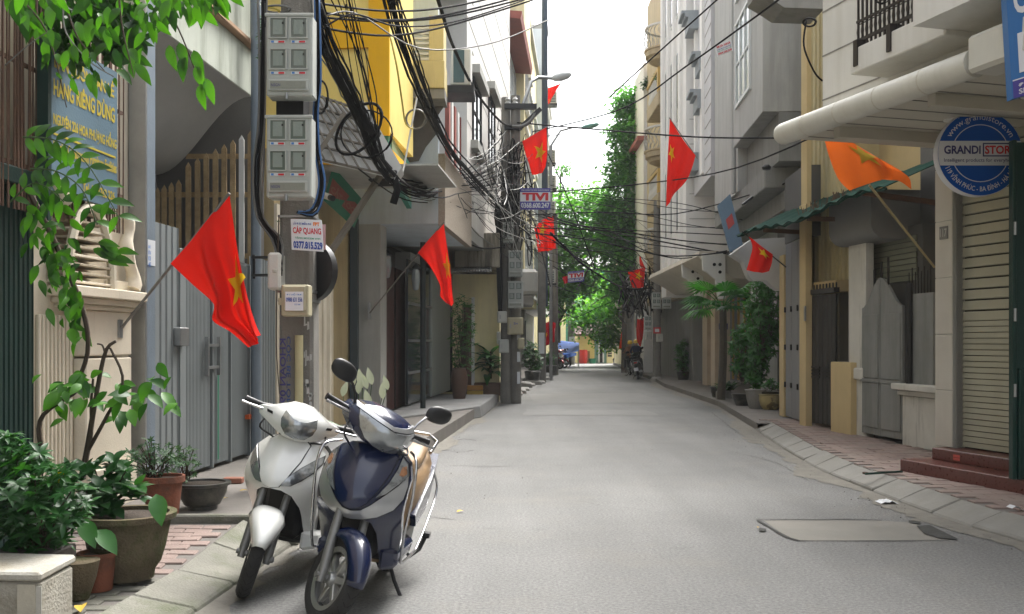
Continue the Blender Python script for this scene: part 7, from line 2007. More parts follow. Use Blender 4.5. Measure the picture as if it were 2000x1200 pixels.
M_GLAZE = mat('dark_glazed_pot', (.045, .045, .042), .35, .5, 9, .7, (.14, .13, .10), bump=.1, sscale=5)
M_SOIL = mat('soil', (.05, .038, .028), .95, .4, 20, bump=.6)
rp7 = random.Random(21)

def leaf_mesh(name, m, L=1.0, W=.45, fold=.18, droop=.22, tip=1.0, n=6):
    """a leaf along +X, unit length, folded on its midrib, slightly curled"""
    vs, fs = [], []
    for i in range(n + 1):
        q = i / n
        w = W / 2 * (sin(pi * q ** .86) ** .95) * (1 - .12 * q) if 0 < i < n else 0
        z = -droop * q * q + .04 * sin(pi * q)
        vs += [(q * L, -w, z + fold * w), (q * L, 0, z - .0), (q * L, w, z + fold * w)]
    for i in range(n):
        a = i * 3; b = a + 3
        fs += [(a, b, b + 1, a + 1), (a + 1, b + 1, b + 2, a + 2)]
    me = bpy.data.meshes.new(name); me.from_pydata(vs, [], fs); me.materials.append(m)
    me.polygons.foreach_set('use_smooth', [True] * len(me.polygons))
    return me, (vs, fs)
LM = {}
def leafm(kind):
    if kind not in LM:
        m, W, dr = {'vine': (L_VINE, .43, .3), 'lance': (L_VINE, .36, .3), 'sap': (leafmat('sapling_leaf', (.02, .085, .012), (.07, .21, .02), .42, 5), .55, .2), 'lily': (L_DARK, .32, .35), 'flower': (mat('white_spathe', (.62, .66, .46), .6, .1, 5, bump=0), .42, .1), 'oval': (L_DARK, .55, .15)}[kind]
        LM[kind] = leaf_mesh('leaf', m, 1, W, .25, dr)
    return LM[kind]
def orient(d, up=(0, 0, 1), roll=0.0):
    d = V(d).normalized(); u = V(up)
    y = u.cross(d)
    if y.length < 1e-4: y = V((0, 1, 0)).cross(d)
    y.normalize(); z = d.cross(y)
    m = Matrix((d, y, z)).transposed().to_4x4()
    return m @ Matrix.Rotation(roll, 4, 'X')
def put_leaf(parent, kind, p, d, size, up=(0, -.6, .8), roll=0.0, name='leaf'):
    o = bpy.data.objects.new(name, leafm(kind)[0]); link(o, parent)
    o.matrix_local = Matrix.Translation(V(p) - WLOC[parent.name]) @ orient(d, up, roll) @ Matrix.Scale(size, 4)
    return o
def add_leaf(mb, kind, p, d, size, up=(0, 0, 1), roll=0.0):
    M = Matrix.Translation(V(p)) @ orient(d, up, roll) @ Matrix.Scale(size, 4)
    vs, fs = leafm(kind)[1]; mb.add([tuple(M @ V(v)) for v in vs], fs)
def stem(parent, pts, r, m=None, name='stem', n=14):
    q = [V(p) for p in pts]; k = len(r) if isinstance(r, (list, tuple)) else 0
    w = [catm(q, i / n) for i in range(n + 1)]
    rr = [lerp(r[0], r[1], i / n) for i in range(n + 1)] if k else r
    return MB().tube(w, rr, 6).build(name, m or M_STEM, parent, smooth=1)
def pot(parent, c, prof, m, soil=None, n=28, name='pot'):
    MB().lathe([(0.0, 0)] + prof, n, tuple(c)).build(name, m, parent, smooth=.6)
    if soil:
        r, h = soil; MB().lathe([(0, h), (r, h), (r, h - .01), (0, h - .01)], n, tuple(c)).build('soil', M_SOIL, parent)
# --- creeper hanging from the top-left
cr = thing('hanging_creeper', 'broad-leaved creeper hanging over the blue board at the top corner', 'creeper', P(200, 0, 6.6))
for k in range(288):
    while True:
        x = rp7.uniform(20, 440); lim = interp([(20, 30), (80, 90), (120, 185), (250, 175), (300, 60), (350, 40), (390, 45), (440, 25)], x)
        y = rp7.uniform(-40, lim)
        if rp7.random() < .9: break
    Yd = rp7.uniform(6.0, 7.0) - (.3 if x > 300 else 0)
    p = P(x, y - 15, Yd); sz = rp7.choice([rp7.uniform(.05, .10), rp7.uniform(.09, .17)])
    put_leaf(cr, 'vine', p, (rp7.uniform(-.5, .7), rp7.uniform(-.5, .3), rp7.uniform(-1.1, -.35)), sz, (rp7.uniform(-.3, .3), -1, rp7.uniform(.1, .7)), rp7.uniform(-.5, .5))
for (a, b, c) in (((120, -20), (150, 70), (205, 140)), ((300, -20), (350, 60), (400, 190)), ((20, -20), (90, 60), (130, 210)), ((230, -30), (240, 60), (262, 150)), ((380, -20), (410, 10), (440, 40))):
    stem(cr, [P(*a, 6.4), P(*b, 6.4), P(*c, 6.4)], (.008, .003))
for (x, y) in ((382, 140), (392, 175), (378, 110), (350, 95), (330, 100), (402, 165), (360, 120)):
    put_leaf(cr, 'vine', P(x, y - 12, 6.0), (rp7.uniform(-.1, .5), -.2, -1), .16, (0, -1, .3), rp7.uniform(-.3, .3))
stem(cr, [P(10, 128, 6.3), P(60, 85, 6.3), P(105, 55, 6.3)], (.004, .003), M_CABLEG, 'tendril')
stem(cr, [P(124, 0, 6.2), P(128, 62, 6.2), P(175, 120, 6.2), P(222, 150, 6.2)], (.006, .004), M_CABLEG, 'tendril')
# --- branch with paired leaves
br = thing('pinnate_leaf_branch', 'arching branch with paired oval leaves below the blue board', 'branch', P(40, 270, 6.2))
for (pts, n_) in (([(45, 268), (110, 275), (170, 320), (235, 430)], 11), ([(60, 330), (110, 335), (160, 370), (190, 440)], 8), ([(20, 395), (60, 360), (90, 365), (125, 395)], 7)):
    q = [P(x, y, 6.2) for x, y in pts]; stem(br, q, (.006, .003), M_GSTEM)
    for i in range(n_):
        t_ = (i + .6) / n_; c = catm(q, t_); d = (catm(q, min(1, t_ + .02)) - catm(q, t_ - .02)).normalized()
        for sg in (-1, 1):
            side = V((d.z, -.25, -d.x)) * sg
            put_leaf(br, 'vine', c, d * .55 + side * .9, rp7.uniform(.11, .15), (0, -.9, .45), rp7.uniform(-.3, .3))
# --- climbing vine in front of the cream pilaster
cv = thing('climbing_vine', 'drooping dark vine with thick stem in front of the cream pilaster', 'creeper', P(150, 520, 6.6))
stem(cv, [P(60, 380, 6.7), P(110, 480, 6.7), P(160, 600, 6.7), P(172, 680, 6.7), P(155, 740, 6.7)], (.02, .014))
for k in range(95):
    t_ = rp7.random(); c = catm([V((70, 390, 0)), V((110, 480, 0)), V((125, 560, 0)), V((140, 650, 0))], t_)
    x, y = c.x + rp7.gauss(0, 24), c.y + rp7.gauss(0, 24)
    put_leaf(cv, 'vine', P(x, y, rp7.uniform(6.3, 6.8)), (rp7.uniform(-.4, .8), -.3, rp7.uniform(-1, -.1)), rp7.uniform(.07, .15), (rp7.uniform(-.3, .3), -1, rp7.uniform(.2, .8)), rp7.uniform(-.4, .4))
for k in range(10):
    put_leaf(cv, 'vine', P(rp7.uniform(175, 230), rp7.uniform(470, 520), 6.4), (.8, -.2, rp7.uniform(-.6, 0)), .14, (0, -1, .5))
# --- sapling with bare dark stems
sp = thing('young_sapling', 'sapling with bare dark stems and bright leaves rising from the mossy planter', 'sapling', P(160, 935, 6.4))
for pts, r in (([(160, 935), (172, 870), (185, 790), (205, 690), (226, 667)], (.022, .009)), ([(165, 900), (178, 850), (178, 790), (182, 740)], (.014, .007)), ([(172, 880), (205, 820), (240, 745), (215, 680)], (.014, .007)), ([(100, 920), (78, 860), (85, 810), (150, 765), (165, 735)], (.02, .008)), ([(205, 690), (200, 675), (190, 672)], (.007, .005))):
    stem(sp, [P(x, y, 6.35) for x, y in pts], r, M_STEM)
for k in range(70):
    x, y = rp7.choice([(rp7.gauss(140, 26), rp7.gauss(762, 24)), (rp7.gauss(262, 34), rp7.gauss(770, 22))])
    put_leaf(sp, 'sap', P(x, y, rp7.uniform(6.05, 6.5)), (rp7.uniform(-.9, .9), -.4, rp7.uniform(-.9, .3)), rp7.uniform(.09, .15), (rp7.uniform(-.3, .3), -.8, .8), rp7.uniform(-.5, .5))
# --- bushy shrub at the frame edge
def bush(t, cx, cy, Y, rx, ry, rd, n, kind='lance', sz=(.06, .09), per=7, m=None, name='foliage', stems=True, bias=.5):
    mb = MB(); st_ = MB(); base = P(cx, cy + ry, Y)
    for k in range(n):
        a = rp7.uniform(0, 2 * pi); u = rp7.uniform(-1, 1); r_ = rp7.random() ** .4
        c = P(cx + rx * r_ * cos(a) * math.sqrt(1 - u * u), cy - ry * r_ * u, Y + rd * r_ * sin(a) * math.sqrt(1 - u * u))
        ax_ = V((rp7.uniform(-.5, .5), rp7.uniform(-.7, .2), bias + rp7.random() * .6)).normalized()
        if stems and k % 3 == 0: st_.tube([base.lerp(c, .15) + V((rp7.uniform(-.05, .05), 0, 0)), base.lerp(c, .6) + V((0, 0, .03)), c], .004, 4)
        for j in range(per):
            b_ = 2 * pi * j / per + rp7.uniform(-.3, .3)
            e1 = ax_.orthogonal().normalized(); e2 = ax_.cross(e1)
            add_leaf(mb, kind, c, e1 * cos(b_) + e2 * sin(b_) + ax_ * rp7.uniform(.1, .6), rp7.uniform(*sz), ax_)
    o = mb.build(name, m or leafm(kind)[0].materials[0], t, smooth=3, recalc=False)
    if stems and st_.v: st_.build('stems', M_STEM, t)
    return o
sb = thing('leafy_shrub', 'dense whorled green shrub behind the white foam box', 'shrub', P(70, 1080, 5.5))
bush(sb, 70, 985, 5.6, 105, 105, .35, 210, 'lance', (.06, .10), 7, L_DARK)
bush(sb, 20, 890, 5.7, 40, 40, .15, 26, 'lance', (.06, .09), 7, L_DARK)
tray = MB(); a, b = P(-60, 1112, 5.3), P(158, 1082, 5.3)
MB().box(a.x, P(150, 0, 5.75).x, 5.2, 5.75, P(0, 1098, 5.3).z - .10, P(0, 1094, 5.3).z).build('tray', mat('dark_wood_plank', (.06, .05, .045), .8, .3, 6), sb, bevel=.008)
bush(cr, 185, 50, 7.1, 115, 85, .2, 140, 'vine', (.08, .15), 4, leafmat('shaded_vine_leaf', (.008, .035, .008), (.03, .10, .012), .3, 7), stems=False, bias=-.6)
# --- mossy planter with leafy plant
mp_ = thing('mossy_planter', 'big mossy concrete planter with an oval leafed plant', 'planter', G(248, 1128, .1))
c = G(248, 1128, .1)
pot(mp_, c, [(.16, 0), (.165, .05), (.20, .10), (.23, .20), (.25, .30), (.26, .36), (.29, .365), (.295, .40), (.25, .40), (.245, .37)], M_MOSSPOT, (.245, .375))
bush(mp_, 210, 950, 6.15, 75, 55, .2, 55, 'oval', (.08, .13), 4, L_DARK)
for (x, y, dx) in ((190, 1035, .9), (160, 1015, .6), (305, 965, .3)): put_leaf(mp_, 'oval', P(x, y, 5.7), (dx, -.5, -.7), .2, (0, -.6, 1))
fl = MB()
for k in range(5):
    a_ = 2 * pi * k / 5; fl.add([tuple(P(118, 932, 5.4)), tuple(P(118, 932, 5.4) + V((.03 * cos(a_), -.008, .03 * sin(a_)))), tuple(P(118, 932, 5.4) + V((.03 * cos(a_ + .8), -.008, .03 * sin(a_ + .8))))], [(0, 1, 2)])
fl.build('yellow_flower', plain('yellow_petal', (.65, .45, .02)), mp_)
# --- small pots
def simple_pot(nm, lb, c, prof, m, soil, cat='plant pot', name='pot'):
    t = thing(nm, lb, cat, c); pot(t, c, prof, m, soil, name=name); return t
t = simple_pot('terracotta_pot', 'tall terracotta pot with a fine-leaved shrub against the downpipe', G(318, 1008, .21), [(.115, 0), (.145, .26), (.165, .265), (.165, .31), (.145, .31), (.14, .28)], M_TERRA, (.14, .285))
bush(t, 300, 895, 7.7, 62, 40, .2, 120, 'lance', (.025, .045), 6, L_GREY, bias=.3)
t = simple_pot('glazed_bowl_pot', 'dark glazed bonsai bowl with a sparse shrub beside the terracotta pot', G(395, 994, .21), [(.12, 0), (.12, .03), (.14, .04), (.19, .13), (.20, .19), (.225, .195), (.225, .215), (.185, .215), (.18, .19)], M_GLAZE, (.185, .2))
bush(t, 362, 905, 8.0, 32, 38, .12, 55, 'lance', (.025, .04), 6, L_GREY, bias=.3)
t = simple_pot('square_terracotta_pot', 'small brown plastic pot at the foot of the mossy planter', G(190, 1152, .08), [(.085, 0), (.105, .20), (.115, .202), (.115, .225), (.10, .225), (.095, .2)], M_TERRA, (.098, .205))
t = simple_pot('small_clay_pot', 'small dull clay pot squeezed between foam box and brown pot', G(152, 1170, .08), [(.06, 0), (.10, .12), (.115, .20), (.12, .22), (.095, .22)], M_MOSSPOT, (.095, .2))
# --- foam box
fb = thing('foam_box', 'dirty white foam box with a broken lid at the bottom corner', 'box', P(60, 1190, 5.0))
M_FOAM = mat('dirty_foam', (.34, .32, .27), .85, .2, 4, .8, (.16, .14, .10), False, bump=.4, sscale=3)
x0_, x1_ = P(-80, 0, 4.95).x, -2.345
zt = P(0, 1128, 5.05).z
MB().box(x0_, x1_, 4.95, 5.32, .07, zt).build('body', M_FOAM, fb, bevel=.012)
MB().hexa([(x0_ - .01, 4.93, zt + .012), (x1_ + .008, 4.93, zt + .004), (x1_ + .008, 5.34, zt + .012), (x0_ - .01, 5.34, zt + .02), (x0_ - .01, 4.93, zt + .055), (x1_ + .008, 4.93, zt + .05), (x1_ + .008, 5.34, zt + .055), (x0_ - .01, 5.34, zt + .065)]).build('lid', mat('foam_lid', (.38, .365, .32), .8, .25, 5, .8, (.24, .21, .15), bump=.3, sscale=4), fb, bevel=.012)
MB().box(P(60, 0, 4.94).x, P(80, 0, 4.94).x, 4.944, 4.949, zt - .2, zt - .02).build('tape', mat('packing_tape', (.42, .41, .37), .4), fb)
MB().box(x1_ - .11, x1_ - .02, 4.938, 4.949, .08, zt - .01).build('corner_board', mat('grey_board', (.42, .39, .32), .85, .2, 6), fb)
# --- peace lily behind the scooters
pl_ = thing('peace_lily', 'white-flowered lily in a pot showing between the two scooters and the column', 'plant', V((P(705, 0, 9.6).x, 9.6, .0)))
c = V((P(705, 0, 9.6).x, 9.6, .0))
pot(pl_, c, [(.15, 0), (.2, .35), (.22, .37), (.2, .4), (.18, .38)], M_GLAZE, (.18, .36))
for k in range(34):
    a_ = rp7.uniform(0, 2 * pi); put_leaf(pl_, 'lily', c + V((.06 * cos(a_), .06 * sin(a_), .45)), (cos(a_), sin(a_), rp7.uniform(.6, 1.9)), rp7.uniform(.35, .52), (0, 0, 1), rp7.uniform(-.3, .3))
for (x, y) in ((690, 745), (708, 748), (718, 750), (727, 742), (758, 752), (668, 765), (748, 770), (724, 785), (700, 760)):
    tip = P(x, y, 9.5); stem(pl_, [c + V((0, 0, .4)), c.lerp(tip, .6) + V((0, 0, .1)), tip], (.005, .004), M_GSTEM)
    put_leaf(pl_, 'flower', tip - V((0, 0, .05)), (rp7.uniform(-.4, .4), -.2, 1), rp7.uniform(.14, .2), (0, -1, .2))
# --- tall shrub in vase, dracaena box, crate
ts = thing('tall_vase_shrub', 'tall feathery shrub in a slim brown vase beside the dark frame', 'shrub', G(897, 783, .2))
c = G(897, 783, .2)
pot(ts, c, [(.13, 0), (.18, .3), (.2, .5), (.17, .68), (.15, .72), (.17, .75), (.14, .75)], mat('brown_vase', (.10, .055, .035), .5, .2, 5), (.14, .74))
bush(ts, 905, 660, 23.6, 26, 88, .35, 260, 'lance', (.06, .12), 5, leafmat('feathery_leaf', (.02, .09, .012), (.06, .18, .025), .35, 3), bias=.6)
dr = thing('dracaena_planter', 'spiky dark dracaena in a brown planter box by the double pole', 'plant', G(958, 770, .2))
c = G(958, 770, .2)
MB().box(c.x - .42, c.x + .3, c.y - .2, c.y + .25, .17, .50).build('planter_box', mat('brown_planter', (.13, .075, .05), .8, .2, 4), dr, bevel=.02)
for k in range(46):
    a_ = rp7.uniform(0, 2 * pi); e = rp7.uniform(-.1, 1.4)
    put_leaf(dr, 'lily', c + V((rp7.uniform(-.1, .1), rp7.uniform(-.1, .1), rp7.uniform(.5, 1.05))), (cos(a_), sin(a_), e), rp7.uniform(.45, .7), (0, 0, 1))
stem(dr, [c + V((0, 0, .4)), c + V((.0, 0, 1.1))], (.04, .03))
kr_ = thing('yellow_crate', 'low yellow and orange crate beside the brown vase', 'crate', G(928, 772, .2))
c = G(928, 772, .2)
for k, m_ in ((0, plain('yellow_wood', (.42, .28, .04))), (1, plain('orange_wood', (.36, .17, .03)))):
    MB().box(c.x - .2, c.x + .2, c.y - .14, c.y + .14, .2 + .13 * k, .2 + .13 * k + .115).build('slat', m_, kr_, bevel=.008)
# --- right-hand plants by the canopy
pm = thing('fan_palm', 'fan palm with glossy fronds leaning out over the kerb by number 107', 'palm', G(1408, 775, .13))
pb_ = P(1408, 760, 24.5); pb_.z = .13; crown = P(1412, 605, 24.3)
stem(pm, [pb_, pb_.lerp(crown, .5) + V((.03, 0, 0)), crown], (.11, .09), M_BARK, 'trunk')
def frond(parent, base, d, L, nb=15):
    d = V(d).normalized(); mb = MB(); tip = base + d * L * .55 + V((0, 0, .04))
    mb.tube([base, base.lerp(tip, .5) + V((0, 0, .05)), tip], .012, 5)
    side = d.cross(V((0, 0, 1))).normalized(); up = side.cross(d).normalized()
    for j in range(nb):
        a_ = lerp(-1.35, 1.35, j / (nb - 1)); dd = d * cos(a_) + side * sin(a_) + V((0, 0, -.25))
        l_ = L * .62 * (1 - .25 * abs(a_) / 1.35); e = dd.normalized(); w = e.cross(up).normalized() * .035
        p0, p1, p2 = tip, tip + e * l_ * .55 + up * .03, tip + e * l_ - V((0, 0, .16 * l_))
        mb.add([tuple(p0), tuple(p1 - w), tuple(p2), tuple(p1 + w)], [(0, 1, 2, 3)])
    mb.build('frond', L_PALM, parent, smooth=3, recalc=False)
for k in range(20):
    a_ = rp7.uniform(0, 2 * pi); frond(pm, crown, (cos(a_), sin(a_), rp7.uniform(-.1, 1.1)), rp7.uniform(.85, 1.25))
pot(pm, G(1408, 776, .13), [(.22, 0), (.28, .25), (.3, .27), (.26, .28)], M_GLAZE, (.26, .26))
for (lb, nm, cx, cy, Y, rx, ry, rd, n, base, m_, pr) in (
    ('tall dark shrub in front of the grey shutter, highest of the potted group', 'potted_shrub', 1490, 620, 21.6, 36, 92, .5, 330, (1498, 798), M_GLAZE, [(.16, 0), (.22, .16), (.25, .34), (.27, .36), (.22, .36)]),
    ('broad leafy shrub in a dark pot under the palm fronds', 'potted_shrub', 1450, 690, 22.6, 26, 62, .4, 170, (1450, 792), M_GLAZE, [(.15, 0), (.2, .12), (.24, .24), (.26, .26), (.22, .26)]),
    ('drooping shrub in a grey pot between the dark pot and the yellow pot', 'potted_shrub', 1480, 725, 21.8, 24, 38, .3, 95, (1476, 798), M_CONC, [(.14, 0), (.19, .2), (.22, .38), (.24, .4), (.2, .4)])):
    c = G(*base, .13); t = thing(nm, lb, 'shrub', c, 'potted shrubs by the grey shutter'); pot(t, c, pr, m_, None)
    bush(t, cx, cy, Y, rx, ry, rd, n, 'lance', (.09, .17), 5, L_DARK, bias=.1)
t = simple_pot('yellow_patterned_pot', 'squat yellow pot with dark brush marks beside the cream pillar', G(1504, 800, .13), [(.14, 0), (.2, .08), (.23, .2), (.22, .3), (.24, .32), (.2, .32)], mat('yellow_glaze', (.42, .34, .16), .4, .2, 4, .8, (.10, .07, .04), sscale=6, sthr=(.56, .6)), (.2, .3))
bush(t, 1505, 752, 20.7, 18, 14, .18, 26, 'lance', (.07, .12), 5, L_DARK)
t = thing('grass_planter', 'low concrete planter with spiky grass at the kerb corner', 'planter', G(1420, 786, .13))
c = G(1420, 784, .05); MB().box(c.x - .25, c.x + .2, c.y - .2, c.y + .2, .02, .30).build('trough', M_CONC, t, bevel=.02)
gm = MB()
for k in range(70):
    a_ = rp7.uniform(0, 2 * pi); add_leaf(gm, 'lily', c + V((rp7.uniform(-.2, .15), rp7.uniform(-.15, .15), .28)), (cos(a_), sin(a_), rp7.uniform(.4, 1.8)), rp7.uniform(.2, .36))
gm.build('grass_blades', L_VINE, t, smooth=3, recalc=False)
t = simple_pot('white_plant_pot', 'white pot with a slim plant on a low slab near the marble pillar', V((G(1356, 741, .13).x, G(1356, 741, .13).y, .3)), [(.2, 0), (.27, .48), (.28, .5), (.24, .5)], M_WHITE, (.24, .48))
c = G(1356, 741, .13); MB().box(c.x - .5, c.x + .5, c.y - .4, c.y + .4, .13, .3).build('slab', M_CONC, t)
bush(t, 1354, 690, c.y, 10, 25, .2, 50, 'lance', (.12, .2), 5, L_DARK)
t = thing('dark_doorway_shrub', 'dark upright shrub left of the white pot in the shaded forecourt', 'shrub', G(1334, 742, .13))
bush(t, 1334, 700, G(1334, 742, .13).y, 14, 38, .4, 150, 'lance', (.12, .2), 5, L_DARK)
pot(t, G(1334, 742, .13), [(.2, 0), (.25, .3), (.22, .32)], M_GLAZE)
t = thing('far_left_shrub', 'dark shrub in a tub between the double pole and the next pole', 'shrub', G(1040, 740, .17))
bush(t, 1040, 700, 37, 18, 34, .5, 150, 'lance', (.12, .22), 5, L_DARK); pot(t, G(1040, 742, .17), [(.25, 0), (.3, .3), (.27, .33)], M_GLAZE)
t = thing('far_left_bush', 'round green bush beside the red motorbikes', 'shrub', G(1075, 730, .17))
bush(t, 1073, 705, 46, 12, 16, .5, 110, 'lance', (.14, .24), 5, L_DARK); pot(t, G(1075, 728, .17), [(.25, 0), (.3, .3), (.27, .33)], M_GLAZE)
# --- trees
def crown(mb, blobs, per, sz, clump=.45):
    for (px, py, Y, rx, ry, rd) in blobs:
        c0 = P(px, py, Y); ax_, az = rx * Y / F, ry * Y / F
        n_c = max(3, int(per / 40))
        for k in range(n_c):
            a = rp7.uniform(0, 2 * pi); u = rp7.uniform(-1, 1); r_ = rp7.random() ** .33
            c = c0 + V((ax_ * r_ * cos(a) * math.sqrt(1 - u * u), rd * r_ * sin(a) * math.sqrt(1 - u * u), az * r_ * u))
            for j in range(40):
                q = c + V((rp7.gauss(0, clump), rp7.gauss(0, clump), rp7.gauss(0, clump * .7)))
                d = V((rp7.uniform(-1, 1), rp7.uniform(-1, 1), rp7.uniform(-.9, .3))).normalized(); s_ = rp7.uniform(*sz)
                w = d.cross(V((rp7.uniform(-.4, .4), rp7.uniform(-.4, .4), 1))).normalized() * s_ * .28
                b = len(mb.v); m_ = q + d * s_ * .5
                mb.v += [q, m_ - w, q + d * s_, m_ + w]; mb.f.append((b, b + 1, b + 2, b + 3))
def tree(nm, lb, base, trunk, limbs, blobs, per, sz, lm, r=.2, clump=.45):
    t = thing(nm, lb, 'tree', base)
    stem(t, [base] + trunk, (r, r * .5), M_BARK, 'trunk')
    for l_ in limbs: stem(t, l_, (r * .38, r * .1), M_BARK, 'limb')
    mb = MB(); crown(mb, blobs, per, sz, clump); mb.build('crown', lm, t, recalc=False)
    return t
b0 = V((P(1080, 0, 56).x, 56, 0))
tree('dark_street_tree', 'dense dark green tree filling the gap above the blue tarp', b0, [P(1086, 640, 56), P(1105, 520, 56)],
     [[P(1086, 640, 56), P(1130, 560, 54), P(1175, 480, 52)], [P(1105, 560, 56), P(1085, 480, 56), P(1090, 420, 57)], [P(1108, 530, 56), P(1140, 470, 57), P(1150, 400, 58)]],
     [(1120, 420, 56, 42, 40, 2.0), (1165, 400, 57, 36, 30, 2), (1105, 500, 55, 36, 45, 1.8), (1155, 470, 55, 44, 40, 2), (1095, 570, 54, 18, 36, 1.2), (1190, 470, 56, 24, 34, 1.5), (1135, 545, 56, 28, 22, 1.5)], 1500, (.2, .4), L_TREE, .22)
b1 = V((P(1222, 0, 63).x, 63, 0))
tree('bright_street_tree', 'bright yellow-green tree leaning over the end of the lane', b1, [P(1222, 640, 63), P(1210, 560, 63)],
     [[P(1218, 610, 63), P(1180, 615, 62), P(1140, 640, 61)], [P(1212, 570, 63), P(1180, 580, 62), P(1150, 600, 62)], [P(1214, 590, 63), P(1195, 640, 62), P(1180, 660, 62)]],
     [(1185, 575, 63, 30, 26, 1.8), (1160, 605, 62, 28, 20, 1.6), (1195, 620, 62, 22, 26, 1.5), (1180, 648, 62, 22, 14, 1.2), (1205, 590, 63, 16, 34, 1.5), (1145, 630, 61, 18, 9, .8), (1195, 665, 61, 12, 8, .8)], 760, (.18, .36), L_BRIGHT, .2)
b2 = V((P(1218, 0, 50).x, 50, 0))
tree('creeper_column', 'tall column of green creeper smothering a house corner against the white sky', b2, [P(1220, 560, 50), P(1222, 300, 50)],
     [[P(1220, 560, 50), P(1200, 460, 50), P(1190, 380, 50)]],
     [(1226, 200, 50, 26, 28, 1.0), (1222, 255, 50, 30, 32, 1.1), (1220, 310, 50, 31, 36, 1.1), (1216, 360, 50, 34, 36, 1.1), (1212, 410, 50, 36, 36, 1.2), (1208, 460, 50, 38, 36, 1.2), (1212, 510, 50, 36, 36, 1.2), (1222, 560, 50, 30, 30, 1.1), (1246, 230, 50, 12, 50, .8), (1246, 330, 50, 12, 60, .8), (1185, 420, 50.5, 18, 32, .8), (1240, 440, 50, 16, 60, .8)], 1500, (.16, .34), L_IVY, .15, .30)
b3 = V((P(1092, 0, 62).x, 62, 0))
tree('small_far_tree', 'small tuft of tree showing beside the far air conditioners', b3, [P(1092, 500, 62), P(1095, 340, 62)], [[P(1094, 400, 62), P(1102, 345, 62)]], [(1100, 330, 62, 12, 16, .8), (1096, 370, 62, 8, 14, .7)], 200, (.16, .3), L_TREE, .12, .3)
b4 = V((P(1190, 0, 84).x, 84, 0))
tree('far_back_tree', 'hazy green tree behind the end house roof', b4, [P(1180, 560, 84)], [], [(1140, 600, 82, 40, 22, 3), (1190, 560, 84, 40, 50, 3), (1200, 610, 82, 30, 30, 3), (1120, 560, 84, 26, 30, 3)], 420, (.25, .5), L_BRIGHT, .25, .7)
# small balcony plants on the right
for k, (x, y, Y, n_) in enumerate(((1291, 148, 39, 40), (1262, 165, 46, 30))):
    t = thing('balcony_plant', ['green pot plant on the upper square balcony', 'trailing creeper at the gable of the thin white building'][k], 'plant', P(x, y + 14, Y))
    bush(t, x, y, Y, 10, 14, .3, n_, 'lance', (.14, .24), 5, L_VINE, stems=False)
vb = thing('riser_creeper', 'green creeper twining up the pipe beside the upper meter box', 'creeper', P(512, 150, 9.4))
bush(vb, 513, 70, 9.5, 6, 70, .08, 40, 'lance', (.04, .07), 5, L_VINE, stems=False)
bush(vb, 545, 470, 9.2, 4, 40, .05, 14, 'lance', (.03, .05), 5, L_GREY, stems=False)
stem(vb, [P(545, 420, 8.9), P(541, 560, 8.9), P(540, 680, 8.9), P(546, 770, 8.9)], (.006, .004))
# ================================================================ FAR VEHICLES, PEOPLE, SMALL THINGS
M_SKIN = plain('skin', (.36, .21, .14), .55)
def skin_body(name, parent, V_, E_, mats, emat, sub=2):
    me = bpy.data.meshes.new(name); me.from_pydata([v[:3] for v in V_], E_, [])
    o = bpy.data.objects.new(name, me); COL.objects.link(o)
    md = o.modifiers.new('skin', 'SKIN')
    lay = me.skin_vertices[0].data
    for i, v in enumerate(V_):
        r = v[3]; lay[i].radius = (r, r) if not isinstance(r, tuple) else r
        lay[i].use_root = (i == 0)
    o.modifiers.new('sub', 'SUBSURF').levels = sub
    o.modifiers['sub'].render_levels = sub
    dg = bpy.context.evaluated_depsgraph_get()
    nm = bpy.data.meshes.new_from_object(o.evaluated_get(dg))
    bpy.data.objects.remove(o); bpy.data.meshes.remove(me)
    nm.name = name; nm.materials.clear()
    for m in mats: nm.materials.append(m)
    for p in nm.polygons:
        c = p.center; best, bd = 0, 1e9
        for (a, b), mi in zip(E_, emat):
            A, B = V(V_[a][:3]), V(V_[b][:3]); d = B - A; t_ = max(0, min(1, (c - A).dot(d) / max(1e-9, d.dot(d))))
            dd = (c - (A + d * t_)).length - .5 * lerp(V_[a][3], V_[b][3], t_)
            if dd < bd: bd, best = dd, mi
        p.material_index = best; p.use_smooth = True
    ob = bpy.data.objects.new(name, nm); link(ob, parent); return ob
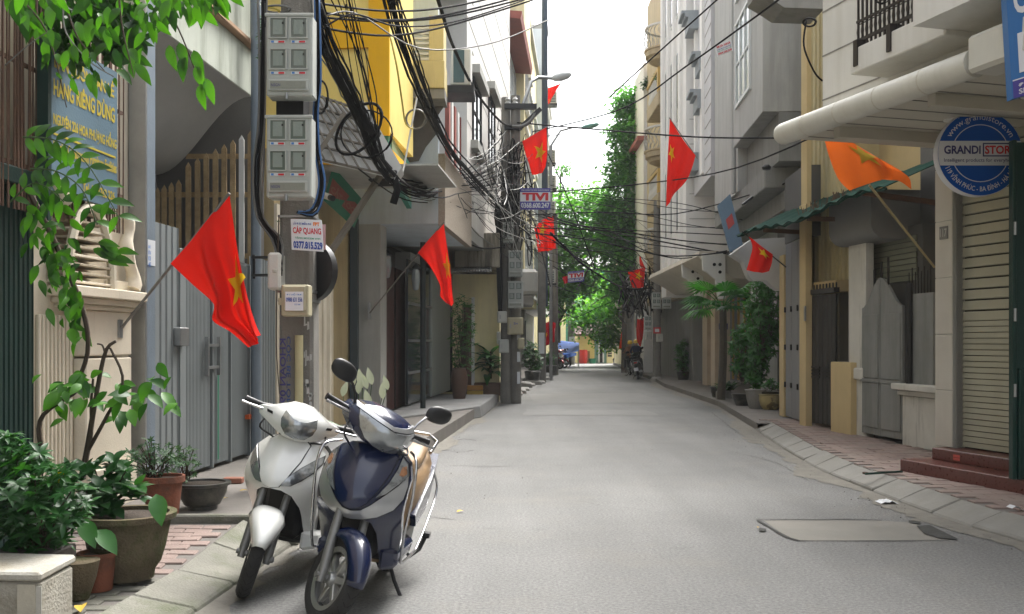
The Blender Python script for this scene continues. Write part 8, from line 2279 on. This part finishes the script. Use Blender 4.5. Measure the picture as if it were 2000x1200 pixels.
def person(lb, loc, rz, pose, shirt, trouser, hat=None, hair=(.012, .01, .009), group=None):
    """pose: dict of joint positions in body space (x forward, y left, z up)"""
    t = thing('person', lb, 'person', (0, 0, 0), group); WLOC[t.name] = V((0, 0, 0))
    J = pose; V_ = []; idx = {}
    rad = dict(pelvis=.135, waist=.12, chest=.145, neck=.055, head=.085, crown=.075)
    for k in ('pelvis', 'waist', 'chest', 'neck', 'head', 'crown'): idx[k] = len(V_); V_.append((*J[k], rad[k]))
    E_ = [(0, 1), (1, 2), (2, 3), (3, 4), (4, 5)]; em = [0, 0, 0, 2, 2]
    for s in ('l', 'r'):
        for k, r in (('shoulder', .065), ('elbow', .048), ('wrist', .035), ('hand', .04)):
            idx[s + k] = len(V_); V_.append((*J[s + k], r))
        E_ += [(2, idx[s + 'shoulder']), (idx[s + 'shoulder'], idx[s + 'elbow']), (idx[s + 'elbow'], idx[s + 'wrist']), (idx[s + 'wrist'], idx[s + 'hand'])]; em += [0, 0, 0, 2]
        for k, r in (('hip', .09), ('knee', .062), ('ankle', .045), ('toe', .042)):
            idx[s + k] = len(V_); V_.append((*J[s + k], r))
        E_ += [(0, idx[s + 'hip']), (idx[s + 'hip'], idx[s + 'knee']), (idx[s + 'knee'], idx[s + 'ankle']), (idx[s + 'ankle'], idx[s + 'toe'])]; em += [1, 1, 1, 3]
    skin_body('body', t, V_, E_, [shirt, trouser, M_SKIN, M_BPLAS], em)
    h = V(J['head']).lerp(V(J['crown']), .6)
    MB().lathe([(.118, -.03), (.122, .02), (.105, .09), (.06, .135), (.0, .145)], 16, (h.x - .005, h.y, h.z)).build('helmet' if hat else 'hair', hat or plain('dark_hair', hair, .6), t, smooth=1)
    t.location = loc; t.rotation_euler = (0, 0, rz); return t
def sym(d):
    o = {}
    for k, v in d.items():
        if k[0] == '*': o['l' + k[1:]] = v; o['r' + k[1:]] = (v[0], -v[1], v[2])
        else: o[k] = v
    return o
SEATED = sym({'pelvis': (0, 0, .86), 'waist': (.01, 0, 1.02), 'chest': (.03, 0, 1.22), 'neck': (.05, 0, 1.36), 'head': (.06, 0, 1.44), 'crown': (.06, 0, 1.54),
              '*shoulder': (.03, .17, 1.28), '*elbow': (.16, .24, 1.08), '*wrist': (.38, .24, 1.06), '*hand': (.45, .24, 1.06),
              '*hip': (.05, .11, .86), '*knee': (.38, .17, .80), '*ankle': (.38, .17, .42), '*toe': (.48, .17, .38)})
ST_DARK = dict(ST_BLUE); ST_DARK.update(paint=paint('black_scooter_paint', (.02, .02, .022)), seat=M_SEATB, body=paint('grey_scooter_body', (.16, .155, .14), 0), inner=M_BPLAS, bars=False, badge=None)
ST_RED = dict(ST_WHITE); ST_RED.update(paint=paint('red_scooter_paint', (.35, .02, .02)), body=paint('red_scooter_paint', (.35, .02, .02)), seat=M_SEATB, mirrors=True)
# ridden scooter, heading away
g = G(1236, 735)
scooter('ridden_scooter', 'dark scooter carrying two yellow-helmeted riders down the lane', V((g.x, g.y + 1.0, 0)), R(94), 0, 0, ST_DARK, 1.0)
M_HELM = paint('yellow_helmet', (.70, .45, .02), 0)
person('rider in a brown jacket and yellow helmet steering the dark scooter', V((g.x - .10, g.y + .15, -.02)), R(94), SEATED, mat('brown_jacket', (.22, .11, .06), .8, .2, 8), plain('dark_trousers', (.02, .02, .025)), M_HELM)
person('passenger in a navy jacket and yellow helmet sitting behind the driver', V((g.x + .12, g.y - .28, .02)), R(92), {**SEATED, **sym({'*wrist': (.3, .16, 1.0), '*hand': (.36, .14, 1.0)})}, mat('navy_jacket', (.015, .02, .055), .8, .2, 8), plain('black_trousers', (.012, .012, .015)), M_HELM)
g = G(1264, 742)
scooter('parked_grey_scooter', 'grey scooter parked with its tail lamp facing back near the wrapped pole', V((g.x - .1, g.y + 1.6, .0)), R(80), R(-8), R(20), ST_DARK, 1.0)
for k, (x, y, yw, lb) in enumerate(((1094, 722, -70, 'red scooter under the edge of the blue tarp, nearer of the pair'), (1103, 719, -60, 'red scooter under the blue tarp, farther of the pair'))):
    scooter('red_scooter', lb, G(x, y), R(yw), R(-8), R(15), ST_RED, 1.0, 'red scooters by the tarp')
# man bending, cyclist
BEND = sym({'pelvis': (0, 0, .92), 'waist': (.10, 0, 1.04), 'chest': (.32, 0, 1.12), 'neck': (.47, 0, 1.10), 'head': (.56, 0, 1.08), 'crown': (.66, 0, 1.06),
            '*shoulder': (.36, .17, 1.10), '*elbow': (.46, .2, .86), '*wrist': (.55, .14, .66), '*hand': (.58, .12, .6),
            '*hip': (.0, .10, .9), '*knee': (.04, .12, .5), '*ankle': (-.02, .12, .1), '*toe': (.12, .12, .04)})
g = G(1114, 717)
person('man in a pale blue shirt bending over the red scooters under the tarp', g, R(170), BEND, mat('pale_blue_shirt', (.45, .52, .62), .8, .1, 8), plain('dark_trousers', (.02, .02, .025)))
g = G(1201, 712)
g = V((P(1201, 0, 67).x, 67, 0))
scooter('far_dark_scooter', 'small dark scooter standing at the end of the lane', V((g.x + .2, 68, 0)), R(160), 0, 0, ST_DARK, 1.0)
person('person in an orange top sitting on the far dark scooter', V((g.x + 1.0, 67.75, -.02)), R(160), SEATED, mat('orange_top', (.55, .15, .08), .8, .1, 8), plain('dark_trousers', (.02, .02, .025)), plain('orange_helmet', (.6, .2, .04)))
# blue tarp
tp = thing('blue_tarp', 'blue tarpaulin canopy stretched over the scooters at the far end', 'tarp', P(1110, 690, 60))
M_TARP = flagmat('blue_tarp_cloth', (.05, .13, .42))
A, B, C_, D = P(1080, 664, 62), P(1131, 670, 64), P(1130, 686, 58), P(1086, 697, 57)
q_ = lambda s, t_: A.lerp(B, s).lerp(D.lerp(C_, s), t_) - V((0, 0, .25 * sin(pi * s) * sin(pi * t_)))
MB().grid(q_, 14, 14).build('sheet', M_TARP, tp, smooth=3, recalc=False, solid=.01)
MB().grid(lambda s, t_: P(1089 + 37 * s, 694 - 5 * s + 10 * t_ * (1 - s * .4), 57.4 + .3 * sin(6 * s) * t_), 10, 4).build('skirt', M_TARP, tp, smooth=3, recalc=False)
for (x, Y, zt) in ((1131, 64, P(1131, 670, 64).z), (1129, 58, P(1130, 686, 58).z), (1086, 57, P(1086, 697, 57).z)):
    c = P(x, 0, Y); MB().tube([(c.x, Y, 0), (c.x, Y, zt)], .025, 6).build('support', M_STEEL, tp)
bl = thing('red_barrel', 'red plastic barrel against the yellow end wall', 'barrel', V((P(1139, 0, 71).x, 71, 0)))
MB().lathe([(0, 0), (.26, 0), (.30, .2), (.31, .7), (.29, .95), (.30, .98), (.26, .98), (.24, .9), (0, .9)], 20, (P(1139, 0, 71).x, 71, 0)).build('body', plain('red_plastic', (.5, .03, .02), .4), bl, smooth=.6)
gb = thing('green_basin', 'small green basin on the ground right of the red barrel', 'basin', V((P(1157, 0, 71).x, 71, 0)))
MB().lathe([(0, 0), (.2, 0), (.3, .35), (.32, .36), (.28, .34), (.18, .03), (0, .03)], 18, (P(1157, 0, 71).x, 71, 0)).build('body', plain('green_plastic', (.03, .22, .12), .4), gb, smooth=.6)
# rubble kerb pieces at the far left
rk = random.Random(8)
for k in range(9):
    g = G(1012 + k * 6 + rk.uniform(-3, 3), 770 - k * 3.6 + rk.uniform(-2, 2))
    o = MB(); w, d, h = rk.uniform(.15, .4), rk.uniform(.15, .35), rk.uniform(.08, .2)
    o.hexa([(g.x - w, g.y - d, -.01), (g.x + w, g.y - d * .8, -.01), (g.x + w * .9, g.y + d, -.01), (g.x - w, g.y + d, -.01), (g.x - w * .9, g.y - d * .9, h), (g.x + w * .8, g.y - d * .7, h * .7), (g.x + w * .8, g.y + d, h), (g.x - w * .8, g.y + d * .9, h * 1.2)])
    ob = o.build('broken_concrete', M_CONC, None, bevel=.02, loc=g); tag(ob, 'broken grey slab piece in the heap beyond the double pole', 'slab', 'broken slabs beyond the double pole')
# litter and fallen leaves
lt = thing('white_litter', 'crumpled white plastic litter at the kerb above the road patch', 'litter', G(1732, 984))
c = G(1732, 984)
lm_ = MB(); lm_.grid(lambda s, t_: c + V(((s - .5) * .17, (t_ - .5) * .16, .012 + .035 * abs(sin(7 * s + 3 * t_)) * (1 - abs(2 * s - 1)))), 8, 8); lm_.build('sheet', M_PAPER, lt, recalc=False)
lt = thing('paper_scrap', 'scrap of printed paper on the pink pavement at the frame edge', 'litter', G(1985, 994, .15))
c = G(1985, 994, .16); MB().grid(lambda s, t_: c + V(((s - .5) * .12, (t_ - .5) * .1, .01 + .02 * sin(5 * s))), 4, 4).build('sheet', M_PAPER, lt, recalc=False)
M_DRY = plain('dry_yellow_leaf', (.45, .30, .04), .7)
ldm, _ = leaf_mesh('leaf', M_DRY, 1, .45, .3, .1)
for k, (x, y, z, s, lb) in enumerate(((892, 1003, 0, .09, 'single yellow leaf lying on the open road'), (468, 962, .21, .08, 'yellow leaf on the pavement in front of the gate'), (445, 975, .21, .05, 'tiny yellow leaf nearest the glazed bowl'), (160, 1186, .09, .16, 'curled dry brown leaf beside the foam box'), (1480, 1034, .0, .05, 'small dead leaf at the corner of the road patch'))):
    o = bpy.data.objects.new('fallen_leaf', ldm); link(o); o.location = G(x, y, z) + V((0, 0, .012)); o.scale = (s,) * 3; o.rotation_euler = (rk.uniform(-.2, .2), -.1, rk.uniform(0, 6)); tag(o, lb, 'leaf', 'fallen leaves')
bk = thing('loose_brick', 'loose red brick lying at the foot of the grey steel gate', 'brick', G(456, 946, .21))
c = G(456, 944, .21); MB().box(c.x - .09, c.x + .09, c.y - .05, c.y + .05, .21, .265).build('brick', mat('red_brick', (.28, .12, .08), .9, .2, 9), bk, bevel=.008)
sr = thing('steel_tube', 'thin dark green metal rod lying on the pink pavement by the granite step', 'rod', G(1720, 924, .15))
MB().tube([G(1690, 926, .16), G(1762, 921, .16)], .012, 6).build('rod', M_DKGREEN, sr)
MB().lathe([(.0, 0), (.03, 0), (.03, .02), (0, .02)], 10, tuple(G(1690, 926, .15))).build('rod_end', M_RUST, sr)
# ================================================================ AIR (light haze along the lane)
mz = bpy.data.materials.new('pale_haze'); mz.use_nodes = True
nz_ = mz.node_tree.nodes; nz_.clear()
ov = nz_.new('ShaderNodeOutputMaterial'); pv_ = nz_.new('ShaderNodeVolumePrincipled')
pv_.inputs['Color'].default_value = (.93, .97, 1.0, 1); pv_.inputs['Density'].default_value = HAZE
mz.node_tree.links.new(pv_.outputs[0], ov.inputs['Volume'])
MB().box(-72, 72, -32, 132, -1.2, 21).build('haze', mz, None, kind='stuff', label='thin pale haze hanging in the lane', cat='haze')
sc.cycles.volume_bounces = 1
